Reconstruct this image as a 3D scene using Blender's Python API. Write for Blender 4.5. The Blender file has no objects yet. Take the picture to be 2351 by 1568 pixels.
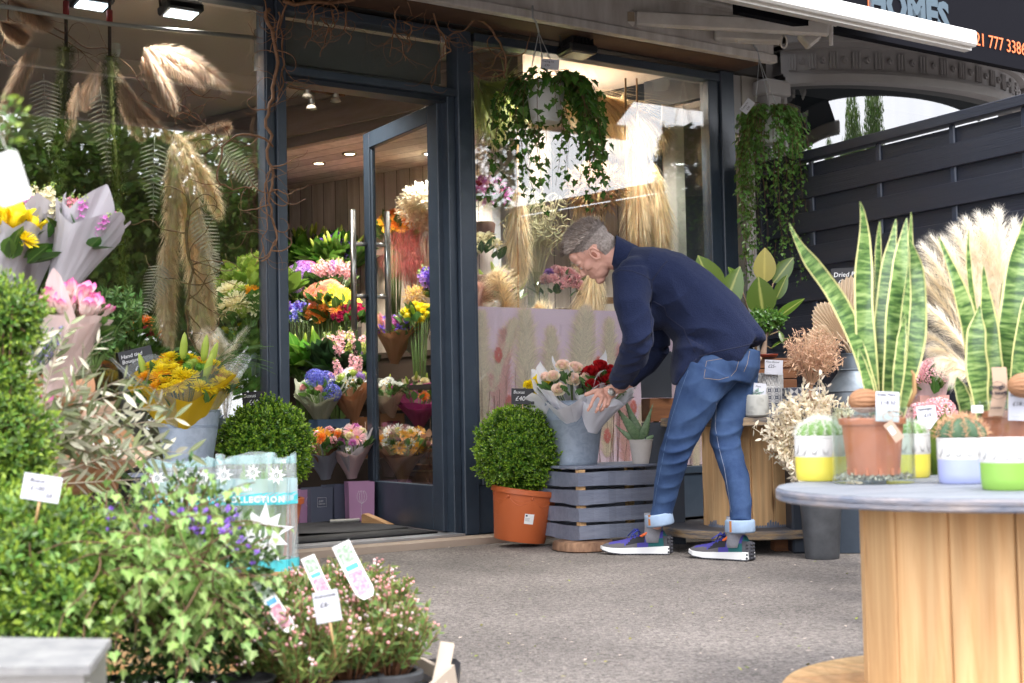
import bpy, bmesh, math, random
import numpy as np
from mathutils import Vector, Matrix, Euler
random.seed(7); RNG = np.random.default_rng(11)
SC = bpy.context.scene; COL = SC.collection
PI = math.pi
# ---------------------------------------------------------------- camera model (2351 x 1568 picture units)
FP, CX, CY = 3265.0, 1175.5, 784.0
TH, PH, CH = math.atan(163/3265), 0.020, 0.70
F_ = Vector((0, math.cos(TH), math.sin(TH))); R0 = Vector((1,0,0)); U0 = Vector((0,-math.sin(TH), math.cos(TH)))
R_ = (R0*math.cos(PH) - U0*math.sin(PH)); U_ = (R0*math.sin(PH) + U0*math.cos(PH))
CAM = Vector((0,0,CH))
def ray(px, py): return F_*FP + R_*(px-CX) - U_*(py-CY)
def W(px, py, d):
    r = ray(px, py); return CAM + r*(d/r.y)
def G(px, py, z=0.0):
    r = ray(px, py); return CAM + r*((z-CH)/r.z)
J = Vector((-.18, 7.92, 0)); D = Vector((.813, .582, 0)).normalized(); N = Vector((D.y, -D.x, 0))
def WF(s, t, z): return J + D*s + N*t + Vector((0,0,z))
def onF(px, py, t=0.0):
    "pixel -> (s, z) on the plane parallel to the shop front, t metres out of it"
    r = ray(px, py); n = N; k = ((J + N*t - CAM).dot(n))/r.dot(n); p = CAM + r*k
    return (p-J).dot(D), p.z
def PF(px, py, t=0.0):
    s, z = onF(px, py, t); return WF(s, t, z)
# ---------------------------------------------------------------- mesh builder
class MB:
    def __init__(s): s.V=[]; s.L=[]; s.F={3:[],4:[]}; s.M={3:[],4:[]}; s.NG=[]; s.n=0
    def add(s, v, f, m=0, luv=None):
        v = np.asarray(v, float).reshape(-1,3); 
        for a in f:
            k=len(a)
            if k in (3,4): s.F[k].append(np.asarray([a])+s.n); s.M[k].append(np.array([m]))
            else: s.NG.append(([i+s.n for i in a], m))
        s.V.append(v); s.L.append(np.zeros_like(v) if luv is None else np.asarray(luv,float)); s.n += len(v); return s
    def inst(s, T, P, R, S, m=0):
        "T=(verts, faces, luv): copies at positions P (N,3), rotations R (N,3,3), scales S (N,) or (N,3)"
        tv, tf, tl = T; tv=np.asarray(tv,float); P=np.asarray(P,float).reshape(-1,3); n=len(P); k=len(tv)
        if n==0: return s
        S=np.asarray(S,float); S = np.repeat(S[:,None],3,1) if S.ndim==1 else S
        v = np.einsum('nij,nkj->nki', R, tv[None]*S[:,None,:]) + P[:,None,:]
        l = np.repeat(np.asarray(tl,float)[None],n,0).copy(); l[:,:,2] = RNG.random(n)[:,None]
        off = (s.n + np.arange(n)*k)
        for kk in (3,4):
            fs=[f for f in tf if len(f)==kk]
            if fs:
                a=np.asarray(fs); s.F[kk].append((a[None]+off[:,None,None]).reshape(-1,kk)); s.M[kk].append(np.full(n*len(fs), m))
        s.V.append(v.reshape(-1,3)); s.L.append(l.reshape(-1,3)); s.n += n*k; return s
    def box(s, c, size, R=None, m=0, bev=0.0):
        x,y,z=[a/2 for a in size]
        if bev>0:
            b=min(bev,x*.9,y*.9,z*.9); v=[]
            for sx in (-1,1):
                for sy in (-1,1):
                    for sz in (-1,1):
                        v += [(sx*x,sy*(y-b),sz*(z-b)),(sx*(x-b),sy*y,sz*(z-b)),(sx*(x-b),sy*(y-b),sz*z)]
            def I(sx,sy,sz,k): return ((sx>0)*4+(sy>0)*2+(sz>0))*3+k
            f=[]
            for a in (-1,1):
                f.append([I(a,-1,-1,0),I(a,1,-1,0),I(a,1,1,0),I(a,-1,1,0)][::a])
                f.append([I(-1,a,-1,1),I(-1,a,1,1),I(1,a,1,1),I(1,a,-1,1)][::a])
                f.append([I(-1,-1,a,2),I(1,-1,a,2),I(1,1,a,2),I(-1,1,a,2)][::a])
                for b2 in (-1,1):
                    f.append([I(-1,a,b2,1),I(1,a,b2,1),I(1,a,b2,2),I(-1,a,b2,2)][::a*b2])
                    f.append([I(a,-1,b2,2),I(a,1,b2,2),I(a,1,b2,0),I(a,-1,b2,0)][::-a*b2 if False else a*b2])
                    f.append([I(a,b2,-1,0),I(a,b2,1,0),I(a,b2,1,1),I(a,b2,-1,1)][::-a*b2 if False else a*b2])
                    for c3 in (-1,1): f.append([I(a,b2,c3,0),I(a,b2,c3,1),I(a,b2,c3,2)][::a*b2*c3])
            v=np.array(v)
        else:
            v=np.array([(i*x,j*y,k*z) for i in(-1,1) for j in(-1,1) for k in(-1,1)])
            f=[(0,1,3,2),(4,6,7,5),(0,4,5,1),(2,3,7,6),(0,2,6,4),(1,5,7,3)]
        lu=v.copy()
        if R is not None: v = v@np.array(R.to_3x3() if hasattr(R,'to_3x3') else R).T
        return s.add(v+np.array(c), f, m, lu)
    def bar(s, a, b, w, h, m=0, up=(0,0,1), bev=0.0):
        "box beam from a to b; w across, h along up"
        a=Vector(a); b=Vector(b); d=b-a; L=d.length; y=d.normalized(); x=y.cross(Vector(up)).normalized(); z=x.cross(y)
        R=Matrix((x,y,z)).transposed(); return s.box((a+b)/2, (w,L,h), R, m, bev)
    def tube(s, pts, rad, n=8, m=0, cap=True, flat=1.0):
        pts=[Vector(p) for p in pts]; k=len(pts)
        if not hasattr(rad,'__len__'): rad=[rad]*k
        v=[]; l=[]; prev=None
        for i,p in enumerate(pts):
            d=(pts[min(i+1,k-1)]-pts[max(i-1,0)]); d = d.normalized() if d.length>1e-9 else Vector((0,0,1))
            if prev is None:
                a = d.cross(Vector((0,0,1))); a = a if a.length>.05 else d.cross(Vector((1,0,0)))
            else: a = prev - d*prev.dot(d)
            a.normalize(); prev=a.copy(); b=d.cross(a)
            for j in range(n):
                t=2*PI*j/n; q=p+(a*math.cos(t)+b*math.sin(t)*flat)*rad[i]; v.append(q[:]); l.append((j/n, i/max(1,k-1), 0))
        f=[(i*n+j, i*n+(j+1)%n, (i+1)*n+(j+1)%n, (i+1)*n+j) for i in range(k-1) for j in range(n)]
        if cap: f += [tuple(range(n))[::-1], tuple(range((k-1)*n,k*n))]
        return s.add(v, f, m, l)
    def lathe(s, prof, n=32, m=0, c=(0,0,0), R=None, mi=None, wob=None):
        "prof: (r,z) list from bottom to top; mi: material per band"
        v=[]; l=[]
        for i,(r,z) in enumerate(prof):
            for j in range(n):
                t=2*PI*j/n; rr = r*(1 if wob is None else wob(t,z)); v.append((rr*math.cos(t), rr*math.sin(t), z)); l.append((j/n, z, 0))
        v=np.array(v); 
        if R is not None: v=v@np.array(R.to_3x3()).T
        v=v+np.array(c); base=s.n; s.V.append(v); s.L.append(np.array(l)); s.n+=len(v)
        for i in range(len(prof)-1):
            mm = m if mi is None else mi[i]
            a=np.array([(i*n+j, i*n+(j+1)%n, (i+1)*n+(j+1)%n, (i+1)*n+j) for j in range(n)])+base
            s.F[4].append(a); s.M[4].append(np.full(n, mm))
        if prof[0][0]>1e-6: s.NG.append((list(range(base,base+n))[::-1], m if mi is None else mi[0]))
        if prof[-1][0]>1e-6: s.NG.append((list(range(base+(len(prof)-1)*n, base+len(prof)*n)), m if mi is None else mi[-1]))
        return s
    def prism(s, poly, h, M=None, m=0):
        "2D polygon (x,y) extruded h along z, then M (Matrix 4x4)"
        n=len(poly); v=[(x,y,0) for x,y in poly]+[(x,y,h) for x,y in poly]
        if M is not None: v=[(M@Vector(p))[:] for p in v]
        f=[tuple(range(n))[::-1], tuple(range(n,2*n))]+[(i,(i+1)%n,n+(i+1)%n,n+i) for i in range(n)]
        return s.add(v,f,m,[(x,y,0) for x,y in poly]*2)
    def grid(s, fn, nu, nv, m=0, wrap=False):
        v=[];l=[]
        for i in range(nv+1):
            for j in range(nu+(0 if wrap else 1)):
                p=fn(j/nu, i/nv); v.append(p[:] if hasattr(p,'xyz') else p); l.append((j/nu,i/nv,0))
        w=nu if wrap else nu+1
        f=[(i*w+j, i*w+(j+1)%w, (i+1)*w+(j+1)%w, (i+1)*w+j) for i in range(nv) for j in range(nu)]
        return s.add(v,f,m,l)
    def xf(s, M):
        A=np.array(M.to_3x3()); t=np.array(M.to_translation()); s.V=[v@A.T+t for v in s.V]; return s
    def build(s, name, mats, parent=None, smooth=True, wc=False, auto=None):
        V=np.concatenate(s.V) if s.V else np.zeros((0,3)); L=np.concatenate(s.L) if s.L else np.zeros((0,3))
        if wc and parent is not None: V = V - np.array(parent.location)
        me=bpy.data.meshes.new(name); f3=np.concatenate(s.F[3]) if s.F[3] else np.zeros((0,3),int); f4=np.concatenate(s.F[4]) if s.F[4] else np.zeros((0,4),int)
        m3=np.concatenate(s.M[3]) if s.M[3] else np.zeros(0,int); m4=np.concatenate(s.M[4]) if s.M[4] else np.zeros(0,int)
        loops=np.concatenate([f3.ravel(), f4.ravel()]+[np.array(f) for f,_ in s.NG]).astype(np.int32)
        tot=np.concatenate([np.full(len(f3),3), np.full(len(f4),4), np.array([len(f) for f,_ in s.NG],int)]).astype(np.int32)
        mi=np.concatenate([m3,m4,np.array([m for _,m in s.NG],int)]).astype(np.int32)
        st=np.concatenate([[0],np.cumsum(tot)[:-1]]).astype(np.int32) if len(tot) else tot
        me.vertices.add(len(V)); me.vertices.foreach_set('co', V.astype(np.float32).ravel())
        me.loops.add(len(loops)); me.loops.foreach_set('vertex_index', loops)
        me.polygons.add(len(tot)); me.polygons.foreach_set('loop_start', st); me.polygons.foreach_set('loop_total', tot); me.polygons.foreach_set('material_index', mi)
        me.polygons.foreach_set('use_smooth', np.full(len(tot), bool(smooth)))
        at=me.attributes.new('luv','FLOAT_VECTOR','POINT'); at.data.foreach_set('vector', L.astype(np.float32).ravel())
        me.update(calc_edges=True); me.validate()
        for mt in (mats if isinstance(mats,(list,tuple)) else [mats]): me.materials.append(mt)
        if smooth and auto: me.set_sharp_from_angle(angle=math.radians(auto))
        o=bpy.data.objects.new(name, me); COL.objects.link(o)
        if parent is not None: o.parent=parent
        return o
def root(name, label, cat, loc=(0,0,0), rz=0, group=None):
    o=bpy.data.objects.new(name,None); COL.objects.link(o); o.location=loc; o.rotation_euler=(0,0,rz); o.empty_display_size=.05
    o['label']=label; o['category']=cat
    if group: o['group']=group
    return o
def tag(o, label=None, cat=None, group=None, kind=None):
    if label: o['label']=label
    if cat: o['category']=cat
    if group: o['group']=group
    if kind: o['kind']=kind
    return o
def child(name, me, parent, loc=(0,0,0), rot=(0,0,0), sc=1.0):
    o=bpy.data.objects.new(name, me); COL.objects.link(o); o.parent=parent; o.location=loc
    if isinstance(rot, Matrix): o.rotation_euler=rot.to_euler()
    else: o.rotation_euler=rot
    o.scale=(sc,)*3 if not hasattr(sc,'__len__') else sc
    return o
def copy_tree(o, parent=None, loc=None, rz=None, label=None, group=None):
    c=o.copy(); COL.objects.link(c)
    if parent is not None: c.parent=parent
    for ch in list(o.children): copy_tree(ch, c)
    if loc is not None: c.location=loc
    if rz is not None: c.rotation_euler=(0,0,rz)
    if label: c['label']=label
    if group: c['group']=group
    return c
# ---------------------------------------------------------------- orientation helpers (numpy)
def nrm(a): return a/np.maximum(np.linalg.norm(a,axis=-1,keepdims=True),1e-9)
def basis(d, up):
    "template y -> d, template z ~ up"
    d=nrm(np.asarray(d,float)); up=np.broadcast_to(np.asarray(up,float), d.shape); x=np.cross(d,up)
    bad=np.linalg.norm(x,axis=1)<1e-3; x[bad]=np.cross(d[bad], np.array([.3,.9,.2])); x=nrm(x); z=np.cross(x,d)
    return np.stack([x,d,z],axis=2)
def rdir(n): return nrm(RNG.normal(size=(n,3)))
def rnd(a,b,n=None): return RNG.uniform(a,b,n)
# ---------------------------------------------------------------- templates: length 1 along +y, normal +z
def T_leaf(w=.28, fold=.06, droop=.05, seg=3):
    v=[];l=[];f=[]; k=seg+1
    for i in range(k+1):
        t=i/k; ww=w*math.sin(PI*min(1,t**.85))**.8 if 0<t<1 else 0; z=-droop*t*t
        if i in (0,k): v.append((0,t,z)); l.append((0,t,0))
        else: v += [(-ww,t,z+fold*ww/w),(0,t,z),(ww,t,z+fold*ww/w)]; l += [(-1,t,0),(0,t,0),(1,t,0)]
    f += [(0,2,1),(0,3,2)]
    for i in range(1,k-1):
        a=1+(i-1)*3; f += [(a,a+1,a+4,a+3),(a+1,a+2,a+5,a+4)]
    a=1+(k-2)*3; e=len(v)-1; f += [(a,a+1,e),(a+1,a+2,e)]
    return v,f,l
def T_small(w=.3): # 4 tris
    return [(0,0,0),(w,.5,.05),(0,1,-.04),(-w,.5,.05),(0,.5,-.02)],[(0,1,4),(1,2,4),(2,3,4),(3,0,4)],[(0,0,0),(1,.5,0),(0,1,0),(-1,.5,0),(0,.5,0)]
def T_ivy():
    o=[(0,0),(.18,-.12),(.42,-.14),(.36,.12),(.62,.30),(.33,.42),(.22,.62),(0,1.0)]
    pts=o+[(-x,y) for x,y in o[1:-1][::-1]]
    v=[(x,y,.08*abs(x)-.12*y*y) for x,y in pts]+[(0,.28,-.04)]; n=len(pts)
    return v,[(i,(i+1)%n,n) for i in range(n)],[(x*1.6,y,0) for x,y in pts]+[(0,.28,0)]
def T_petal(w=.3, cup=.15, curl=.1, tipw=.6, nu=2, nv=4, ruf=0):
    v=[];l=[]
    for i in range(nv+1):
        t=i/nv; ww=w*(math.sin(PI*min(.999,(.08+.92*t))**1.0) if tipw<=0 else (t**.7)*(1-(1-tipw)*t**3)*1.0)
        if i==nv and tipw>0: ww*=.75
        for j in range(nu+1):
            u=j/nu*2-1; v.append((u*ww, t-(.12*abs(u)**2 if i==nv else 0), cup*ww/w*u*u*.6 + curl*t*t + ruf*math.sin(7*u+9*t)*t)); l.append((u,t,0))
    return v,[(i*(nu+1)+j,i*(nu+1)+j+1,(i+1)*(nu+1)+j+1,(i+1)*(nu+1)+j) for i in range(nv) for j in range(nu)],l
def T_strand(w=.012, bend=.25): # fine plume hair
    return [(-w,0,0),(w,0,0),(w*.8,.5,-bend*.3),(-w*.8,.5,-bend*.3),(0,1,-bend)],[(0,1,2,3),(3,2,4)],[(0,0,0),(0,0,0),(0,.5,0),(0,.5,0),(0,1,0)]
TL=T_leaf(); TS=T_small(); TSN=T_small(.17); TI=T_ivy(); TST=T_strand()
# ---------------------------------------------------------------- materials
def _n(t, typ, **kw):
    x=t.nodes.new(typ)
    for k,v in kw.items(): setattr(x,k,v)
    return x
def mat(name, col, rough=.6, metal=0., col2=None, noise=0, amt=.5, isl=0., isl_hue=0., bump=0., bscale=60., transl=0., spec=.5, detail=4., coat=0., alpha=None, stretch=None, wave=None, sheen=0.):
    """col/col2 mixed by noise; isl: brightness variation per mesh island; bump strength with bscale"""
    m=bpy.data.materials.new(name); m.use_nodes=True; t=m.node_tree; L=t.links; p=t.nodes['Principled BSDF']
    p.inputs['Roughness'].default_value=rough; p.inputs['Metallic'].default_value=metal; p.inputs['Specular IOR Level'].default_value=spec
    if coat: p.inputs['Coat Weight'].default_value=coat; p.inputs['Coat Roughness'].default_value=.12
    if sheen: p.inputs['Sheen Weight'].default_value=sheen; p.inputs['Sheen Roughness'].default_value=.5
    c=_n(t,'ShaderNodeRGB'); c.outputs[0].default_value=(*col,1); out=c.outputs[0]
    tc=_n(t,'ShaderNodeTexCoord'); vec=tc.outputs['Object']
    if stretch:
        mp=_n(t,'ShaderNodeMapping'); mp.inputs['Scale'].default_value=stretch; L.new(vec,mp.inputs[0]); vec=mp.outputs[0]
    if col2 is not None:
        nz=_n(t,'ShaderNodeTexNoise'); nz.inputs['Scale'].default_value=noise or 5; nz.inputs['Detail'].default_value=detail; nz.inputs['Roughness'].default_value=.65; L.new(vec,nz.inputs[0])
        if wave: nz.inputs['Distortion'].default_value=wave
        mr=_n(t,'ShaderNodeMapRange'); mr.inputs[1].default_value=.5-.22/amt; mr.inputs[2].default_value=.5+.22/amt; L.new(nz.outputs[0],mr.inputs[0])
        mx=_n(t,'ShaderNodeMix',data_type='RGBA'); L.new(mr.outputs[0],mx.inputs[0]); L.new(out,mx.inputs[6]); mx.inputs[7].default_value=(*col2,1); out=mx.outputs[2]
    if isl or isl_hue:
        g=_n(t,'ShaderNodeNewGeometry'); hs=_n(t,'ShaderNodeHueSaturation'); L.new(out,hs.inputs['Color'])
        a=_n(t,'ShaderNodeMapRange'); a.inputs[3].default_value=1-isl; a.inputs[4].default_value=1+isl; L.new(g.outputs['Random Per Island'],a.inputs[0]); L.new(a.outputs[0],hs.inputs['Value'])
        if isl_hue:
            fr=_n(t,'ShaderNodeMath',operation='MULTIPLY'); fr.inputs[1].default_value=7.31; L.new(g.outputs['Random Per Island'],fr.inputs[0])
            f2=_n(t,'ShaderNodeMath',operation='FRACT'); L.new(fr.outputs[0],f2.inputs[0])
            b=_n(t,'ShaderNodeMapRange'); b.inputs[3].default_value=.5-isl_hue; b.inputs[4].default_value=.5+isl_hue; L.new(f2.outputs[0],b.inputs[0]); L.new(b.outputs[0],hs.inputs['Hue'])
        out=hs.outputs[0]
    L.new(out,p.inputs['Base Color'])
    if bump:
        b=_n(t,'ShaderNodeBump'); b.inputs['Strength'].default_value=bump; b.inputs['Distance'].default_value=.004
        n2=_n(t,'ShaderNodeTexNoise'); n2.inputs['Scale'].default_value=bscale; n2.inputs['Detail'].default_value=5; L.new(vec,n2.inputs[0]); L.new(n2.outputs[0],b.inputs['Height']); L.new(b.outputs[0],p.inputs['Normal'])
    if transl:
        o=t.nodes['Material Output']; tr=_n(t,'ShaderNodeBsdfTranslucent'); L.new(out,tr.inputs[0]); mx=_n(t,'ShaderNodeMixShader'); mx.inputs[0].default_value=transl
        L.new(p.outputs[0],mx.inputs[1]); L.new(tr.outputs[0],mx.inputs[2]); L.new(mx.outputs[0],o.inputs[0])
    if alpha is not None: p.inputs['Alpha'].default_value=alpha
    m['_p']=1
    return m
def leafmat(name, col, vein=None, rough=.45, isl=.3, hue=.02, transl=.25, edge=None, tip=None, coat=0.):
    "foliage: colour per leaf, midrib from luv.x, optional pale margin or tip"
    m=mat(name,col,rough,isl=isl,isl_hue=hue,transl=transl,coat=coat); t=m.node_tree; L=t.links; p=t.nodes['Principled BSDF']
    src=p.inputs['Base Color'].links[0].from_socket; at=_n(t,'ShaderNodeAttribute',attribute_name='luv'); sx=_n(t,'ShaderNodeSeparateXYZ'); L.new(at.outputs['Vector'],sx.inputs[0])
    ab=_n(t,'ShaderNodeMath',operation='ABSOLUTE'); L.new(sx.outputs[0],ab.inputs[0]); out=src
    def mixin(sock, lo, hi, c):
        nonlocal out
        mr=_n(t,'ShaderNodeMapRange'); mr.inputs[1].default_value=lo; mr.inputs[2].default_value=hi; L.new(sock,mr.inputs[0])
        mx=_n(t,'ShaderNodeMix',data_type='RGBA'); L.new(mr.outputs[0],mx.inputs[0]); L.new(out,mx.inputs[6]); mx.inputs[7].default_value=(*c,1); out=mx.outputs[2]
    if vein: mixin(ab.outputs[0], .16,.02, vein)
    if edge: mixin(ab.outputs[0], .62,.8, edge)
    if tip: mixin(sx.outputs[1], .6,1., tip)
    L.new(out,p.inputs['Base Color'])
    for nd in t.nodes:
        if nd.type=='BSDF_TRANSLUCENT': L.new(out,nd.inputs[0])
    return m
def emis(name, col, s):
    m=bpy.data.materials.new(name); m.use_nodes=True; p=m.node_tree.nodes['Principled BSDF']; p.inputs['Emission Color'].default_value=(*col,1); p.inputs['Emission Strength'].default_value=s; p.inputs['Base Color'].default_value=(*col,1); return m
def glassmat(name, tint=(.96,.98,.97), ior=1.5, add=0.0, rough=0.0, cloud=0.0):
    m=bpy.data.materials.new(name); m.use_nodes=True; t=m.node_tree; L=t.links; t.nodes.remove(t.nodes['Principled BSDF']); o=t.nodes['Material Output']
    tr=_n(t,'ShaderNodeBsdfTransparent'); tr.inputs[0].default_value=(*tint,1); gl=_n(t,'ShaderNodeBsdfGlossy'); gl.inputs['Roughness'].default_value=rough; gl.inputs[0].default_value=(1,1,1,1)
    lw=_n(t,'ShaderNodeLayerWeight'); lw.inputs[0].default_value=.5; pw=_n(t,'ShaderNodeMath',operation='POWER'); pw.inputs[1].default_value=4.5; L.new(lw.outputs['Facing'],pw.inputs[0])
    f0=((ior-1)/(ior+1))**2+add; ad=_n(t,'ShaderNodeMath',operation='MULTIPLY_ADD',use_clamp=True); ad.inputs[1].default_value=(1-f0)*.8; ad.inputs[2].default_value=f0; L.new(pw.outputs[0],ad.inputs[0])
    mx=_n(t,'ShaderNodeMixShader'); L.new(ad.outputs[0],mx.inputs[0]); L.new(tr.outputs[0],mx.inputs[1]); L.new(gl.outputs[0],mx.inputs[2]); res=mx.outputs[0]
    if cloud:
        df=_n(t,'ShaderNodeBsdfDiffuse'); df.inputs[0].default_value=(.9,.95,.95,1); m2=_n(t,'ShaderNodeMixShader'); m2.inputs[0].default_value=cloud; L.new(res,m2.inputs[1]); L.new(df.outputs[0],m2.inputs[2]); res=m2.outputs[0]
    L.new(res,o.inputs[0]); return m
def sc(r,g,b):
    "sRGB 0-255 as seen -> linear base colour"
    f=lambda c:(c/255/12.92 if c<=10 else ((c/255+.055)/1.055)**2.4); return (f(r),f(g),f(b))
# ---------------------------------------------------------------- text
def text_mesh(txt, size, mt, shear=0., ext=.0006, align='LEFT', bold=0., space=1.):
    cu=bpy.data.curves.new('txt','FONT'); cu.body=txt; cu.size=size; cu.shear=shear; cu.extrude=ext; cu.align_x=align; cu.offset=bold; cu.space_character=space; cu.resolution_u=2
    ob=bpy.data.objects.new('txt',cu); me=bpy.data.meshes.new_from_object(ob); me.name='writing'; me.materials.clear(); me.materials.append(mt)
    bpy.data.objects.remove(ob); bpy.data.curves.remove(cu); return me
def writing(txt, size, mt, parent, loc, rot, shear=.2, align='LEFT', bold=0., name='lettering', space=1., ext=.0006):
    return child(name, text_mesh(txt,size,mt,shear,ext,align,bold,space), parent, loc, rot)
def evalmesh(mb, voxel=.01, smooth=4, disp=None, disp_s=.01, disp_scale=.05, name='body', pre=None, factor=.5):
    "union of closed pieces -> one continuous smooth surface"
    o=mb.build(name,[],None); me=o.data
    r=o.modifiers.new('r','REMESH'); r.mode='VOXEL'; r.voxel_size=voxel; r.use_smooth_shade=True
    s=o.modifiers.new('s','SMOOTH'); s.iterations=smooth; s.factor=factor
    dg=bpy.context.evaluated_depsgraph_get(); dg.update(); nm=bpy.data.meshes.new_from_object(o.evaluated_get(dg)); nm.name=name
    bpy.data.objects.remove(o); bpy.data.meshes.remove(me)
    nm.polygons.foreach_set('use_smooth', np.full(len(nm.polygons),True)); return nm
def meshobj(name, me, mats, parent=None, wc=True):
    me.materials.clear()
    for mt in (mats if isinstance(mats,(list,tuple)) else [mats]): me.materials.append(mt)
    if wc and parent is not None: me.transform(Matrix.Translation(-parent.location))
    o=bpy.data.objects.new(name,me); COL.objects.link(o)
    if parent is not None: o.parent=parent
    return o
# ================================================================ materials
NAVY=mat('navy_paint',(.031,.045,.066),.36,bump=.15,bscale=90,col2=(.048,.066,.092),noise=9,amt=.8)
NAVYD=mat('navy_dark',(.016,.022,.034),.45)
STEEL=mat('steel',(.62,.61,.58),.28,1.,stretch=(40,40,1),col2=(.45,.44,.42),noise=4)
GALV=mat('galvanised',(.44,.51,.60),.42,.35,col2=(.26,.315,.40),noise=18,amt=.8,wave=1.6,bump=.05,bscale=30)
GALVD=mat('old_zinc',(.13,.16,.19),.5,.6,col2=(.22,.25,.28),noise=8,amt=1.3,wave=.8)
WHITEP=mat('white_metal',(.62,.60,.56),.45,col2=(.42,.40,.36),noise=7,amt=1.1,bump=.1,bscale=50)
FASC=mat('fascia_metal',(.66,.64,.62),.5,col2=(.44,.41,.38),noise=3,amt=1.2,stretch=(3,3,.6))
BLACK=mat('black_plastic',(.012,.012,.014),.4)
DARKG=mat('dark_grey_plastic',(.035,.037,.042),.5,col2=(.07,.073,.08),noise=14,amt=1.)
WHITE=mat('white_plastic',(.75,.75,.73),.4)
TERRA=mat('orange_plastic',(.52,.125,.035),.42,bump=.06,bscale=200,col2=(.45,.10,.03),noise=6)
TERRA2=mat('terracotta_plastic',(.52,.15,.075),.4,col2=(.62,.21,.12),noise=3)
SOIL=mat('soil',(.035,.022,.014),.95,bump=1.,bscale=120,col2=(.09,.05,.03),noise=60)
WOOD=mat('pine_wood',(.68,.45,.22),.72,col2=(.56,.33,.14),noise=4.5,amt=1.5,stretch=(9,9,.45),wave=.9,bump=.2,bscale=30,isl=.14,isl_hue=.008)
WOODH=mat('pine_wood_level',(.56,.33,.15),.55,col2=(.40,.21,.09),noise=3,amt=1.2,stretch=(1.2,9,9),wave=.8,bump=.2,bscale=30,isl=.15)
WOODR=mat('red_brown_wood',(.27,.105,.035),.6,col2=(.13,.045,.015),noise=3,amt=1.2,stretch=(1.5,9,9),bump=.3,bscale=40,isl=.2)
BLUEW=mat('blue_grey_painted_wood',(.14,.16,.22),.55,col2=(.21,.23,.29),noise=4,amt=1.1,stretch=(1.3,8,8),bump=.5,bscale=35,isl=.12)
TOPW=mat('grey_painted_top',(.13,.145,.175),.6,col2=(.22,.235,.265),noise=3.5,amt=1.3,stretch=(1,8,6),bump=.5,bscale=30)
TOPE=mat('grey_painted_edge',(.11,.135,.19),.65,col2=(.30,.26,.25),noise=5,amt=1.6,stretch=(1,1,5),bump=.8,bscale=60)
DTOP=mat('dark_painted_top',(.06,.066,.085),.6,col2=(.11,.115,.135),noise=5,amt=1.3,bump=.4,bscale=40)
DTOPE=mat('dark_painted_edge',(.07,.08,.10),.65,col2=(.34,.23,.12),noise=7,amt=1.4,stretch=(1,1,7),bump=.9,bscale=60)
TWIG=mat('twig_bark',(.16,.075,.035),.7,col2=(.28,.15,.08),noise=20,amt=1.2,bump=.4,bscale=150)
KRAFT=mat('kraft_paper',(.44,.23,.12),.75,bump=.5,bscale=14,transl=.12,col2=(.38,.19,.09),noise=6)
KRAFTP=mat('pale_kraft',(.55,.38,.28),.75,bump=.4,bscale=14,transl=.15)
GREYP=mat('grey_paper',(.40,.385,.42),.6,bump=.5,bscale=12,transl=.25,col2=(.47,.45,.48),noise=3)
SILVP=mat('silver_grey_paper',(.88,.88,.91),.42,bump=.6,bscale=12,transl=.30,col2=(.80,.80,.85),noise=3)
SLATEP=mat('slate_paper',(.22,.225,.26),.55,bump=.5,bscale=14,transl=.15)
PINKP=mat('pale_pink_paper',(.58,.42,.42),.6,bump=.5,bscale=12,transl=.3)
BLUSH=mat('blush_paper',(.72,.56,.53),.6,bump=.5,bscale=12,transl=.35)
SAGEP=mat('sage_paper',(.42,.45,.33),.65,bump=.5,bscale=14,transl=.2)
MAGP=mat('magenta_paper',(.40,.045,.20),.55,bump=.5,bscale=14,transl=.15)
YELP=mat('yellow_paper',(.72,.47,.012),.5,bump=.4,bscale=10,transl=.3)
CARD=mat('card_white',(.60,.61,.68),.6); CARDB=mat('card_slate',(.018,.018,.022),.55); CHALK=mat('chalk',(.8,.8,.8),.8); INK=mat('ink',(.012,.012,.025),.6)
CREAM=mat('cream_render',(.42,.40,.37),.8,bump=.3,bscale=40,col2=(.35,.33,.31),noise=2)
MOULD=mat('moulding_paint',(.42,.41,.41),.7,col2=(.33,.32,.32),noise=4)
BRICK=mat('red_brick_plain',(.30,.10,.05),.8,col2=(.20,.06,.03),noise=9)
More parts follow.
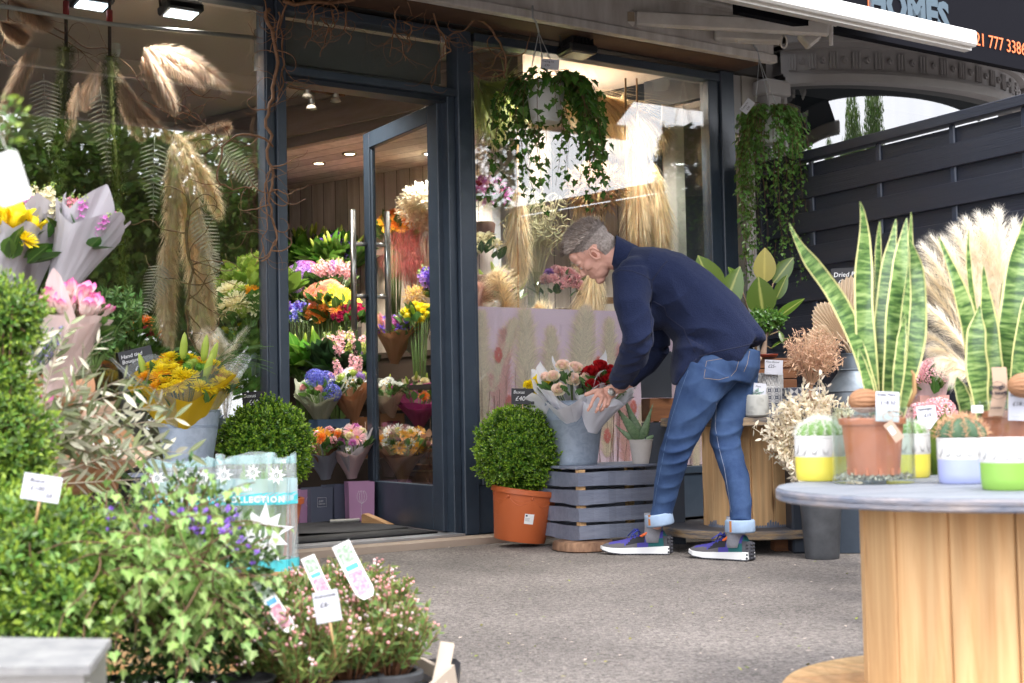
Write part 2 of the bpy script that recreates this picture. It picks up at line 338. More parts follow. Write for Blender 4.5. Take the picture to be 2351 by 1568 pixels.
def knots(m,sc_=(7,7,1.6),dk=(.16,.07,.02)):
    t=m.node_tree; p=t.nodes['Principled BSDF']; L=t.links; src=p.inputs['Base Color'].links[0].from_socket; tc=[n for n in t.nodes if n.type=='TEX_COORD'][0]
    mp=_n(t,'ShaderNodeMapping'); mp.inputs['Scale'].default_value=sc_; L.new(tc.outputs['Object'],mp.inputs[0]); vo=_n(t,'ShaderNodeTexVoronoi'); vo.inputs['Scale'].default_value=1.; L.new(mp.outputs[0],vo.inputs['Vector'])
    mr=_n(t,'ShaderNodeMapRange'); mr.inputs[1].default_value=.13; mr.inputs[2].default_value=.07; L.new(vo.outputs['Distance'],mr.inputs[0]); mx=_n(t,'ShaderNodeMix',data_type='RGBA'); L.new(mr.outputs[0],mx.inputs[0]); L.new(src,mx.inputs[6]); mx.inputs[7].default_value=(*dk,1); 
    w=_n(t,'ShaderNodeTexWave'); w.bands_direction='X'; w.inputs['Scale'].default_value=2.6; w.inputs['Distortion'].default_value=16; w.inputs['Detail'].default_value=3; w.inputs['Detail Scale'].default_value=.8; m3=_n(t,'ShaderNodeMapping'); m3.inputs['Scale'].default_value=(2.2,2.2,.22); L.new(tc.outputs['Object'],m3.inputs[0]); L.new(m3.outputs[0],w.inputs[0])
    m4=_n(t,'ShaderNodeMapRange'); m4.inputs[3].default_value=.86; m4.inputs[4].default_value=1.06; L.new(w.outputs['Fac'],m4.inputs[0]); hs=_n(t,'ShaderNodeHueSaturation'); L.new(mx.outputs[2],hs.inputs['Color']); L.new(m4.outputs[0],hs.inputs['Value']); L.new(hs.outputs[0],p.inputs['Base Color'])
knots(WOOD)
def plankwall(name,c1,c2,gapc,scale,axis=0):
    m=mat(name,c1,.75,col2=c2,noise=2.5,amt=1.3,stretch=(7,7,.8),bump=.2,bscale=40); t=m.node_tree; p=t.nodes['Principled BSDF']; L=t.links; src=p.inputs['Base Color'].links[0].from_socket
    at=_n(t,'ShaderNodeAttribute',attribute_name='luv'); sx=_n(t,'ShaderNodeSeparateXYZ'); L.new(at.outputs['Vector'],sx.inputs[0])
    ml=_n(t,'ShaderNodeMath',operation='MULTIPLY'); ml.inputs[1].default_value=scale; L.new(sx.outputs[axis],ml.inputs[0])
    fr=_n(t,'ShaderNodeMath',operation='FRACT'); L.new(ml.outputs[0],fr.inputs[0]); cp=_n(t,'ShaderNodeMath',operation='COMPARE'); cp.inputs[1].default_value=0.; cp.inputs[2].default_value=.045; L.new(fr.outputs[0],cp.inputs[0])
    mx=_n(t,'ShaderNodeMix',data_type='RGBA'); L.new(cp.outputs[0],mx.inputs[0]); L.new(src,mx.inputs[6]); mx.inputs[7].default_value=(*gapc,1)
    fl=_n(t,'ShaderNodeMath',operation='FLOOR'); L.new(ml.outputs[0],fl.inputs[0]); wn=_n(t,'ShaderNodeTexWhiteNoise',noise_dimensions='1D'); L.new(fl.outputs[0],wn.inputs['W'])
    hs=_n(t,'ShaderNodeHueSaturation'); mr=_n(t,'ShaderNodeMapRange'); mr.inputs[3].default_value=.78; mr.inputs[4].default_value=1.18; L.new(wn.outputs[0],mr.inputs[0]); L.new(mr.outputs[0],hs.inputs['Value']); L.new(mx.outputs[2],hs.inputs['Color'])
    L.new(hs.outputs[0],p.inputs['Base Color']); return m
PLANK=plankwall('whitewashed_planks',(.66,.59,.53),(.47,.39,.33),(.03,.02,.015),7.)
PLANKC=plankwall('ceiling_planks',(.66,.58,.52),(.48,.40,.34),(.03,.02,.015),6.)
CEIL=mat('ceiling_plaster',(.68,.62,.57),.9,col2=(.6,.54,.49),noise=1.5)
SHOPFLOOR=mat('shop_floor',(.055,.045,.06),.35,col2=(.08,.065,.08),noise=3)
GLASS=glassmat('window_glass',ior=1.5,add=.03); GLASSR=glassmat('bright_window_glass',ior=1.5,add=.045); GLASST=glassmat('clear_glass',(.93,.97,.95),1.45,.02); CELLO=glassmat('cellophane',(.93,.97,.97),1.5,.07,.12,cloud=.13)
# asphalt
ASPH=mat('asphalt',(.225,.195,.175),.85,col2=(.125,.112,.104),noise=140,amt=.9,bump=0,detail=8)
def asphalt():
    t=ASPH.node_tree; L=t.links; p=t.nodes['Principled BSDF']; src=p.inputs['Base Color'].links[0].from_socket; tc=[n for n in t.nodes if n.type=='TEX_COORD'][0]
    vo=_n(t,'ShaderNodeTexVoronoi'); vo.inputs['Scale'].default_value=120; L.new(tc.outputs['Object'],vo.inputs['Vector'])
    v2=_n(t,'ShaderNodeTexNoise'); v2.inputs['Scale'].default_value=1.3; v2.inputs['Detail'].default_value=6; L.new(tc.outputs['Object'],v2.inputs[0])
    hs=_n(t,'ShaderNodeHueSaturation'); sp=_n(t,'ShaderNodeSeparateColor'); L.new(vo.outputs['Color'],sp.inputs[0])
    m1=_n(t,'ShaderNodeMapRange'); m1.inputs[3].default_value=.55; m1.inputs[4].default_value=1.6; L.new(sp.outputs[0],m1.inputs[0])
    m2=_n(t,'ShaderNodeMapRange'); m2.inputs[1].default_value=.3; m2.inputs[2].default_value=.7; m2.inputs[3].default_value=.72; m2.inputs[4].default_value=1.22; L.new(v2.outputs[0],m2.inputs[0])
    mm=_n(t,'ShaderNodeMath',operation='MULTIPLY'); L.new(m1.outputs[0],mm.inputs[0]); L.new(m2.outputs[0],mm.inputs[1]); L.new(mm.outputs[0],hs.inputs['Value']); L.new(src,hs.inputs['Color']); L.new(hs.outputs[0],p.inputs['Base Color'])
    b=_n(t,'ShaderNodeBump'); b.inputs['Strength'].default_value=1.; b.inputs['Distance'].default_value=.006; iv=_n(t,'ShaderNodeMath',operation='MULTIPLY'); iv.inputs[1].default_value=-1; L.new(vo.outputs['Distance'],iv.inputs[0]); L.new(iv.outputs[0],b.inputs['Height']); L.new(b.outputs[0],p.inputs['Normal'])
asphalt()
# ================================================================ camera, world, sun
cd=bpy.data.cameras.new('camera'); cam=bpy.data.objects.new('camera',cd); COL.objects.link(cam); SC.camera=cam
cam.matrix_world=Matrix.Translation(CAM)@Matrix((R_,U_,-F_)).transposed().to_4x4()
cd.sensor_width=36; cd.lens=36*FP/2351; cd.clip_end=500; cd.clip_start=.05; cd.dof.use_dof=True; cd.dof.focus_distance=6.9; cd.dof.aperture_fstop=4.8
w=bpy.data.worlds.new("World"); SC.world=w; w.use_nodes=True; t=w.node_tree; bg=t.nodes['Background']
SUN_EL,SUN_AZ=math.radians(52),math.radians(150)   # azimuth from +Y clockwise: behind and right of the camera
sky=t.nodes.new('ShaderNodeTexSky'); sky.sky_type='NISHITA'; sky.sun_disc=False; sky.sun_elevation=SUN_EL; sky.sun_rotation=SUN_AZ; sky.dust_density=2.5; sky.ozone_density=.6
tc=t.nodes.new('ShaderNodeTexCoord'); nz=t.nodes.new('ShaderNodeTexNoise'); nz.inputs['Scale'].default_value=2.2; nz.inputs['Detail'].default_value=6; t.links.new(tc.outputs['Generated'],nz.inputs[0])
mr=t.nodes.new('ShaderNodeMapRange'); mr.inputs[1].default_value=.3; mr.inputs[2].default_value=.62; mr.inputs[3].default_value=.55; mr.inputs[4].default_value=1.; t.links.new(nz.outputs[0],mr.inputs[0])
mx=t.nodes.new('ShaderNodeMix'); mx.data_type='RGBA'; t.links.new(mr.outputs[0],mx.inputs[0]); t.links.new(sky.outputs[0],mx.inputs[6]); mx.inputs[7].default_value=(13.,13.2,14.,1)
t.links.new(mx.outputs[2],bg.inputs[0]); bg.inputs[1].default_value=.15
sd=bpy.data.lights.new('sun','SUN'); sd.energy=1.2; sd.angle=math.radians(14); sd.color=(1,.965,.92); so=bpy.data.objects.new('sun',sd); COL.objects.link(so)
sdir=Vector((math.sin(SUN_AZ)*math.cos(SUN_EL), math.cos(SUN_AZ)*math.cos(SUN_EL), math.sin(SUN_EL))); so.rotation_euler=sdir.to_track_quat('Z','Y').to_euler(); so.location=sdir*30
SC.view_settings.view_transform='Standard'; SC.view_settings.look='None'; SC.view_settings.exposure=1.25; SC.view_settings.gamma=1
SC.render.engine='CYCLES'; SC.cycles.use_denoising=True; SC.cycles.max_bounces=14; SC.cycles.transparent_max_bounces=16; SC.cycles.diffuse_bounces=7; SC.cycles.glossy_bounces=4; SC.cycles.transmission_bounces=10; SC.cycles.caustics_reflective=False; SC.cycles.caustics_refractive=False; SC.cycles.sample_clamp_indirect=6
# ================================================================ ground
b=MB(); b.add([(-60,-60,0),(60,-60,0),(60,60,0),(-60,60,0)],[(0,1,2,3)]); g=b.build('ground',ASPH,smooth=False); g['kind']='structure'
# fallen petals and leaf bits on the tarmac
b=MB(); n=210; P=np.zeros((n,3)); 
for i in range(n):
    p=G(rnd(720,1980),rnd(1250,1568)); P[i]=(p.x,p.y,.006)
d=rdir(n); d[:,2]*=.25; b.inst(TS,P,basis(d,(0,0,1)),rnd(.006,.02,n),0); m2=(RNG.random(n)<.45).astype(int); 
b.M[3]=[np.repeat(m2,4)]
b2=b.build('fallen_leaves',[mat('fallen_leaf',(.25,.27,.05),.6,isl=.5,isl_hue=.05),mat('fallen_petal',(.62,.50,.42),.6,isl=.3)]); b2['kind']='stuff'
RD=Matrix((D,-N,Vector((0,0,1)))).transposed()
def fbox(mb,s0,s1,z0,z1,t0,t1,m=0,bev=0.): return mb.box(WF((s0+s1)/2,(t0+t1)/2,(z0+z1)/2),(abs(s1-s0),abs(t1-t0),abs(z1-z0)),RD,m,bev)
def sP(px,py,t=0.): return onF(px,py,t)[0]
def zP(px,py,t=0.): return onF(px,py,t)[1]
# doorstep
STONE=mat('step_stone',(.42,.33,.26),.85,bump=.5,bscale=50,col2=(.33,.26,.2),noise=6)
b=MB(); fbox(b,-4.2,.75,0,.035,0.06,.23); st=b.build('doorstep',STONE,smooth=False); st['kind']='structure'
# ================================================================ shop
shop=root('flower_shop','navy framed flower shop front with wide windows and open glass door','shop',WF(-.6,0,0))
A0,A1=sP(627,700),sP(664,700); B0,B1=sP(1060,700),sP(1093,700); C0,C1,C2=sP(1637,420),sP(1661,420),sP(1692,420)
ZT=zP(1379,141); ZT1=zP(1379,122); ZB1=zP(665,150); ZB0=zP(665,168); RIS=.30; L0=-4.6
def P_(name,mats,fn,smooth=False,**k):
    b=MB(); fn(b); return b.build(name,mats,shop,smooth=smooth,wc=True,**k)
def two(b,s0,s1,dark=True):
    fbox(b,s0,s1,.03,ZT1,-.09,.0,0,.004)
P_('window_post',NAVY,lambda b:(fbox(b,A0+.035,A1,.03,ZT1-.002,-.10,.0,0,.005),fbox(b,A0-.025,A0+.034,.03,ZT1-.004,-.11,-.02,0,.003),fbox(b,A0-.02,A0-.012,.03,ZT,-.012,-.004,0)))
P_('window_post',NAVY,lambda b:(fbox(b,B0+.002,B1,.03,ZT1-.002,-.12,.0,0,.005),fbox(b,B0+.002-.05,B0,.03,ZB0,-.16,-.035,0,.003),fbox(b,B1-.001,B1+.028,RIS,ZT,-.10,-.02,0,.003)))
P_('corner_post',NAVY,lambda b:(fbox(b,C1,C2,.03,ZT1+.02,-.14,.0,0,.005),fbox(b,C0,C1-.002,RIS,ZT,-.10,-.02,0,.003)))
P_('window_post',NAVY,lambda b:fbox(b,L0-.06,L0,.03,ZT1,-.1,0,0,.004))
P_('door_header',[NAVY,NAVYD],lambda b:(fbox(b,A1,B0,ZB0,ZB1,-.13,-.003,0,.004),fbox(b,A1,B0,ZB0-.03,ZB0-.002,-.17,-.05,1),fbox(b,A1,B0,ZT,ZT1,-.12,-.004,0,.004)))
P_('window_head',NAVY,lambda b:(fbox(b,B1+.028,C1,ZT,ZT1,-.1,-.004,0,.004),fbox(b,L0,A0-.025,ZT,ZT1,-.1,-.004,0,.004)))
P_('stall_riser',NAVY,lambda b:(fbox(b,B1,C1,.03,RIS,-.09,-.025,0,.004),fbox(b,L0,A0-.03,.03,RIS,-.09,-.025,0,.004),fbox(b,B1+.03,C0,RIS,RIS+.045,-.08,-.01,0,.004)))
def pane(name,s0,s1,z0,z1,t=-.05,m=GLASS,th=.006): return P_(name,m,lambda b:fbox(b,s0,s1,z0,z1,t-th/2,t+th/2))
pane('window_pane',B1+.026,C0+.002,RIS+.04,ZT+.002,m=GLASSR); GLASSL=glassmat('left_window_glass',ior=1.5,add=.10); pane('window_pane',L0,A0-.02,RIS,ZT+.002,m=GLASSL); pane('transom_pane',A1-.002,B0+.004,ZB1-.002,ZT+.002)
SHUT=mat('shutter_box',(.20,.21,.205),.4,.2,col2=(.16,.165,.16),noise=3)
P_('roller_shutter_box',SHUT,lambda b:(fbox(b,A1+.01,B0-.02,ZB1+.05,ZT-.01,-.40,-.14),fbox(b,A1+.01,B0-.03,ZB1+.002,ZB1+.048,-.34,-.15)))
# wall above, ceilings, floor, inner walls
P_('upper_wall',[mat('dark_soffit',(.03,.027,.025),.9),mat('old_wood_soffit',(.12,.06,.03),.8,col2=(.04,.02,.015),noise=9)],lambda b:(fbox(b,L0-.1,C2+.3,ZT1+.025,6.,-.3,-.004,0),fbox(b,L0-.1,C2+.02,ZT1+.03,ZT1+.10,-.003,.24,1)))  # upper wall near black, soffit strip brown
IB=Vector((-1.87,12,0)); IA=Vector((.956,9.61,0)); ID=(IA-IB).normalized(); IN=Vector((ID.y,-ID.x,0)) # toward camera
CZ=2.63; HZ=2.93
def wallquad(b,p,q,z0,z1,m=0):
    L=(q-p).length; b.add([(p.x,p.y,z0),(q.x,q.y,z0),(q.x,q.y,z1),(p.x,p.y,z1)],[(0,1,2,3)],m,[(0,0,0),(L,0,0),(L,z1,0),(0,z1,0)])
IC=IB+Vector((-2.6,-1.2,0)); IE=WF(L0-.1,-.1,0); IRc=WF(C2-.05,-.1,0)
P_('back_wall',PLANK,lambda b:(wallquad(b,IB,IA,0,CZ)))
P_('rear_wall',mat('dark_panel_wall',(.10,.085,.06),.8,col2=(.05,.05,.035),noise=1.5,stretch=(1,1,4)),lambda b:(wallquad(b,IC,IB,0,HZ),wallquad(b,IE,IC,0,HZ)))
def ceil(b):
    k=IN*1.35; a=IB+k-ID*.1; c=IA+k+ID*.0
    def q(p,z): return (p.x,p.y,z)
    L=(IA-IB).length
    b.add([q(IB-ID*1.2,CZ),q(IA+ID*.0,CZ),q(c,CZ),q(a-ID*1.2,CZ)],[(3,2,1,0)],0,[(-1.2,1.35,0),(L,1.35,0),(L,0,0),(-1.2,0,0)][::1] and [(0,0,0),(0,L,0),(1.35,L,0),(1.35,0,0)])
P_('plank_ceiling',PLANKC,ceil)
def ceil2(b):
    a=IE; c=IRc; b.add([(a.x,a.y,HZ),(c.x,c.y,HZ),(IA.x,IA.y,HZ),(IB.x,IB.y+.2,HZ),(IC.x,IC.y,HZ)],[(0,1,2,3,4)])
P_('plaster_ceiling',CEIL,ceil2)
def beam(b):
    a=IB+IN*1.35-ID*1.0; c=IA+IN*1.35+ID*.0
    b.bar(a+Vector((0,0,2.76)),c+Vector((0,0,2.76)),.05,.34,0); b.bar(a+IN*.05+Vector((0,0,2.72)),c+IN*.05+Vector((0,0,2.72)),.03,.12,0); b.bar(a+IN*.05+Vector((0,0,2.895)),c+IN*.05+Vector((0,0,2.895)),.06,.05,0)
P_('ceiling_beam',mat('beam_wood',(.40,.33,.29),.8,col2=(.25,.19,.16),noise=5,stretch=(1,1,6)),beam)
P_('shop_floor',SHOPFLOOR,lambda b:b.add([(IE.x,IE.y,.03),(IRc.x,IRc.y,.03),(IA.x,IA.y,.03),(IB.x,IB.y+.2,.03),(IC.x,IC.y,.03)],[(0,1,2,3,4)]))
P_('roof_slab',NAVYD,lambda b:b.add([(-7,4,3.3),(1.5,8.95,3.3),(.9,15,3.3),(-9,14,3.3),(-7,4,3.6),(1.5,8.95,3.6),(.9,15,3.6),(-9,14,3.6)],[(0,1,2,3),(4,5,6,7),(0,1,5,4),(1,2,6,5),(2,3,7,6),(3,0,4,7)]))
P_('side_stall_riser',NAVY,lambda b:b.bar(IRc+Vector((0,0,.3)),IA+Vector((0,0,.3)),.06,.6,0))
P_('side_window_head',NAVY,lambda b:b.bar(IRc+Vector((0,0,2.86)),IA+Vector((0,0,2.86)),.06,.25,0))
P_('side_window_post',NAVY,lambda b:b.bar(IA.lerp(IRc,.12)+Vector((0,0,.6)),IA.lerp(IRc,.12)+Vector((0,0,2.74)),.09,.07,0,up=(0,1,0)))
P_('white_side_post',WHITEP,lambda b:b.bar(IA.lerp(IRc,.36)+Vector((0,.02,.6)),IA.lerp(IRc,.36)+Vector((0,.02,2.74)),.14,.07,0,up=(0,1,0)))
P_('side_window_pane',GLASS,lambda b:b.bar(IRc+Vector((0,0,1.68)),IA+Vector((0,0,1.68)),.006,2.15,0))
P_('door_sill',mat('sill_metal',(.42,.43,.45),.4,.7,bump=.2,bscale=40),lambda b:(fbox(b,A1,B0-.05,.036,.048,-.06,.07),fbox(b,A1,B0-.05,.03,.044,-.20,-.06)))
# downlights with warm lamps, then added fill spots without fittings
lampm=emis('lamp_warm',(1,.82,.55),14); lampw=emis('lamp_white',(.95,.97,1),14); brass=mat('brass_ring',(.35,.27,.16),.3,.9)
def spot(loc,e,col,size=1.9,name='lamp'):
    l=bpy.data.lights.new(name,'SPOT'); l.energy=e; l.color=col; l.spot_size=size; l.spot_blend=.6; l.shadow_soft_size=.05; o=bpy.data.objects.new(name,l); COL.objects.link(o); o.location=loc; return o
for i,(px,py,wm) in enumerate([(803,352,1),(732,374,1),(882,319,0),(967,283,0),(952,413,1),(985,352,0)]):
    r=ray(px,py); p=CAM+r*((CZ-CH)/r.z); 
    fit=root('ceiling_downlight','recessed downlight shining %s on plank ceiling, %s'%(('warm','white')[1-wm],['the lit one left of the open door edge','the one nearest the left post','the left one seen through door glass','brightest one seen through door glass','low one above the cream dried bunch','faint one above the pink dried grass'][i]),'ceiling light',(p.x,p.y,CZ),group='ceiling downlights')
    b=MB(); b.lathe([(.034,-.004),(.052,-.012),(.058,-.002)],20); b.build('light_ring',brass,fit)
    b=MB(); b.lathe([(.0,-.006),(.034,-.006),(.034,-.001)],16); b.build('lamp_face',(lampm if wm else lampw),fit)
    spot((p.x,p.y,CZ-.03),55,(1,.87,.72) if wm else (1,.96,.92))
for s_,t_,e_ in ((-3.3,-.75,30),(-2.5,-.85,35),(-1.6,-1.3,28),(-.6,-1.0,60),(.35,-1.3,45),(.9,-1.3,45),(1.35,-1.05,45),(.55,-.13,34),(1.05,-.13,34),(1.55,-.13,26)):  # added fill spots with no fitting, brighten the window displays
    lp=spot(WF(s_,t_,HZ-.05),e_,(1,.93,.83),2.2)
    if t_==-.13: lp.rotation_euler=(-(N*-.22+Vector((0,0,-1)))).to_track_quat('Z','Y').to_euler(); lp.location.z=2.70; lp.data.spot_size=1.7
    elif s_>.3: lp.rotation_euler=(-(N*.55+Vector((0,0,-1)))).to_track_quat('Z','Y').to_euler()
# ---- open door leaf
zt=ZB0-.02; hg=WF(B0-.055,-.10,0); fe=Vector((-.885,8.80,0)); dd=(fe-hg).normalized(); dl=(fe-hg).length; dn=Vector((-dd.y,dd.x,0))
door=MB(); q=lambda u,z:(hg+dd*u+Vector((0,0,z)))
def dbar(b,u0,u1,z0,z1,th=.045,m=0,off=0.): 
    R=Matrix((dd,dn,Vector((0,0,1)))).transposed(); c=hg+dd*((u0+u1)/2)+dn*off+Vector((0,0,(z0+z1)/2)); b.box(c,(u1-u0,th,z1-z0),R,m,.004)
dbar(door,0,.13,.05,zt); dbar(door,dl-.085,dl,.05,zt); dbar(door,.131,dl-.086,.05,.30); dbar(door,.131,dl-.086,zt-.10,zt)
dbar(door,.125,.145,.30,zt-.1,.02); dbar(door,dl-.10,dl-.08,.30,zt-.1,.02)
DR=door.build('door',NAVY,shop,smooth=False,wc=True); DR['label']='open navy glazed door leaf'
def dsub(name,m,fn,smooth=False):
    b=MB(); fn(b); b.xf(Matrix.Translation(-shop.location)); o=b.build(name,m,DR,smooth=smooth); return o
dsub('door_glass',GLASS,lambda b:dbar(b,.13,dl-.085,.30,zt-.1,.006))
def W2(u,z,off): return hg+dd*u+dn*off+Vector((0,0,z))
zh0=zP(818,757,-.75); 
hz0,hz1=W(900,757,8.75).z, W(900,482,8.75).z
for sgn,nm in ((1,0),(-1,1)):
    def hnd(b,sgn=sgn):
        o=.115*sgn; u=dl-.04; b.tube([W2(u,hz0,o),W2(u,hz1,o)],.019,16); 
        for z in (hz0+.21,hz1-.21): b.tube([W2(u,z,o),W2(u,z,.02*sgn)],.014,12)
    dsub('handle',STEEL,hnd,True)
dsub('lock_plate',DARKG,lambda b:(dbar(b,dl-.002,dl+.006,hz0-.2,hz1+.06,.03),dbar(b,dl+.005,dl+.012,(hz0+hz1)/2-.07,(hz0+hz1)/2+.07,.02)))
# wedge, mats, floor stand
wd=root('door_wedge','small raw wood wedge on the mat holding the open door','wedge',(W(852,1215,8.55).x,8.5,.05),rz=-.5)
b=MB(); b.prism([(-.02,0),(.17,0),(.17,.008),(-.01,.07),(-.02,.06)],.06,Matrix.Rotation(PI/2,4,'X')); b.build('wedge_block',WOODH,wd,smooth=False)
b=MB(); fbox(b,A1+.02,B0-.12,.046,.056,-.52,-.10); o=b.build('door_mat',mat('ribbed_mat',(.018,.018,.02),.8,bump=1.,bscale=8,stretch=(1,60,1),col2=(.03,.03,.032),noise=30)); tag(o,'black ribbed rubber mat just inside the door sill','mat')
b=MB()
b.grid(lambda u,v: WF(-1.22+u*1.0,-.40-v*.75,.066+.018*math.sin(5*u+1)*(1-v)*.4+.006*(u<.02)),24,6); b.grid(lambda u,v: WF(-1.22+u*1.0,-.40-v*.75,.058),4,2)
o=b.build('entrance_mat',mat('carpet_mat',(.028,.028,.030),.95,bump=1.,bscale=400,col2=(.05,.05,.055),noise=250,amt=1.6)); tag(o,'dark grey carpet mat with a curled edge inside the doorway','mat')
b=MB(); p=lambda px,py,z=.075:G(px,py,z); b.tube([p(640,1180),p(785,1189),p(826,1186),p(822,1194),p(758,1197)],.011,8); o=b.build('floor_rail',WHITEP); tag(o,'bent white metal tube lying on the shop floor by grey boxes','rail')
# ---- tiered stand inside door
stand=root('tiered_stand','dark tiered display stand holding the flower buckets inside shop','stand',(IB+IN*.6+ID*1.2)[:])
def tier(b):
    for k,(o0,o1,z) in enumerate(((.05,.40,1.15),(.40,.80,.80),(.80,1.2,.45))):
        a=IB+IN*((o0+o1)/2)+ID*.0; c=IA+IN*((o0+o1)/2)-ID*.6; b.bar(a+Vector((0,0,z)),c+Vector((0,0,z)),o1-o0,.04); b.bar(a+IN*((o1-o0)/2-.02)+Vector((0,0,z/2)),c+IN*((o1-o0)/2-.02)+Vector((0,0,z/2)),.02,z)
b=MB(); tier(b); b.build('shelf',mat('stand_wood',(.05,.03,.02),.7),stand,smooth=False,wc=True)
# ================================================================ fascia and awning
ZF0=zP(1665,125,.28); 
SE=sP(1780,130,.28)
awn=root('awning','retractable awning with dusty metal fascia, folding arm and bright white front bar','awning',WF(0,.3,ZF0))
def A_(name,mats,fn,smooth=False,auto=None):
    b=MB(); fn(b); return b.build(name,mats,awn,smooth=smooth,wc=True,auto=auto)
A_('fascia_board',[FASC,WHITEP],lambda b:(fbox(b,L0-.4,SE-.01,ZF0+.02,ZF0+.36,.24,.275,0),fbox(b,L0-.4,SE,ZF0,ZF0+.05,.24,.30,0,.004)))
A_('cassette_rail',[FASC],lambda b:(fbox(b,L0-.4,SE-.14,ZF0+.27,ZF0+.36,.277,.36,0,.01),fbox(b,L0-.4,SE+.02,ZF0+.361,ZF0+.42,.2,.30,0)))
A_('roller_tube',mat('roller_cloth',(.02,.018,.022),.7,bump=.8,bscale=10),lambda b:b.tube([WF(L0-.4,.40,ZF0+.47),WF(SE+.02,.40,ZF0+.47)],.06,14),True)
TB=1.5; be=W(2236,92,8.12); sB=(be-J).dot(D); tB=(be-J).dot(N); zB=be.z
A_('front_bar',mat('front_bar_paint',(.80,.78,.74),.4,col2=(.70,.67,.62),noise=5,bump=.05),lambda b:(fbox(b,L0-.8,sB,zB-.045,zB+.05,tB-.05,tB+.03,0,.012),fbox(b,L0-.8,sB-.01,zB-.06,zB-.044,tB-.06,tB-.01,0)))
def fabric(b):
    a=WF(L0-.6,.42,ZF0+.535); c=WF(SE,.42,ZF0+.535); d_=WF(sB-.1,tB-.02,zB+.045); e=WF(L0-.6,tB-.02,zB+.045)
    b.grid(lambda u,v:(a.lerp(c,u)).lerp(e.lerp(d_,u),v)+Vector((0,0,-.05*math.sin(PI*v)*(1+.1*math.sin(40*u)))),40,8)
A_('awning_fabric',mat('awning_cloth',(.022,.020,.027),.8,bump=.3,bscale=30),fabric,True)
a0=W(1432,42,8.25); a1=W(1905,66,8.1)
ARM=mat('arm_paint',(.72,.70,.67),.45,col2=(.55,.52,.48),noise=6,amt=1.2)
A_('folding_arm',[ARM,mat('arm_label',(.35,.28,.20),.6)],lambda b:(b.bar(a0+Vector((.07,.005,0)),a1,.05,.088,0,bev=.012),b.bar(a0-Vector((.01,0,.0)),a0+Vector((.072,.005,0)),.06,.10,0,bev=.02),b.bar(a0+Vector((.02,-.034,0)),a0+Vector((.062,-.03,0)),.003,.055,1),b.bar(a0+Vector((.10,.05,.045)),W(1840,62,8.2),.03,.02,0)))
A_('arm_bracket',ARM,lambda b:(b.bar(W(1640,80,8.62),W(1795,86,8.6),.10,.075,0,bev=.01),b.bar(W(1690,72,8.6),W(1700,96,8.6),.05,.05,0,bev=.01),b.bar(W(1895,50,8.1),W(1925,54,8.1),.05,.03,0,bev=.008),b.tube([W(1908,58,8.1),W(1908,104,8.1)],.012,8)))
A_('crank_eye',ARM,lambda b:b.tube([W(1800+7*math.cos(t),96+14*math.sin(t),8.3) for t in np.linspace(PI*-.5,PI*1.4,14)],.006,6),True)
A_('arm_mount',ARM,lambda b:(b.bar(W(1845,70,8.6),W(1870,100,8.6),.1,.1,0,bev=.01),b.bar(W(1780,50,8.9),W(1850,60,8.9),.1,.12,0,bev=.01)))
hidden_canopy=root('awning','second dark awning canopy reaching out over the plant stalls on the left','awning',WF(-2,2.,2.8)); b=MB(); p1,p2,p3,p4=WF(-5.4,.9,3.02),WF(.40,.9,3.02),WF(.40,2.9,2.80),WF(-5.4,2.9,2.80)  # canopy added out of view to block sky in the left window's reflection
b.grid(lambda u,v:(p1.lerp(p2,u)).lerp(p4.lerp(p3,u),v),20,6); b.build('awning_fabric',bpy.data.materials['awning_cloth'],hidden_canopy,wc=True); b=MB(); b.bar(p4,p3,.07,.08,bev=.01); b.build('front_bar',WHITEP,hidden_canopy,smooth=False,wc=True)
# ================================================================ fence
fA=CAM+ray(1827,1193)*(8.9/ray(1827,1193).y); fA.z=0; FD=Vector((.4726,-.881,0)).normalized(); FN=Vector((-FD.y*-1,0,0)); FN=Vector((FD.y,-FD.x,0)) # toward camera/left
if FN.dot(Vector((-1,-1,0)))<0: FN=-FN
def fs(px,py):
    r=ray(px,py); k=((fA-CAM).dot(FN))/r.dot(FN); p=CAM+r*k; return (p-fA).dot(FD),p.z
ft=fs(1990,fs and 313)[1]
_,ZC=fs(2200,259)
fence=root('slatted_fence','tall dark navy fence of staggered horizontal grooved boards','fence',fA[:])
RFm=Matrix((FD,-FN,Vector((0,0,1)))).transposed()
def fb(b,u0,u1,z0,z1,o0,o1,m=0,bev=0.): b.box(fA+FD*((u0+u1)/2)+FN*((o0+o1)/2)+Vector((0,0,(z0+z1)/2)),(u1-u0,abs(o1-o0),z1-z0),RFm,m,bev)
FEN=mat('fence_paint',(.020,.024,.037),.5,bump=.7,bscale=3,stretch=(1,1,60),col2=(.028,.033,.048),noise=2)
U0_,U1_=fs(1765,600)[0],4.2; FENB=mat('fence_batten_paint',(.035,.045,.07),.4)
b=MB(); z=ZC-.06-.10; k=0; per=.212
while z>0:
    fb(b,U0_,U1_,z-.128,z,0,.02,0,.003); z-=per
fb(b,U0_,U1_,ZC-.175,ZC-.072,-.03,-.012,0); z=ZC-.16-.128+.02
while z>0.15:
    fb(b,U0_,U1_,max(.1,z-.124),z,-.03,-.012,0); z-=per
b.build('fence_boards',FEN,fence,smooth=False,wc=True)
b=MB(); fb(b,U0_,U1_,ZC-.058,ZC,-.04,.045,0,.004); b.build('cap_rail',FEN,fence,smooth=False,wc=True)
for px,py in ((1862,400),(2016,340),(2185,290),(2351,260)):
    u=fs(px,py)[0]; b=MB(); fb(b,u-.02,u+.02,.08,ZC-.058,-.012,.006,0,.006); b.build('fence_batten',FENB,fence,smooth=False,wc=True)
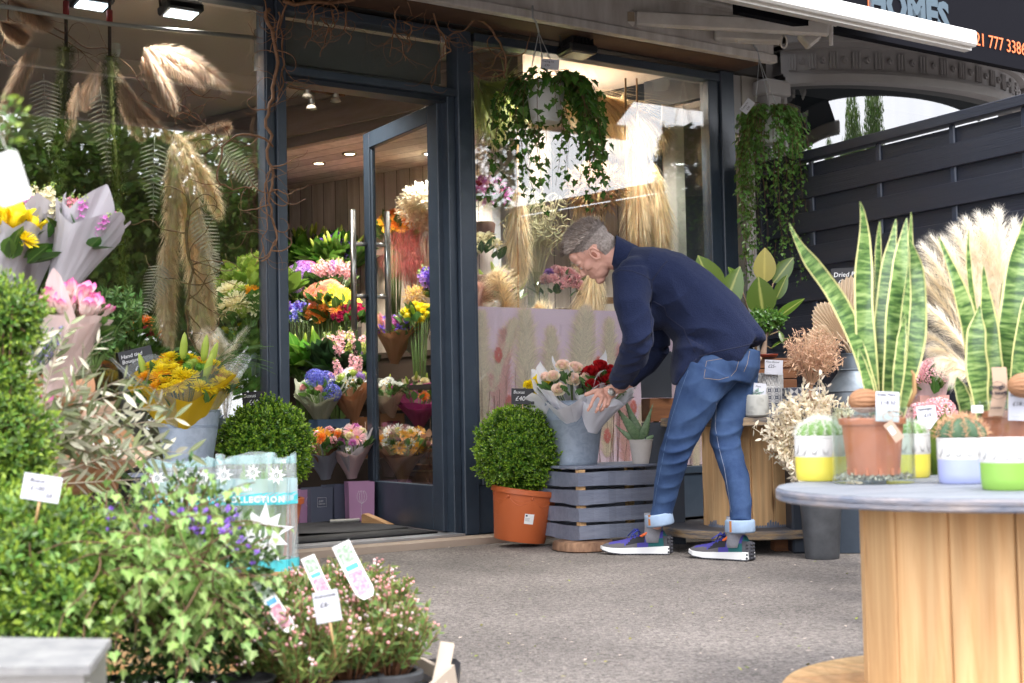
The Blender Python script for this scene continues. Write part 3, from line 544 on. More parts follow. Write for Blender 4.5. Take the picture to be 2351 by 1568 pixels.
u=U0_; b=MB(); fb(b,u-.06,u,.0,ZC+.02,-.05,.05,0,.005); b.build('fence_post',FEN,fence,smooth=False,wc=True)
# ================================================================ neighbouring shop
nb=root('neighbour_shop','grey neighbouring shop with curved bay window, moulded cornice and black sign','shop',WF(3.6,0,0))
def N_(name,mats,fn,smooth=False,auto=None):
    b=MB(); fn(b); return b.build(name,mats,nb,smooth=smooth,wc=True,auto=auto)
sc0,sc1=sP(1795,230,.0),sP(2318,230,0.); scm=(sc0+sc1)/2; hw=(sc1-sc0)/2; BG=.50
def arc(u,out=0.,grow=0.): # u -1..1
    th=u*1.25; return scm+math.sin(th)/math.sin(1.25)*(hw+grow), (math.cos(th)-math.cos(1.25))/(1-math.cos(1.25))*BG+out
def band(b,z0,z1,out,n=40,m=0,grow=0.,back=-.1):
    for i in range(n):
        s0,t0=arc(-1+2*i/n,out,grow); s1,t1=arc(-1+2*(i+1)/n,out,grow)
        p=[WF(s0,t0,z0),WF(s1,t1,z0),WF(s1,t1,z1),WF(s0,t0,z1),WF(s0,back,z0),WF(s1,back,z0),WF(s1,back,z1),WF(s0,back,z1)]
        b.add([q[:] for q in p],[(0,1,2,3),(0,4,5,1),(3,2,6,7)],m)
zq=zP(2060,182,.5); 
def corn(b):
    for z0,z1,o in ((zq-.02,zq+.035,.07),(zq+.035,zq+.06,.04),(zq+.06,zq+.22,.0),(zq+.22,zq+.25,.05),(zq+.25,zq+.31,.10),(zq+.31,zq+.38,.14)): band(b,z0,z1,o,grow=o*.5)
N_('cornice',MOULD,corn)
def flutes(b):
    for i in range(17):
        for k in range(3):
            u=-.93+i*.116+k*.016-.016; s_,t_=arc(u,.008); 
            if i%1==0: b.tube([WF(s_,t_,zq+.085),WF(s_,t_,zq+.195)],.010,6)
        s_,t_=arc(-.93+i*.116+.058,.006); b.tube([WF(s_,t_-.01,zq+.14),WF(s_,t_+.012,zq+.14)],.022,10); b.tube([WF(s_,t_-.01,zq+.14),WF(s_,t_+.02,zq+.14)],.010,8)
N_('frieze_ornament',MOULD,flutes)
GLN=glassmat('bay_glass',(.25,.28,.30),1.5,.17)
N_('bay_window_pane',GLN,lambda b:b.grid(lambda u,v:WF(*arc(-1+2*u,-.03+.004*math.sin(9*u)),.9+(zq-.92)*v),40,4),True)
N_('window_mullion',MOULD,lambda b:[b.tube([WF(*arc(u,-.01),.9),WF(*arc(u,-.01),zq)],.022,8) for u in (-.98,.985)])
N_('stall_wall',CREAM,lambda b:band(b,0,.9,.0))
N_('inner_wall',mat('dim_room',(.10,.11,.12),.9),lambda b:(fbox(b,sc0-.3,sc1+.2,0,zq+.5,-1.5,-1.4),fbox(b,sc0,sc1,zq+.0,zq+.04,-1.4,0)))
N_('side_pilaster',[MOULD,CREAM],lambda b:(fbox(b,sc1,sc1+.22,0,zq+.1,-.1,.12,0,.01),fbox(b,sc1-.06,sc1+.3,zq+.1,zq+.22,-.1,.2,0,.01),fbox(b,C2+.12,sc0,0,zq+.05,-.3,-.05,1),fbox(b,sc0-.18,sc0-.05,0,zq,-.06,.05,0,.01),fbox(b,sc0-.22,sc0,zq-.1,zq,-.06,.09,0,.01)))
N_('passage_wall',mat('pale_render',(.62,.62,.62),.85,col2=(.5,.5,.5),noise=2),lambda b:fbox(b,C2-.6,sc0+.2,0,3.4,-1.9,-1.8))
def bricks(b):
    for r in range(12):
        z=zq-.1+r*.085
        for i in range(8):
            s_=sc1+.30+i*.235+(r%2)*.117; fbox(b,s_,s_+.223,z,z+.073,-.1,.02,0)
    fbox(b,sc1+.3,sc1+2.4,zq-.4,zq+.95,-.12,.012,1)
N_('brick_wall',[mat('red_brick',(.33,.10,.045),.85,isl=.35,bump=.4,bscale=60),mat('mortar',(.30,.27,.24),.9)],bricks)
N_('wall_above',MOULD,lambda b:(fbox(b,C2+.02,sc1+2.4,zq+.38,6,-.3,-.1),fbox(b,C2+.02,sc0+.25,zq-.12,zq+.379,-.28,-.12),fbox(b,C2+.02,sc0-.02,zq-.35,zq+.379,-.119,-.06)))
N_('sign_soffit',MOULD,lambda b:(fbox(b,SE+.05,sc1+2.4,zq+.47,zq+.50,-.1,.93),fbox(b,SE+.05,sc1+2.4,zq+.40,zq+.469,.55,.80,0,.02)))
# sign
sgn=root('shop_sign','large black sign with grey serif word HOMES and orange phone number','sign',WF(4.2,.5,zq+.6))
SPT=.98
za=zP(2300,150,SPT)
SIGNB=mat('sign_black',(.007,.007,.010),.8,spec=.05); SLET=mat('sign_grey_letters',(.10,.135,.165),.8,spec=.05); SORG=mat('sign_orange',(.85,.17,.03),.5)
b=MB(); fbox(b,sP(1700,20,SPT),sP(2600,150,SPT),za,za+1.3,SPT-.06,SPT); b.build('sign_board',SIGNB,sgn,smooth=False,wc=True)
RS=Matrix((D,Vector((0,0,1)),N)).transposed()  # text plane facing camera: x=D,y=Z,z=N
def stext(txt,px,py,hP,mt,bold=0.,shear=0.,sx=1.):
    s_,z_=onF(px,py,SPT); p=WF(s_,SPT+.004,z_); h=zP(px,py-hP,SPT)-z_
    me=text_mesh(txt,h/.70,mt,shear,.002,'LEFT',bold); o=child('lettering',me,sgn,p-sgn.location,RS); o.scale=(sx,1,1); return o
stext('HOMES',1992,30,64,SLET,.012,0,.95)
stext('0121 777 3386',2214,98,30,SORG,.0,0,.88)
stext('4',1975,8,64,SORG,.01)
# ================================================================ foliage and flower library
BOXL=leafmat('box_leaf',(.085,.19,.022),rough=.26,isl=.5,hue=.02,tip=(.32,.50,.04),transl=.25)
BOXD=leafmat('box_leaf_glossy',(.075,.16,.022),rough=.3,isl=.4,hue=.02,tip=(.22,.38,.03),transl=.2)
BOXF=leafmat('box_leaf_near',(.10,.20,.03),rough=.35,isl=.4,hue=.02,tip=(.36,.48,.06),transl=.25)
IVYD=leafmat('ivy_leaf',(.035,.10,.015),vein=(.09,.19,.03),rough=.4,isl=.5,hue=.015,transl=.2)
IVYG=leafmat('ivy_leaf_fresh',(.10,.23,.03),vein=(.20,.36,.07),rough=.4,isl=.4,hue=.02,transl=.3)
IVYV=leafmat('ivy_leaf_variegated',(.14,.24,.06),vein=(.15,.25,.07),edge=(.52,.55,.25),rough=.45,isl=.25,transl=.25)
IVYP=leafmat('ivy_leaf_pale',(.22,.36,.085),vein=(.38,.50,.17),rough=.42,isl=.4,hue=.02,transl=.35)
STEMG=mat('green_stem',(.12,.20,.05),.6); STEMB=mat('woody_stem',(.14,.075,.04),.8)
OLIVE=leafmat('olive_leaf',(.17,.20,.085),vein=(.40,.42,.28),rough=.4,isl=.45,hue=.01,transl=.15)
OLIVEP=leafmat('olive_leaf_underside',(.55,.53,.40),vein=(.45,.45,.32),rough=.5,isl=.2,transl=.2)
ROSM=leafmat('rosemary_leaf',(.09,.19,.045),rough=.5,isl=.4,transl=.15)
ANDL=leafmat('andromeda_leaf',(.17,.27,.07),rough=.4,isl=.4,hue=.03,transl=.3,tip=(.42,.36,.12))
PINKB=mat('pink_bell',(.80,.40,.40),.5,isl=.3,transl=.3); PINKW=mat('pale_bell',(.90,.72,.72),.5,isl=.15,transl=.3)
GRNL=leafmat('bouquet_leaf',(.06,.14,.03),vein=(.12,.22,.06),rough=.4,isl=.45,transl=.2)
GRNB=leafmat('broad_leaf',(.07,.17,.025),vein=(.13,.26,.05),rough=.35,isl=.4,transl=.25)
FIC=leafmat('rubber_leaf',(.075,.13,.018),vein=(.28,.30,.08),rough=.25,isl=.25,hue=.015,transl=.1); FICB=leafmat('rubber_leaf_back',(.27,.22,.065),vein=(.42,.36,.10),rough=.35,isl=.12,transl=.15)
def fmat(n,c,c2=None,tr=.3): 
    return leafmat(n,c,rough=.55,isl=.18,hue=.008,transl=tr,tip=c2)
PET={k:fmat('petal_'+k,*v) for k,v in dict(yellow=((.86,.68,.012),(.95,.80,.03)),gold=((.85,.38,.01),(.9,.5,.02)),orange=((.80,.22,.02),(.85,.30,.05)),red=((.38,.004,.012),(.50,.012,.02)),crimson=((.35,.008,.06),(.45,.02,.1)),
  blush=((.90,.86,.66),(.94,.70,.64)),cream=((.85,.76,.48),(.9,.85,.62)),white=((.85,.85,.80),(.9,.9,.88)),pink=((.80,.25,.35),(.85,.40,.45)),palepink=((.85,.45,.50),(.9,.6,.62)),magenta=((.62,.16,.50),(.72,.28,.62)),
  lilac=((.36,.20,.62),(.52,.30,.68)),purple=((.12,.05,.42),(.22,.10,.55)),blue=((.12,.15,.60),(.26,.25,.72)),green=((.14,.36,.03),(.28,.55,.06)),lime=((.42,.55,.08),(.6,.7,.15)),coral=((.80,.22,.12),(.85,.32,.2)),hpink=((.78,.36,.42),(.86,.58,.50))).items()}
TULB=leafmat('tulip_petal',(.86,.72,.66),rough=.45,isl=.08,transl=.35,tip=(.78,.12,.42)); DISK=mat('flower_centre',(.42,.22,.01),.8,bump=.8,bscale=300,col2=(.62,.42,.02),noise=200); DISKD=mat('flower_centre_dark',(.10,.05,.015),.8,col2=(.3,.14,.02),noise=200)
P_N=T_petal(.10,.05,.02,.8,2,3); P_M=T_petal(.13,.12,.12,.75,2,3); P_R=T_petal(.52,.30,.16,1.0,4,4,.02); P_C=T_petal(.34,.1,.15,1.1,3,3,.10); P_F=T_petal(.42,.1,.1,.95,2,2)
_FC={}
def rings(mb,rs,T,m=0,jit=.12):
    for n,el,ln,r0,z0 in rs:
        ph=np.arange(n)/n*2*PI+rnd(0,6); ph=ph+rnd(-jit,jit,n); e=np.radians(el)+rnd(-jit,jit,n)
        rad=np.stack([np.cos(ph),np.sin(ph),0*ph],1); d=rad*np.cos(e)[:,None]+np.array([0,0,1])*np.sin(e)[:,None]; up=-rad*np.sin(e)[:,None]+np.array([0,0,1])*np.cos(e)[:,None]
        mb.inst(T,rad*r0+np.array([0,0,z0]),basis(d,up),ln*rnd(.92,1.08,n),m)
def flower(kind,col):
    k=(kind,col)
    if k in _FC: return _FC[k]
    b=MB(); mats=[PET[col],DISK]
    if kind=='gerbera': rings(b,[(26,6,1,.1,0),(22,16,.82,.1,.03),(18,35,.35,.12,.04)],P_N); b.lathe([(.0,.02),(.26,.03),(.24,.09),(.1,.12),(0,.12)],14,1); mats[1]=DISKD if col in('gold',) else DISK
    elif kind=='mum': rings(b,[(20,-5,1,.1,0),(18,12,.92,.08,.06),(16,30,.8,.06,.1),(13,50,.65,.05,.14),(9,70,.5,.02,.18),(5,85,.4,.01,.2)],P_M)
    elif kind=='daisy': rings(b,[(14,8,1,.15,0),(12,20,.85,.12,.04)],P_M); b.lathe([(0,.02),(.3,.03),(.28,.12),(0,.16)],10,1)
    elif kind=='rose': rings(b,[(5,32,.95,.12,-.25),(5,48,.95,.12,-.2),(5,60,.88,.12,-.12),(4,70,.78,.1,-.05),(4,78,.66,.09,.02),(3,84,.55,.05,.08),(3,88,.45,.02,.12)],P_R,0,.1)
    elif kind=='carnation':
        n=70; d=rdir(n); d[:,2]=abs(d[:,2])*1.1+.05; b.inst(P_C,d*.25,basis(nrm(d),rdir(n)),rnd(.55,.8,n))
    elif kind=='hydrangea':
        n=70; i=np.arange(n)+.5; z=1-2*i/n*.8; ph=i*2.39996; r=np.sqrt(1-z*z); d=np.stack([r*np.cos(ph),r*np.sin(ph),z*.75],1); dd=nrm(d)
        for q in range(4):
            a=rdir(n); x=nrm(np.cross(dd,a)) if q==0 else (x if q%2==0 else x); 
            if q==0: ax=x; ay=np.cross(dd,ax)
            v=(ax,ay,-ax,-ay)[q]; b.inst(P_F,d*.86+rnd(-.03,.03,(n,1)),basis(v+dd*.15,dd),np.full(n,.20))
    elif kind=='pom':
        n=160; d=rdir(n); b.inst(TSN,d*.75,basis(d,rdir(n)),np.full(n,.3)); b.lathe([(.0,-.8),(.55,-.55),(.78,0),(.55,.55),(0,.8)],12)
    elif kind=='tulip':
        def tf(t,z): return 1+.07*math.cos(3*t)
        b.lathe([(.0,-.02),(.2,.03),(.36,.22),(.38,.45),(.32,.72),(.20,.92)],18,0,wob=tf); rings(b,[(3,84,1.08,.24,0),(3,87,1.15,.2,.0)],T_petal(.36,-.1,-.22,.55,4,5),0,.03); b.L=[l*np.array([1,1,0])+np.array([0,0,0]) for l in b.L]; mats=[TULB if col=='palepink' else PET[col],DISK]
        b.lathe([(.03,-.6),(.03,.0)],6,1); mats[1]=STEMG
    elif kind=='iris': rings(b,[(4,50,1,.02,0),(5,-15,.9,.05,.1),(4,75,.8,.0,0)],T_petal(.22,.15,-.2,.9,2,4)); b.lathe([(.03,-.8),(.03,.0)],5,1); mats[1]=STEMG
    elif kind=='bud': b.lathe([(0,0),(.10,.08),(.14,.3),(.13,.6),(.07,.88),(0,1.)],9,0); mats[0]=PET['lime']
    elif kind in('spike','snap'):
        b.tube([(0,0,-.6),(0,0,.5),(.03,0,1)],.02,5,1); mats[1]=STEMG; n=30 if kind=='spike' else 26
        for i in range(n):
            z=i/n; ph=i*2.4; r=.17*(1-z*.7); el=.3+.8*z; c=Vector((math.cos(ph)*r*.6,math.sin(ph)*r*.6,z*.95))
            m=2 if z>.78 else 0; nn=5; a=np.arange(nn)/nn*2*PI; dv=Vector((math.cos(ph)*math.cos(el),math.sin(ph)*math.cos(el),math.sin(el))); x=dv.orthogonal().normalized(); y=dv.cross(x)
            d=np.array([(x*math.cos(q)+y*math.sin(q)+dv*.5)[:] for q in a]); b.inst(P_C if kind=='snap' else P_F,np.array([c+dv*.05]*nn),basis(d,np.array([dv[:]]*nn)),np.full(nn,(.14 if z<.8 else .05)*(1-z*.35)),m)
        mats.append(PET['lime'])
    elif kind=='tuft': # dried airy cloud
        n=600; d=rdir(n); d[:,2]=abs(d[:,2])*.9+.1; b.inst(TST,d*rnd(.1,.75,(n,1)),basis(nrm(d+rdir(n)*.4),(0,0,1)),rnd(.25,.45,n)*np.array(1.)); 
    o=b.build(kind+'_'+col,mats); me=o.data; bpy.data.objects.remove(o); _FC[k]=me; return me
NM=dict(gerbera='gerbera_flower',mum='chrysanthemum',daisy='daisy_flower',rose='rose',carnation='carnation',hydrangea='hydrangea_head',pom='pompom_flower',tulip='tulip',iris='iris_flower',bud='lily_bud',spike='stock_spike',snap='snapdragon_spike',tuft='dried_tuft')
def dome(parent,specs,R,z0,h,sq=1.,out=.6,leafm=None,nleaf=40,lsize=.07,rs=None,T=TL,face=0.):
    "specs [(kind,col,count,size)] spread over a dome"
    L=[(k,c,s) for k,c,n,s in specs for _ in range(n)]; rr=random.Random(rs if rs is not None else len(L)*7+int(R*1000)); rr.shuffle(L); n=len(L)
    for i,(k,c,s) in enumerate(L):
        q=math.sqrt((i+.4)/n); a=i*2.39996+rr.uniform(-.2,.2); r=R*q; x,y=r*math.cos(a),r*math.sin(a)*sq; z=z0+h*(1-q*q)+rr.uniform(-.012,.012)+face*R*.55*math.sin(a)*q
        nv=Vector((math.cos(a)*q*out+rr.uniform(-.2,.2),math.sin(a)*q*out+rr.uniform(-.2,.2)-face*1.3,1)).normalized()
        rot=(nv.to_track_quat('Z','Y').to_matrix()@Matrix.Rotation(rr.uniform(0,6),3,'Z')); child(NM[k],flower(k,c),parent,(x,y,z),rot,s*rr.uniform(.88,1.1))
    if leafm and nleaf:
        b=MB(); a=rnd(0,2*PI,nleaf); q=np.sqrt(rnd(.1,1.05,nleaf)); P=np.stack([R*q*np.cos(a),R*q*np.sin(a)*sq,z0+h*(1-q*q)-lsize*.7],1); d=np.stack([np.cos(a)*q*.9,np.sin(a)*q*.9,rnd(.4,1.2,nleaf)],1)+rdir(nleaf)*.3
        b.inst(T,P,basis(d,rdir(nleaf)*.5+np.array([0,0,1])),lsize*rnd(.7,1.3,nleaf)); b.build('leaves',leafm,parent)
def paper(parent,mt,H,rb,rt,fl=1.4,peaks=5,amp=.16,seed=0,off=(0,0),name='paper_wrap',wr=.05,rot=0.,z0=0.,dip=0.):
    rr=random.Random(seed); ph=[rr.uniform(0,6) for _ in range(6)]; b=MB()
    def fn(u,v):
        a=u*2*PI; saw=abs(((u*peaks+ph[0])%1)*2-1); tri=lambda q:abs((q/PI)%2-1)*2-1; top=H*(1-amp*.5+amp*saw+amp*.4*math.sin(2*a+ph[1]))*(1-dip*max(0,-math.sin(a+rot))**1.5); z=z0+v*top
        r=rb+(rt-rb)*(v**fl); r*=1+wr*v*(1.0*tri(5*a+ph[2]+1.5*v)+.8*tri(8*a+ph[3]-2.5*v)+.45*tri(17*a+ph[4]+2*v))+.10*max(0,v-.8)*5*(saw-.3)
        return (off[0]*v+r*math.cos(a+rot),off[1]*v+r*math.sin(a+rot),z)
    b.grid(fn,120,12,0,True); return b.build(name,mt,parent,auto=14)
def bouquet(label,loc,mt,H,rt,specs,rb=.03,tilt=(0,0,0),seed=1,leafm=GRNL,nleaf=40,layers=2,z_f=.82,dh=.05,group=None,mt2=None,peaks=5,lsize=.07,cat='bouquet',name='wrapped_bouquet',amp=.16,fR=.78,sq=1.,dip=0.,face=0.):
    r=root(name,label,cat,loc,group=group); r.rotation_euler=tilt
    paper(r,mt,H*.93,rb,rt,1.25,peaks,amp,seed,dip=dip)
    if layers>1: paper(r,mt2 or mt,H*1.06,rb*.9,rt*.93,1.3,peaks+1,amp*1.2,seed+5,rot=.6,dip=dip*1.1)
    b=MB(); rr=random.Random(seed)
    for i in range(14): a=rr.uniform(0,6.28); q=rr.uniform(.2,.8); b.tube([(0,0,.01),(rt*q*.4*math.cos(a),rt*q*.4*math.sin(a),H*.5),(rt*q*math.cos(a),rt*q*math.sin(a),H*z_f)],.003,5)
    b.build('stems',STEMG,r); dome(r,specs,rt*fR,H*z_f,dh,leafm=leafm,nleaf=nleaf,lsize=lsize,rs=seed,sq=sq,face=face); return r
# ---- sprigs
def T_sprig(n=7,lf=TS,size=.55):
    v=[];f=[];l=[]; rr=random.Random(3)
    for i in range(n):
        z=i/(n-1); a=i*2.4; el=.25+1.0*z; d=np.array([[math.cos(a)*math.cos(el),math.sin(el)*1.0,math.sin(a)*math.cos(el)]]); R=basis(d,np.array([[-math.cos(a),.6,-math.sin(a)]]))[0]; s=size*(1-.3*z)
        tv=np.array(lf[0])*s@R.T+np.array([0,z*.85,0]); o=len(v); v+=tv.tolist(); f+=[tuple(k+o for k in q) for q in lf[1]]; l+=[(a_,min(1.,z*.75+.35*b_),0) for a_,b_,_ in lf[2]]
    return v,f,l
SPR=T_sprig(); SPRB=T_sprig(6,T_small(.22),.6)
def leafball(mb,c,r,n,size,m=0,squash=(1,1,1),shell=.22,spr=None,up=.25,noise=.09):
    d=rdir(n); sq=np.array(squash); wob=1+noise*np.sin(d[:,0]*7+1)*np.sin(d[:,1]*6+2)*np.sin(d[:,2]*8)*2; P=np.array(c)+d*sq*(r*(1-shell*RNG.random(n)**1.5)*wob)[:,None]-d*size*.5
    dv=nrm(d*1.0+rdir(n)*.55+np.array([0,0,up])); mb.inst(spr or SPR,P,basis(dv,rdir(n)),size*rnd(.75,1.25,n),m)
def core(parent,c,r,squash=(1,1,1),name='inner_branches'):
    b=MB(); n=60; d=rdir(n)
    for i in range(n): b.tube([c,(Vector(c)+Vector(d[i]*np.array(squash))*r*.9)],[.006,.002],4)
    b.build(name,STEMB,parent)
def pot(parent,r0,r1,h,mt,rim=.012,rimh=.02,soil=True,n=40,name='pot',m2=None):
    b=MB(); b.lathe([(r0*.98,0),(r0,.004),(r1,h-rimh),(r1+rim,h-rimh),(r1+rim+.001,h-.003),(r1+rim-.003,h),(r1-.004,h),(r1-.006,h-.02),(0,h-.021)],n); p=b.build(name,mt,parent,auto=40)
    if soil: b=MB(); b.lathe([(0,h-.018),(r1-.006,h-.02)],20); b.grid(lambda u,v:((u-.5)*1.3*r1,(v-.5)*1.3*r1,h-.016+.006*math.sin(19*u)*math.sin(23*v)),10,10); b.build('soil',SOIL,parent)
    return p
# ---- ivy
def ivy_strands(parent,starts,mt,lf=.035,name='ivy_trail',T=TI,step=.028,stem=STEMB,both=.5,curl=.25,grav=.9,rs=0,mt2=None):
    "starts: list of (point, dir, length)"
    rr=random.Random(rs); b=MB(); s=MB(); P=[];Dv=[];U=[];S=[]
    for p,d,Ln in starts:
        p=Vector(p); d=Vector(d).normalized(); pts=[p.copy()]; k=int(Ln/step); w=rr.uniform(0,6)
        for i in range(k):
            d=(d+Vector((rr.gauss(0,curl),rr.gauss(0,curl),rr.gauss(0,curl*.6)))*.5+Vector((0,0,-grav))*.18).normalized(); p=p+d*step; pts.append(p.copy())
            a=rr.uniform(0,6.28); side=Vector((math.cos(a),math.sin(a),-.2)); ped=side*rr.uniform(.2,.9)*lf; 
            P.append((p+ped)[:]); Dv.append((side+Vector((0,0,-.9))+Vector((rr.gauss(0,.3),rr.gauss(0,.3),0)))[:]); U.append((side*1.2+Vector((0,0,.8)))[:]); S.append(lf*rr.uniform(.55,1.25)*(1-.45*i/k)); 
        s.tube(pts,[.0022*(1-.6*i/len(pts)) for i in range(len(pts))],4)
    b.inst(T,P,basis(np.array(Dv),np.array(U)),np.array(S)); o=b.build(name,mt,parent); s.build('trailing_stems',stem,parent); return o
# ---- plumes, fronds, twigs
def curve3(p0,p1,p2,n=10):
    p0,p1,p2=Vector(p0),Vector(p1),Vector(p2); return [p0*(1-t)**2+p1*2*t*(1-t)+p2*t*t for t in [i/(n-1) for i in range(n)]]
TSF=T_strand(.012,.35); TSB=T_strand(.02,.5)
def plume(mb,pts,hair,n,spread=.7,grav=.2,w0=.25,m=0,T=TST,stem=.0035,along=1.,fade=True,wid=1.):
    pts=[Vector(p) for p in pts]; k=len(pts)-1; A=np.array([p[:] for p in pts]); t=RNG.random(n)**.9; x=t*k; i=np.minimum(x.astype(int),k-1); f=(x-i)[:,None]; P=A[i]*(1-f)+A[i+1]*f; d=nrm(A[i+1]-A[i])
    r=rdir(n); r=nrm(r-d*(r*d).sum(1,keepdims=True)); dv=d*along+r*spread*rnd(.3,1.,(n,1))+np.array([0,0,-grav])*rnd(.4,1.4,(n,1)); prof=np.sin(PI*np.clip(.12+.85*t,0,1))**.6 if fade else 1; L=hair*rnd(.5,1.15,n)*prof
    S=np.stack([L*wid,L,L],1); mb.inst(T,P+r*.003,basis(dv,r*.3+np.array([0,0,1])),S,m)
    if stem: mb.tube(pts,[stem*(1-.7*j/len(pts)) for j in range(len(pts))],5,m)
def frond(mb,base,d,up,L,Wd,droop=.25,n=26,m=0,leafl=.13):
    d=Vector(d).normalized(); up=Vector(up).normalized(); x=d.cross(up).normalized(); up=x.cross(d); base=Vector(base)
    pts=[base+d*(L*t)-up*(droop*L*t*t) for t in [i/12 for i in range(13)]]; mb.tube(pts,[.0025*(1-.8*i/13) for i in range(13)],4,m); P=[];Dv=[];U=[];S=[]
    for i in range(n):
        t=.08+.92*i/n; c=base+d*(L*t)-up*(droop*L*t*t); w=Wd*math.sin(PI*min(1,(.12+.88*t))**.8)**.8*(1.05-t*.75)
        if w<.004: continue
        for sg in (-1,1):
            pd=(x*sg+d*.35-up*.12).normalized(); q=max(3,int(9*w/Wd)+2)
            for j in range(q):
                u=(j+.5)/q; pc=c+pd*(w*u)-up*(.15*w*u*u)
                for s2 in (-1,1): P.append(pc[:]); Dv.append((pd*.75+d*s2*.8)[:]); U.append(up[:]); S.append(w/q*(1.25-.6*u)*1.0)
            P.append(c[:]); Dv.append(pd[:]); U.append(up[:]); S.append(w)
    S=np.array(S); mb.inst(TSN,P,basis(np.array(Dv),np.array(U)),np.stack([np.where(S>.03,S*.25,S*1.1),S,S],1),m)
def twig(mb,pts,r,rs=0,curly=.06,side=6,slen=.14,m=0,sub=5):
    "contorted willow twig that follows pts, with curled side shoots"
    rr=random.Random(rs); pts=[Vector(p) for p in pts]; out=[]
    for i in range(len(pts)-1):
        for j in range(sub):
            t=j/sub; out.append(pts[i].lerp(pts[i+1],t)+Vector((rr.gauss(0,1),rr.gauss(0,.6),rr.gauss(0,1)))*curly*.28)
    out.append(pts[-1]); sm=[out[0]]+[(out[i-1]+out[i]*2+out[i+1])/4 for i in range(1,len(out)-1)]+[out[-1]]
    mb.tube(sm,[r*(1-.6*i/len(sm)) for i in range(len(sm))],6,m)
    for k in range(side):
        i=rr.randrange(1,len(sm)-1); p=sm[i].copy(); a=rr.uniform(0,6.28); cur=[p.copy()]; w=rr.choice((-1,1))*rr.uniform(.35,.8); v=Vector((math.cos(a),rr.gauss(0,.25),math.sin(a))); st=slen/9
        for j in range(11):
            a+=w*(.4+.12*j)*rr.uniform(.2,1.3)*(1 if rr.random()<.8 else -1.5); v=(v*.55+Vector((math.cos(a),rr.gauss(0,.3),math.sin(a)-.15))*.6).normalized(); p=p+v*st*rr.uniform(.7,1.2); cur.append(p.copy())
        mb.tube(cur,[r*.42*(1-.75*j/12) for j in range(12)],5,m)
PAMP=leafmat('pampas_plume',(.72,.56,.42),rough=.85,isl=.25,transl=.35); PAMPL=leafmat('pampas_pale',(.94,.83,.62),rough=.85,isl=.25,transl=.55); PAMPW=leafmat('pampas_cream_white',(.98,.93,.82),rough=.85,isl=.15,transl=.6); PAMPG=leafmat('pampas_green',(.78,.82,.45),rough=.85,isl=.2,transl=.4); PAMPP=leafmat('pampas_pink',(.75,.50,.42),rough=.85,isl=.2,transl=.4)
FERN=leafmat('dried_fern',(.62,.60,.50),rough=.8,isl=.12,transl=.3); MOSS=leafmat('moss',(.09,.11,.018),rough=.9,isl=.5,hue=.03,transl=.1); OAT=leafmat('dried_oat',(.62,.40,.26),rough=.8,isl=.25,hue=.01,transl=.3); RUSC=leafmat('bleached_ruscus',(.82,.74,.58),rough=.6,isl=.12,transl=.35); PALMS=mat('palm_spear',(.72,.58,.42),.7,transl=.3,bump=.2,bscale=60)
PINKG=leafmat('pink_dyed_grass',(.50,.13,.12),rough=.85,isl=.25,transl=.3)
def card(label,loc,w,h,lines,rz=0.,tilt=0.,board=CARD,ink=INK,name='price_card',cat='price card',stick=.0,shear=.15,roll=0.,printed=True,th=.0015,group=None,rx=None):
    r=root(name,label,cat,loc,group=group); r.rotation_euler=(tilt,roll,rz)
    b=MB(); b.box((0,0,h/2),(w,th,h)); b.build('card_face',board,r,smooth=False)
    RX=Matrix.Rotation(PI/2,3,'X')
    for txt,x,z,s in lines: writing(txt,s,ink,r,(x,-th/2-.0006,z),RX,shear,ext=.0003)
    if printed and board is CARD:
        writing('URBAN',h*.11,mat('card_print',(.75,.75,.8),.6) if 'card_print' not in bpy.data.materials else bpy.data.materials['card_print'],r,(-w*.42,-th/2-.0004,h*.16),RX,0,ext=.0002); writing('DESIGN',h*.11,bpy.data.materials['card_print'],r,(-w*.42,-th/2-.0004,h*.04),RX,0,ext=.0002)
    if stick: b=MB(); b.tube([(0,.003,-stick),(0,.003,h*.4)],.003,5); b.build('stick',WOOD,r)
    return r
# ================================================================ the florist
def ell(mb,c,r,R=None,n=14,k=9):
    prof=[(max(1e-5,math.sin(PI*i/k)),-math.cos(PI*i/k)) for i in range(k+1)]; v=[];
    t=MB(); t.lathe(prof,n); V=t.V[0]*np.array(r); 
    if R is not None: V=V@np.array(R.to_3x3()).T
    t.V[0]=V+np.array(c); base=mb.n; mb.V+=t.V; mb.L+=t.L; mb.F[4]+=[a+base for a in t.F[4]]; mb.M[4]+=t.M[4]; mb.NG+=[([i+base for i in f],m) for f,m in t.NG]; mb.n+=t.n
def sectube(mb,secs,n=20):
    "secs: (center, a-vector half axis, b-vector half axis); closed superellipse loft"
    v=[]
    for c,a,b_ in secs:
        c,a,b_=Vector(c),Vector(a),Vector(b_)
        for j in range(n):
            t=2*PI*j/n; x,y=math.cos(t),math.sin(t); e=.88; v.append((c+a*math.copysign(abs(x)**e,x)+b_*math.copysign(abs(y)**e,y))[:])
    k=len(secs); f=[(i*n+j,i*n+(j+1)%n,(i+1)*n+(j+1)%n,(i+1)*n+j) for i in range(k-1) for j in range(n)]+[tuple(range(n))[::-1],tuple(range((k-1)*n,k*n))]
    mb.add(v,f)
def limb(mb,pts,rads,n=16):
    "rads (in-plane, depth) ; pts world"
    secs=[]
    for i,p in enumerate(pts):
        d=(Vector(pts[min(i+1,len(pts)-1)])-Vector(pts[max(i-1,0)])).normalized(); b_=Vector((0,1,0)); b_=(b_-d*b_.dot(d)).normalized(); a=d.cross(b_); ra,rb=rads[i] if hasattr(rads[i],'__len__') else (rads[i],rads[i]); secs.append((p,a*ra,b_*rb))
    sectube(mb,secs,n)
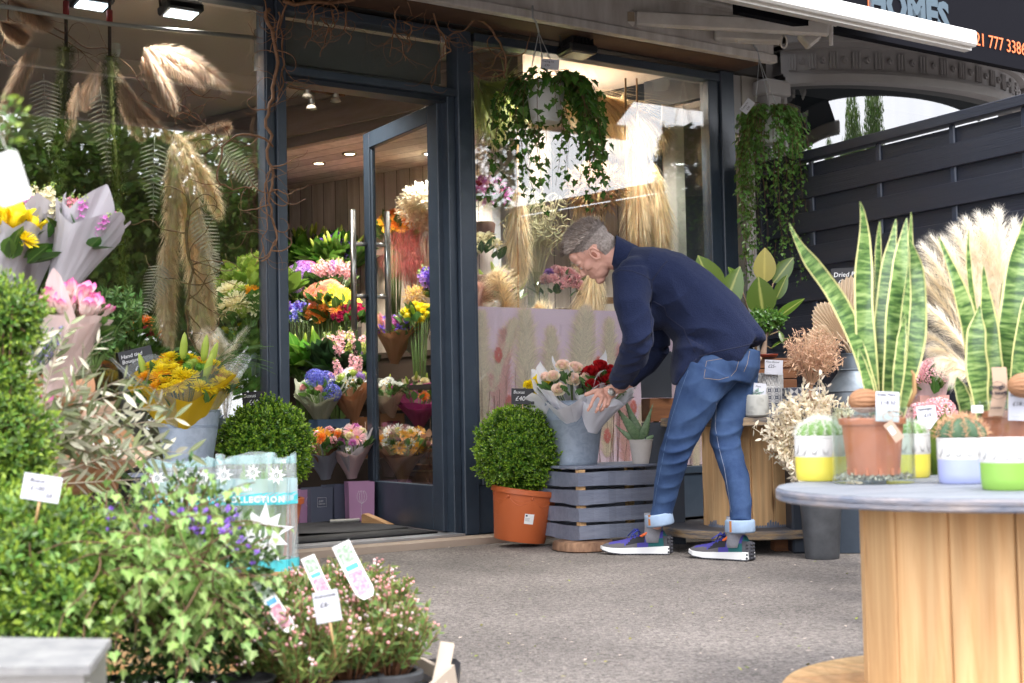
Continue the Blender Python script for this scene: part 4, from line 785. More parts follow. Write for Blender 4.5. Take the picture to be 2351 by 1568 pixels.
SKIN=mat('skin',(.68,.40,.31),.5,col2=(.60,.30,.23),noise=18,amt=.5,bump=.12,bscale=300,spec=.35); FLEECE=mat('navy_fleece',(.0095,.0145,.042),.95,col2=(.020,.028,.068),noise=190,amt=.9,bump=1.,bscale=170,sheen=.08,spec=.1); DENIM=mat('blue_denim',(.013,.031,.095),.85,col2=(.055,.100,.205),noise=9,amt=.65,bump=.6,bscale=420,spec=.2); DENIML=mat('denim_turnup',(.24,.33,.47),.85,col2=(.32,.42,.56),noise=60,bump=.5,bscale=400); THR=mat('stitching',(.30,.22,.14),.7)
HAIRM=mat('grey_brown_hair',(.26,.19,.155),.65,col2=(.48,.41,.36),noise=60,amt=1.5,isl=.6,bump=.6,bscale=400); HAIRG=mat('grey_side_hair',(.36,.31,.285),.7,col2=(.22,.175,.155),noise=70,amt=1.3,isl=.45,bump=.4,bscale=300)
dP=6.80
man=root('person','man in navy fleece and rolled blue jeans bending over a bucket of roses','person',(W(1600,1270,6.85).x,6.85,0))
def Q(px,py,dy=0.): return W(px,py,dP+dy)
# -- head (own frame): x forward (nose), z up (crown), y left
mb=MB(); hr=.101
ell(mb,(-.012,0,.045),(.103,.079,.098)); ell(mb,(.028,0,-.010),(.070,.066,.088)); ell(mb,(.040,0,-.060),(.050,.050,.045)); ell(mb,(.070,0,-.092),(.026,.026,.022)); ell(mb,(.0,0,-.045),(.055,.058,.05))
ell(mb,(.072,0,.028),(.026,.054,.020)); ell(mb,(.066,0,.060),(.032,.055,.040)); ell(mb,(.072,0,-.02),(.026,.046,.03))
sectube(mb,[((.088,0,.018),(.010,0,0),(0,.009,0)),((.103,0,-.004),(.012,0,0),(0,.012,0)),((.110,0,-.020),(.016,0,0),(0,.016,0)),((.098,0,-.030),(.012,0,0),(0,.015,0))],10)
ell(mb,(.100,.013,-.025),(.010,.008,.008)); ell(mb,(.100,-.013,-.025),(.010,.008,.008)); ell(mb,(.089,0,-.049),(.011,.022,.006)); ell(mb,(.087,0,-.060),(.010,.020,.006)); ell(mb,(.075,0,-.054),(.018,.03,.018))
for s_ in (-1,1): ell(mb,(.079,.031*s_,.008),(.010,.015,.008)); ell(mb,(.05,.052*s_,-.01),(.03,.018,.022))
limb(mb,[(-.02,0,-.02),(-.06,0,-.09),(-.085,0,-.17)],[.062,.060,.066])
for s_ in (-1,1):
    Re=Matrix.Rotation(-.15,3,'Y'); ell(mb,(-.010,.083*s_,.0),(.020,.010,.034),Re); 
head=evalmesh(mb,.0035,5,name='head'); 
# ear hollow rim
hx=(Q(1362,652)-Q(1392,570)).normalized() # toward face-down dir placeholder
fwd=Vector((-.66,.20,-.73)).normalized(); upv=Vector((-.60,.0,.66)); upv=(upv-fwd*upv.dot(fwd)).normalized(); lf=upv.cross(fwd)
HM=Matrix((fwd,lf,upv)).transposed().to_4x4(); HS=1.03; HC=Q(1367,585,.02); HM=Matrix.Translation(HC)@HM@Matrix.Scale(HS,4)
body=MB() # continuous body: head+neck baked separately into one mesh with torso, arms, hands, legs beneath the clothes
head.transform(HM); 
v=np.empty(len(head.vertices)*3); head.vertices.foreach_get('co',v); hv=v.reshape(-1,3); hf=[tuple(p.vertices) for p in head.polygons]; body.V.append(hv); body.L.append(np.zeros_like(hv)); body.n=len(hv)
for q in hf:
    k=len(q); (body.F[k].append(np.array([q])),body.M[k].append(np.array([0])))
body.F={k:[np.concatenate(a)] if a else [] for k,a in body.F.items()}; body.M={k:[np.concatenate(a)] if a else [] for k,a in body.M.items()}
# limbs keyed from the photograph
PEL=Q(1668,838,.0); SHL=Q(1447,640,-.16); ELL_=Q(1462,765,-.26); WRL=Q(1404,900,-.02)
inner=MB()
limb(inner,[Q(1690,850),Q(1620,760),Q(1540,690),Q(1470,626),Q(1432,600)],[(.10,.12),(.10,.12),(.10,.14),(.06,.10),(.045,.05)])
# ---------------- hands
def hand(mb,wr,palm_c,fingers,thumb,pn,r=1.):
    limb(mb,[wr+(wr-palm_c)*.9,wr,wr.lerp(palm_c,.55),palm_c,palm_c.lerp(fingers[1][0],.85)],[(.029,.024),(.026,.020),(.034,.019),(.040,.018),(.038,.014)],14)
    for f in fingers:
        n=len(f); mb.tube([palm_c.lerp(f[0],.5)]+f,[.0105*r]+[.0098*r*(1-.10*i) for i in range(n)],10); ell(mb,f[-1],(.0075*r,)*3,n=8,k=6)
        for p in f[:-1]: ell(mb,p,(.0105*r,)*3,n=8,k=6)
    mb.tube(thumb,[.017]+[.0125-.001*i for i in range(len(thumb)-1)],10); ell(mb,thumb[-1],(.0098,)*3,n=8,k=6)
# left hand: watch wrist, thumb/index reaching left, others curled on rim
hd=MB(); hdY=.12
wr=Q(1411,893,hdY-.02); pc=Q(1388,908,hdY)
fl=[[Q(1373,903,hdY-.02),Q(1362,917,hdY-.03),Q(1356,932,hdY-.03),Q(1350,942,hdY-.02)],[Q(1382,915,hdY-.035),Q(1376,930,hdY-.05),Q(1372,940,hdY-.04),Q(1368,946,hdY-.03)],[Q(1391,920,hdY-.03),Q(1387,932,hdY-.04),Q(1383,939,hdY-.03),Q(1379,943,hdY-.02)],[Q(1399,919,hdY-.02),Q(1396,928,hdY-.03),Q(1392,934,hdY-.02)]]
th=[Q(1383,898,hdY-.01),Q(1368,897,hdY-.02),Q(1356,902,hdY-.03),Q(1345,906,hdY-.03)]
hand(hd,wr,pc,fl,th,None)
hm=evalmesh(hd,.0032,3,name='hand'); 
# right hand behind the bouquet, holding its far side
hd=MB(); wr2=Q(1440,880,.40); pc2=Q(1425,885,.42)
hand(hd,wr2,pc2,[[Q(1415,880+i*9,.40),Q(1405,884+i*9,.38),Q(1398,890+i*9,.36)] for i in range(4)],[Q(1420,876,.40),Q(1410,868,.38),Q(1402,866,.36)],None)
hm2=evalmesh(hd,.004,3,name='hand')
im=evalmesh(inner,.014,4,name='t')
# arms and legs of the body under the clothes
lg=MB(); limb(lg,[Q(1638,850,-.06),Q(1577,970,-.07),Q(1553,1035,-.05),Q(1533,1110,.02),Q(1506,1215,.06)],[.07,.06,.045,.036,.024]); limb(lg,[Q(1695,850,.07),Q(1674,960,.03),Q(1666,1020,.0),Q(1690,1100,-.12),Q(1698,1225,-.24)],[.07,.06,.045,.036,.024]); limb(lg,[SHL,ELL_,Q(1416,888,.08)],[.05,.042,.026]); limb(lg,[Q(1450,620,.18),Q(1490,790,.28),Q(1440,880,.40)],[.05,.042,.026])
lm=evalmesh(lg,.012,3,name='t')
def merge(mb,me):
    v=np.empty(len(me.vertices)*3); me.vertices.foreach_get('co',v); v=v.reshape(-1,3); n=len(me.polygons); base=mb.n
    ls=np.empty(n,int); lt=np.empty(n,int); me.polygons.foreach_get('loop_start',ls); me.polygons.foreach_get('loop_total',lt); lv=np.empty(len(me.loops),int); me.loops.foreach_get('vertex_index',lv)
    for k in (3,4):
        s=ls[lt==k]
        if len(s): mb.F[k].append(np.stack([lv[s+i] for i in range(k)],1)+base); mb.M[k].append(np.zeros(len(s),int))
    mb.V.append(v); mb.L.append(np.zeros_like(v)); mb.n+=len(v)
for me in (hm,hm2,im,lm): merge(body,me)
body.build('body',SKIN,man,wc=True)
# ---------------- jacket
jk=MB()
limb(jk,[Q(1702,812,.0),Q(1676,795),Q(1628,742),Q(1575,690),Q(1520,648),Q(1470,622),Q(1432,605)],[(.150,.165),(.172,.18),(.185,.19),(.180,.195),(.165,.21),(.128,.20),(.088,.11)],24)
ell(jk,Q(1462,640,-.13),(.105,.085,.11)); ell(jk,Q(1462,635,.14),(.105,.085,.11)); ell(jk,Q(1500,690,0),(.13,.15,.15)); ell(jk,Q(1512,600,.0),(.10,.17,.06))
limb(jk,[Q(1450,628,-.15),Q(1452,700,-.22),Q(1468,770,-.25),Q(1462,800,-.22)],[(.092,.085),(.088,.080),(.080,.074),(.074,.07)])
limb(jk,[Q(1470,770,-.25),Q(1456,812,-.19),Q(1435,852,-.06),Q(1421,875,.03)],[(.076,.072),(.072,.066),(.060,.055),(.052,.047)])
limb(jk,[Q(1460,640,.17),Q(1500,760,.26),Q(1508,800,.27)],[(.085,.08),(.08,.075),(.07,.07)]); limb(jk,[Q(1512,790,.27),Q(1480,835,.33),Q(1442,872,.38)],[(.072,.07),(.062,.06),(.05,.05)])
# front hem hanging below the belly and back hem
limb(jk,[Q(1592,790,-.02),Q(1574,830,-.02),Q(1559,860,-.02),Q(1550,884,-.02)],[(.10,.16),(.075,.15),(.045,.13),(.018,.09)])
limb(jk,[Q(1640,790,.0),Q(1610,815,-.0)],[(.10,.17),(.05,.16)])
limb(jk,[Q(1715,765,.02),Q(1738,778,.02),Q(1750,783,.02)],[(.07,.16),(.045,.15),(.018,.12)]); 
# collar
jm=evalmesh(jk,.008,5,name='fleece_jacket')
cl=MB(); ax=(Q(1400,572)-Q(1440,598)).normalized()
def wrinkle(me,items,axis=None):
    v=np.empty(len(me.vertices)*3); me.vertices.foreach_get('co',v); v=v.reshape(-1,3); nn=np.empty(len(me.vertices)*3); me.vertices.foreach_get('normal',nn); nn=nn.reshape(-1,3); off=np.zeros(len(v))
    for c,d,R,freq,amp,ph in items: # center, direction across folds, radius, freq, amp
        c=np.array(c); d=nrm(np.array(d)[None])[0]; q=v-c; g=np.exp(-(q**2).sum(1)/(R*R)); x=q@d; off+=amp*g*(1-2.2*np.abs(np.sin(.5*(x*freq*2*PI+ph+3*np.sin(q[:,1]*18)+2*np.sin(q[:,2]*11))))**.8)
    off+=.0025*np.sin(v[:,0]*37+v[:,2]*21)*np.sin(v[:,1]*29+v[:,2]*17)
    v=v+nn*off[:,None]; me.vertices.foreach_set('co',v.ravel()); me.update()
wrinkle(jm,[(Q(1470,775,-.3),(.5,0,-1),.10,14,.010,0),(Q(1445,835,-.2),(.6,0,-1),.09,17,.007,1),(Q(1550,760,-.19),(.8,0,-.7),.16,7,.012,2),(Q(1420,870,-.05),(.4,0,-1),.05,24,.005,0),(Q(1520,700,-.2),(1,0,.3),.12,8,.009,1),(Q(1600,780,-.2),(.3,0,1),.12,8,.008,1),(Q(1450,720,-.3),(.3,0,-1),.1,9,.006,2)])
jacket=meshobj('fleece_jacket',jm,FLEECE,man)
cb=MB(); c0=Q(1440,598); c1=Q(1402,572)
axn=(c1-c0).normalized(); yv=Vector((0,1,0)); yv=(yv-axn*yv.dot(axn)).normalized(); av=axn.cross(yv)
for i,(rr_,t_) in enumerate([]): pass
ring=[]
def col(u,v):
    t=u*2*PI; o=.086+.010*v*0; hgt=(.012+.075*v)*(1-.30*math.cos(t)); return c0-axn*.03+axn*hgt*1.25+av*(math.cos(t)*(.086-.016*v))+yv*(math.sin(t)*(.094-.018*v))
cb.grid(col,32,6,0,True); cb.grid(lambda u,v:(lambda t:c0-axn*.03+axn*(.012+.075*(1-v*.8))*(1-.30*math.cos(t))*1.25+av*math.cos(t)*(.068-.002*v)+yv*math.sin(t)*(.074))(u*2*PI),32,4,0,True)
cb.tube([col(i/32,1) + (c0-axn*.03-col(i/32,1)).normalized()*.003 for i in range(33)],.0045,6); cb.build('collar',FLEECE,man,wc=True)
# seams and hem piping
pm=MB()
bpy.context.view_layer.update()
from mathutils.bvhtree import BVHTree
def onsurf(ob,pts,r,m,name,lift=.001,mt=None,par=None):
    me=ob.data; T=BVHTree.FromPolygons([ (v.co+man.location) for v in me.vertices],[tuple(p.vertices) for p in me.polygons]); out=[]
    for i in range(len(pts)-1):
        for j in range(6):
            px=pts[i][0]+(pts[i+1][0]-pts[i][0])*j/6; py=pts[i][1]+(pts[i+1][1]-pts[i][1])*j/6; rd=ray(px,py).normalized(); h=T.ray_cast(CAM,rd)
            if h[0] is not None and abs(h[0].y-dP)<.8: out.append(h[0]-rd*lift)
    if len(out)>2:
        b=MB(); b.tube(out,r,5); b.build(name,mt,par or man,wc=(par is None)) if par is None else None
SEAM=mat('fleece_seam',(.013,.016,.042),.9,bump=.5,bscale=300)
for L_ in ([(1402,632),(1425,620),(1450,622),(1478,632),(1497,645)],[(1497,645),(1494,720),(1497,770),(1500,800)],[(1497,645),(1520,612),(1535,596)],[(1500,692),(1525,705),(1530,725),(1570,755),(1577,775),(1600,815)],[(1604,819),(1640,808),(1700,796),(1748,783)],[(1550,885),(1575,846),(1604,819)]): onsurf(jacket,L_,.0026,0,'seam',.0,SEAM)
ob=MB()
# ---------------- jeans
jn=MB()
limb(jn,[Q(1675,800,0),Q(1672,838,0),Q(1665,872,0)],[(.148,.15),(.150,.16),(.125,.145)],20)
ell(jn,Q(1640,848,-.07),(.125,.10,.13)); ell(jn,Q(1702,842,.08),(.088,.10,.12))
limb(jn,[Q(1625,850,-.08),Q(1602,905,-.085),Q(1577,970,-.07),Q(1553,1030,-.05),Q(1545,1055,-.03),Q(1533,1110,.02),Q(1522,1160,.05),Q(1515,1195,.06)],[(.128,.115),(.108,.105),(.090,.090),(.074,.078),(.071,.075),(.064,.066),(.052,.058),(.052,.058)],18)
limb(jn,[Q(1690,850,.07),Q(1690,900,.06),Q(1672,960,.03),Q(1664,1010,.0),Q(1676,1050,-.03),Q(1692,1100,-.12),Q(1700,1160,-.20),Q(1700,1200,-.23)],[(.108,.11),(.093,.10),(.082,.088),(.075,.075),(.066,.07),(.058,.062),(.052,.056),(.050,.054)],18)
jnm=evalmesh(jn,.0065,4,name='jeans')
wrinkle(jnm,[(Q(1555,1035,-.12),(.25,0,-1),.085,19,.008,0),(Q(1590,960,-.15),(.5,0,-1),.08,13,.006,1),(Q(1530,1130,-.05),(.15,0,-1),.07,15,.005,1),(Q(1672,1010,-.08),(.15,0,-1),.08,20,.008,2),(Q(1700,1130,-.28),(.1,0,-1),.08,14,.006,0),(Q(1660,885,-.15),(-.4,0,-1),.09,12,.007,2),(Q(1600,890,-.2),(.5,0,-1),.08,10,.005,0)])
jeans=meshobj('jeans',jnm,DENIM,man)
for L_,mt_ in (([(1622,829),(1616,868),(1650,872),(1678,864)],THR),([(1678,864),(1690,850),(1698,822)],THR),([(1622,829),(1660,823),(1698,814)],THR),([(1722,800),(1716,835),(1706,858)],THR),([(1580,850),(1560,905),(1542,960),(1528,1020),(1520,1060),(1508,1120),(1500,1170)],mat('faded_seam',(.09,.15,.27),.8)),([(1645,925),(1642,980),(1650,1025),(1663,1075),(1672,1130),(1680,1185)],mat('pale_seam',(.28,.31,.38),.8))): onsurf(jeans,L_,.0010,0,'stitched_seam',.0005,mt_)
# turn-ups
for c,a in ((Q(1513,1192,.05),-.25),(Q(1699,1207,-.25),.0)):
    b=MB(); R=Matrix.Rotation(a*.6,3,'Y')
    b.lathe([(.052,-.028),(.066,-.03),(.069,-.022),(.068,.02),(.063,.028),(.05,.026)],28,c=c,R=R,wob=lambda t,z:1+.03*math.sin(3*t+1)+.02*math.sin(7*t)); b.build('turn_up',DENIML,man,wc=True)
    b=MB(); b.box(c+Vector((-.050,-.046,0)),(.012,.004,.050),Matrix.Rotation(-.75,3,'Z')); b.build('selvedge_stripe',mat('orange_stitch',(.40,.16,.04),.7),man,smooth=False,wc=True)
# ---------------- socks & shoes (own frame: x forward, z up, heel at 0)
SOCK=mat('grey_sock',(.25,.25,.28),.95,col2=(.36,.36,.40),noise=120,bump=.8,bscale=400); 
SM=[mat('suede_grey',(.10,.095,.105),.9,bump=.5,bscale=300),mat('shoe_purple',(.055,.045,.27),.8,bump=.5,bscale=500),mat('shoe_teal',(.010,.10,.105),.85,bump=.5,bscale=300),mat('shoe_black',(.014,.014,.02),.8),mat('sole_white',(.72,.72,.72),.5),mat('sole_rubber',(.045,.045,.055),.7),mat('shoe_orange',(.9,.17,.04),.5),mat('lace_blue',(.03,.045,.33),.7)]
def shoe(name_label,loc,ang,pitch=0.):
    sh=bpy.data.objects.new('shoe',None); COL.objects.link(sh); sh.parent=man; sh.location=loc-man.location; sh.rotation_euler=(0,pitch,ang)
    st=[(-.012,.030,.052,.085),(.010,.036,.050,.118),(.05,.039,.046,.108),(.09,.038,.045,.100),(.13,.040,.044,.094),(.17,.045,.040,.080),(.21,.049,.034,.070),(.25,.048,.030,.063),(.285,.040,.030,.056),(.308,.022,.034,.046)]
    b=MB(); nu=20
    def up(u,v):
        x=u*(len(st)-1); i=min(int(x),len(st)-2); f=x-i; X,wd,z0,z1=[st[i][k]*(1-f)+st[i+1][k]*f for k in range(4)]
        a=PI*v; c_,s_=math.cos(a),math.sin(a); op=1 if u>.47 else 1; return (X,-wd*math.copysign(abs(c_)**.6,c_)*(1-.25*s_),z0-.012+(z1-z0+.012)*(s_**.75)*(1 if True else 1))
    k0=b.n; b.grid(up,40,20); mi=[]
    for r_ in range(20):
        for cc in range(40):
            u=(cc+.5)/40; v=(r_+.5)/20; X=st[0][0]+u*.317; s_=math.sin(PI*v); z=s_
            m=1
            if u>.62 and z<.62+.5*(u-.62): m=0
            if u>.86: m=0
            if z<.30 and u>.45: m=0
            if u<.30 and z<.55-.3*u: m=2
            if u<.10: m=2
            if .36<u<.62 and .28<z<.86 and (z-.28)<(.62-u)*6 and (z-.15)>(.45-u)*2.2: m=3
            mi.append(m)
    b.M[4]=[np.array(mi)] if len(b.F[4])==1 else [np.array([q]) for q in mi]
    b.build('upper',SM,sh)
    b=MB(); b.tube([(.018+.052+.055*math.cos(t),.030*math.sin(t),.112-.028*math.cos(t)*-1*-1+ (.012 if math.cos(t)<-.3 else 0)) for t in np.linspace(0,2*PI,25)],.0065,8); b.build('collar_trim',SM[6],sh)
    prof=[(-.022,.034),(.0,.044),(.08,.043),(.14,.046),(.21,.053),(.27,.050),(.305,.030),(.318,.008)]
    def outline(g=1.): return [(x*g,-w) for x,w in prof]+[(x*g,w) for x,w in prof[::-1]]
    def slab(z0f,z1f,mt,nm,g=1.,dw=0.):
        b=MB(); o=[(x,y*(1+dw)) for x,y in outline()]; n=len(o); v=[(x,y,z0f(x)) for x,y in o]+[(x*g,y*.94,z1f(x)) for x,y in o]; f=[tuple(range(n))[::-1],tuple(range(n,2*n))]+[(i,(i+1)%n,n+(i+1)%n,n+i) for i in range(n)]; b.add(v,f); b.build(nm,mt,sh,smooth=False)
    zb=lambda x:.004+.022*max(0,(x-.2)/.12)**2
    slab(lambda x:zb(x)+.004,lambda x:.043-.013*min(1,max(0,x)/.25)+.012*max(0,(x-.22)/.1)**2,SM[4],'midsole')
    slab(zb,lambda x:zb(x)+.0055,SM[5],'outsole',1.,.02)
    b=MB()
    b.grid(lambda u,v:(-.026-.006*math.sin(PI*v)+.035*abs(u*2-1)**2.5,(u-.5)*.090*(1-.35*v),.006+.085*v+(.0)),10,8)
    for i in range(5):
        for j in range(4): ell(b,(-.032+.03*abs((j+.5)/4*2-1)**2.5,((j+.5)/4-.5)*.085*(1-.3*i/5),.014+i*.016),(.006,.007,.007),n=8,k=5)
    for i in range(20): x=-.01+i*.0165; w_=np.interp(x,[p_[0] for p_ in prof],[p_[1] for p_ in prof]); b.box((x,-w_+.006,zb(x)+.001),(.008,.01,.007)); b.box((x,w_-.006,zb(x)+.001),(.008,.01,.007))
    b.build('heel_studs',SM[5],sh)
    b=MB()
    for i in range(5): x=.125+i*.019; z=.100-.0085*i; b.tube([(x,-.026,z-.012),(x+.004,0,z+.004),(x,.026,z-.012)],.0032,5)
    b.tube([(.12,0,.104),(.14,-.03,.12),(.165,-.045,.10),(.16,-.03,.085)],.003,5); b.tube([(.12,0,.104),(.15,-.01,.122),(.19,-.04,.085)],.003,5); b.tube([(.12,0,.104),(.13,.03,.118),(.16,.05,.095)],.003,5)
    b.build('laces',SM[7],sh)
    b=MB(); b.lathe([(.046,.06),(.044,.10),(.041,.14),(.042,.20)],18,c=(.058,0,0)); b.build('sock',SOCK,sh)
    b=MB(); b.box((.055,-.0355,.078),(.013,.002,.022)); b.build('side_tab',SM[3],sh,smooth=False)
    return sh
def place_shoe(hx,hy,tx,ty,dpt):
    h=G(hx,hy); t=G(tx,ty); return h,t
h=Vector((W(1541,1277,6.86).x-.02,6.92,0)); sh1=shoe('',h,math.radians(180-14))
h=Vector((W(1736,1290,6.50).x-.03,6.56,0)); sh2=shoe('',h,math.radians(180-42))
# ---------------- hair, eye, watch
hb=MB(); ell(hb,(-.022,0,.066),(.110,.083,.092)); ell(hb,(.045,0,.115),(.050,.055,.034)); ell(hb,(.082,0,.098),(.026,.045,.024))
ell(hb,(-.040,0,.0),(.083,.0735,.078)); hmesh=evalmesh(hb,.0045,2,name='hair')
bm=bmesh.new(); bm.from_mesh(hmesh); bmesh.ops.delete(bm,geom=[v for v in bm.verts if v.co.z < ((.052+.95*(v.co.x-.028) if v.co.x>.028 else -.004) if v.co.x>.004 else (.024 if v.co.x>-.032 else -.058+.25*(v.co.x+.032)))],context='VERTS'); bm.to_mesh(hmesh); bm.free()
hmesh.transform(HM); HO=meshobj('hair',hmesh,[mat('cropped_hair',(.38,.33,.30),.75,col2=(.20,.16,.14),noise=90,amt=1.6,bump=.8,bscale=500)],man)
# short strands on top, grey clipped sides
st=MB(); n=7000; d=rdir(n); d[:,2]=np.abs(d[:,2]); C=np.array([-.022,0,.066]); R3=np.array([.110,.083,.092]); P=C+d*R3; 
keep=(P[:,2]>.045+.95*np.maximum(0,P[:,0]-.012)); P=P[keep]; d=d[keep]; n=len(P); topm=P[:,2]>.098+rnd(-.018,.018,n)
ln=np.where(topm,rnd(.020,.040,n),rnd(.008,.014,n)); dv=nrm(d*np.array([1,1,1])*.9+np.array([.65,0,.25])*topm[:,None]+np.array([-.2,0,-.5])*(~topm)[:,None]+rdir(n)*.25)
TH_=T_strand(.035,.15); st.inst(TH_,P,basis(dv,d),np.stack([ln*np.where(topm,1.3,2.),ln,ln],1)); mi=(~topm).astype(int); st.M[3]=[np.repeat(mi,1)]; st.M[4]=[np.repeat(mi,1)]
# extra fringe pushed forward over the brow
n2=900; P2=np.stack([rnd(.05,.095,n2),rnd(-.048,.048,n2),rnd(.088,.138,n2)],1); P2[:,2]=.150-.75*(P2[:,0]-.045)-.002; dv=nrm(np.array([.8,0,.35])+rdir(n2)*.35); st.inst(TH_,P2,basis(dv,(0,0,1)),rnd(.018,.035,n2))
# back and sides clipped
n3=2600; d=rdir(n3); P3=C+d*(R3*.99)+np.array([0,0,-.0]); k=(P3[:,0]<.030)&(P3[:,2]<.06)&(P3[:,2]>-.045-.1*P3[:,0])&~((abs(P3[:,0]+.01)<.026)&(P3[:,2]<.03)); P3=P3[k]; d=d[k]; st.inst(TH_,P3,basis(nrm(d*.5+np.array([-.3,0,-.6])+rdir(len(d))*.2),d),np.stack([np.full(len(d),.014),np.full(len(d),.009),np.full(len(d),.009)],1),1)
st.xf(HM); st.build('hair_strands',[HAIRM,HAIRG],man,wc=True)
fb_=MB(); 
for s_ in (-1,1):
    ell(fb_,(.086,.031*s_,.007),(.0075,.0095,.006),n=8,k=6)
fb_.xf(HM); fb_.build('eyes',mat('eye_white',(.5,.42,.38),.3),man,wc=True)
fb_=MB()
for s_ in (-1,1):
    fb_.tube([(.093,.018*s_,.028),(.092,.031*s_,.033),(.082,.047*s_,.027)],[.002,.0035,.002],6); fb_.tube([(.094,.019*s_,.011),(.095,.031*s_,.0125),(.087,.043*s_,.009)],[.001,.0016,.001],5)
fb_.xf(HM); fb_.build('eyebrows',HAIRM,man,wc=True)
er=MB()
for s_ in (-1,): pass
er.tube([Vector((-.010+.019*math.cos(t),.0925,.002+.031*math.sin(t))) for t in np.linspace(-1.9,3.4,18)],[.0042]*18,6); er.xf(HM); er.build('ear_rim',SKIN,man,wc=True)
er=MB(); ell(er,(-.006,.0915,.0),(.009,.003,.016)); er.xf(HM); er.build('ear_hollow_shade',mat('skin_shade_tone',(.30,.11,.07),.6),man,wc=True)  # dark patch paints the shade inside the ear
wc_=Q(1409,895,hdY-.028); wa=(Q(1424,880,.06)-Q(1396,905,.12)).normalized()
wt=MB(); Rw=wa.to_track_quat('Z','Y').to_matrix(); wt.lathe([(.0315,-.009),(.034,-.009),(.034,.009),(.0315,.009)],24,c=Q(1403,898,hdY+.005),R=Rw); wt.build('watch_strap',STEEL,man,wc=True,auto=30)
wn=(Vector((.25,-1,.15))).normalized(); Rw=wn.to_track_quat('Z','Y').to_matrix(); wt=MB(); wt.lathe([(.019,-.004),(.020,.004),(.018,.007),(.0165,.0072)],24,c=Q(1404,900,hdY-.036),R=Rw); wt.build('watch_case',STEEL,man,wc=True)
wt=MB(); wt.lathe([(0,.0078),(.0165,.0075)],24,c=Q(1404,900,hdY-.036),R=Rw); wt.build('watch_face',mat('watch_dial',(.5,.5,.47),.4),man,wc=True)
# ================================================================ left foreground
def T3(n): return n
# chequer plate box
zt_=.35; c1=G(-140,1533,zt_); c2=G(205,1530,zt_); c3=G(255,1466,zt_); c4=G(-60,1462,zt_)
r=root('metal_step_box','galvanised chequer plate metal box with flat top, bottom left corner','metal box',(c2.x-.2,c2.y+.1,0))
b=MB(); b.add([c1,c2,c3,c4,c1-Vector((0,0,.012)),c2-Vector((0,0,.012)),c3-Vector((0,0,.012)),c4-Vector((0,0,.012))],[(0,1,2,3),(4,5,1,0),(5,6,2,1),(4,7,6,5)]); b.build('top_plate',mat('speckled_zinc',(.20,.20,.205),.55,.2,col2=(.30,.295,.29),noise=25,amt=1.5),r,smooth=False,wc=True)
b=MB(); k1,k2,k3,k4=[q-Vector((0,0,.013))+Vector((0,.015,0)) for q in (c1,c2,c3,c4)]; k2=k2-Vector((.012,0,0)); k3=k3-Vector((.012,0,0)); low=[Vector((q.x,q.y,0)) for q in (k1,k2,k3,k4)]
b.add([k1,k2,k3,k4]+low,[(4,5,1,0),(5,6,2,1),(6,7,3,2),(7,4,0,3)]); dv=(k2-k1).normalized()
for i in range(16):
    for j in range(7):
        p=k1+dv*(.02+i*.025)+Vector((0,-.001,-.02-j*.025)); a=.8 if (i+j)%2 else -.8; b.tube([p-(dv*math.cos(a)+Vector((0,0,math.sin(a))))*.008,p+(dv*math.cos(a)+Vector((0,0,math.sin(a))))*.008],[.0022,.0022],5)
b.build('side_plate',mat('chequer_plate',(.33,.32,.31),.4,.7,col2=(.45,.44,.42),noise=15),r,smooth=False,wc=True)
# ---- box bushes
def bush(label,balls,n_per,size,m,spr=None,cat='shrub',name='box_bush',potr=None,base=None,group=None):
    c0=Vector(balls[0][0]); rt=root(name,label,cat,(c0.x,c0.y,base if base is not None else 0),group=group); b=MB()
    for c,rr_,sq in balls: leafball(b,c[:],rr_,int(n_per*(rr_/balls[0][1])**2),size,0,sq,.45,spr,.35,.10)
    b.build('foliage',m,rt,wc=True); s=MB()
    for c,rr_,sq in balls:
        for i in range(26):
            d=Vector(rdir(1)[0]); s.tube([Vector((c0.x,c0.y,max(c0.z-rr_,.02))) if i%3==0 else Vector(c),Vector(c)+Vector((d.x*sq[0],d.y*sq[1],d.z*sq[2]))*rr_*.85],[.004,.0015],4)
    s.build('branches',STEMB,rt,wc=True); return rt
bush('large loose pale green box bush behind the metal box',[(W(85,1300,2.95),.165,(1.,.9,.98)),(W(150,1390,2.85),.10,(1.1,.8,.8)),(W(30,1410,2.9),.12,(1,.8,.8)),(W(-20,1260,3.),.13,(1,.8,1))],1100,.040,BOXF,SPRB)
bush('tall clipped box topiary at the left edge, in front of grey wrapped bouquets',[(W(5,1010,3.2),.115,(1,.9,1.1)),(W(15,730,3.2),.088,(1,.9,1.)),(W(-20,870,3.2),.09,(1,.9,1.)),(W(0,1110,3.2),.11,(1,.9,1.))],900,.034,BOXF,SPRB,name='box_topiary')
b=MB(); 
for px,py in ((8,250),(25,268),(0,300),(12,335),(-5,235)): b.inst(SPRB,np.array([W(px-25,py+8,2.1)[:]]),basis(np.array([[1,0,.35]]),rdir(1)),np.array([.042]))
o=b.build('shrub_tip',BOXF); tag(o,'bright green shrub tips poking in above the blank white tag','shrub')
r=root('hanging_tag','blank white round cornered tag hanging at the left edge','tag',W(20,475,2.2)); b=MB()
def rrect(w,h,q,n=5): 
    o=[]
    for cx,cy,a in ((w/2-q,h/2-q,0),(-w/2+q,h/2-q,90),(-w/2+q,-h/2+q,180),(w/2-q,-h/2+q,270)): o+=[(cx+q*math.cos(math.radians(a+90*i/n)),cy+q*math.sin(math.radians(a+90*i/n))) for i in range(n+1)]
    return o
b.prism(rrect(.052,.082,.008),.0008,Matrix.Rotation(PI/2,4,'X')); b.xf(Matrix.Translation((0,0,.045))@Matrix.Rotation(-.32,4,'Y')); b.build('tag_face',WHITE,r,smooth=False)
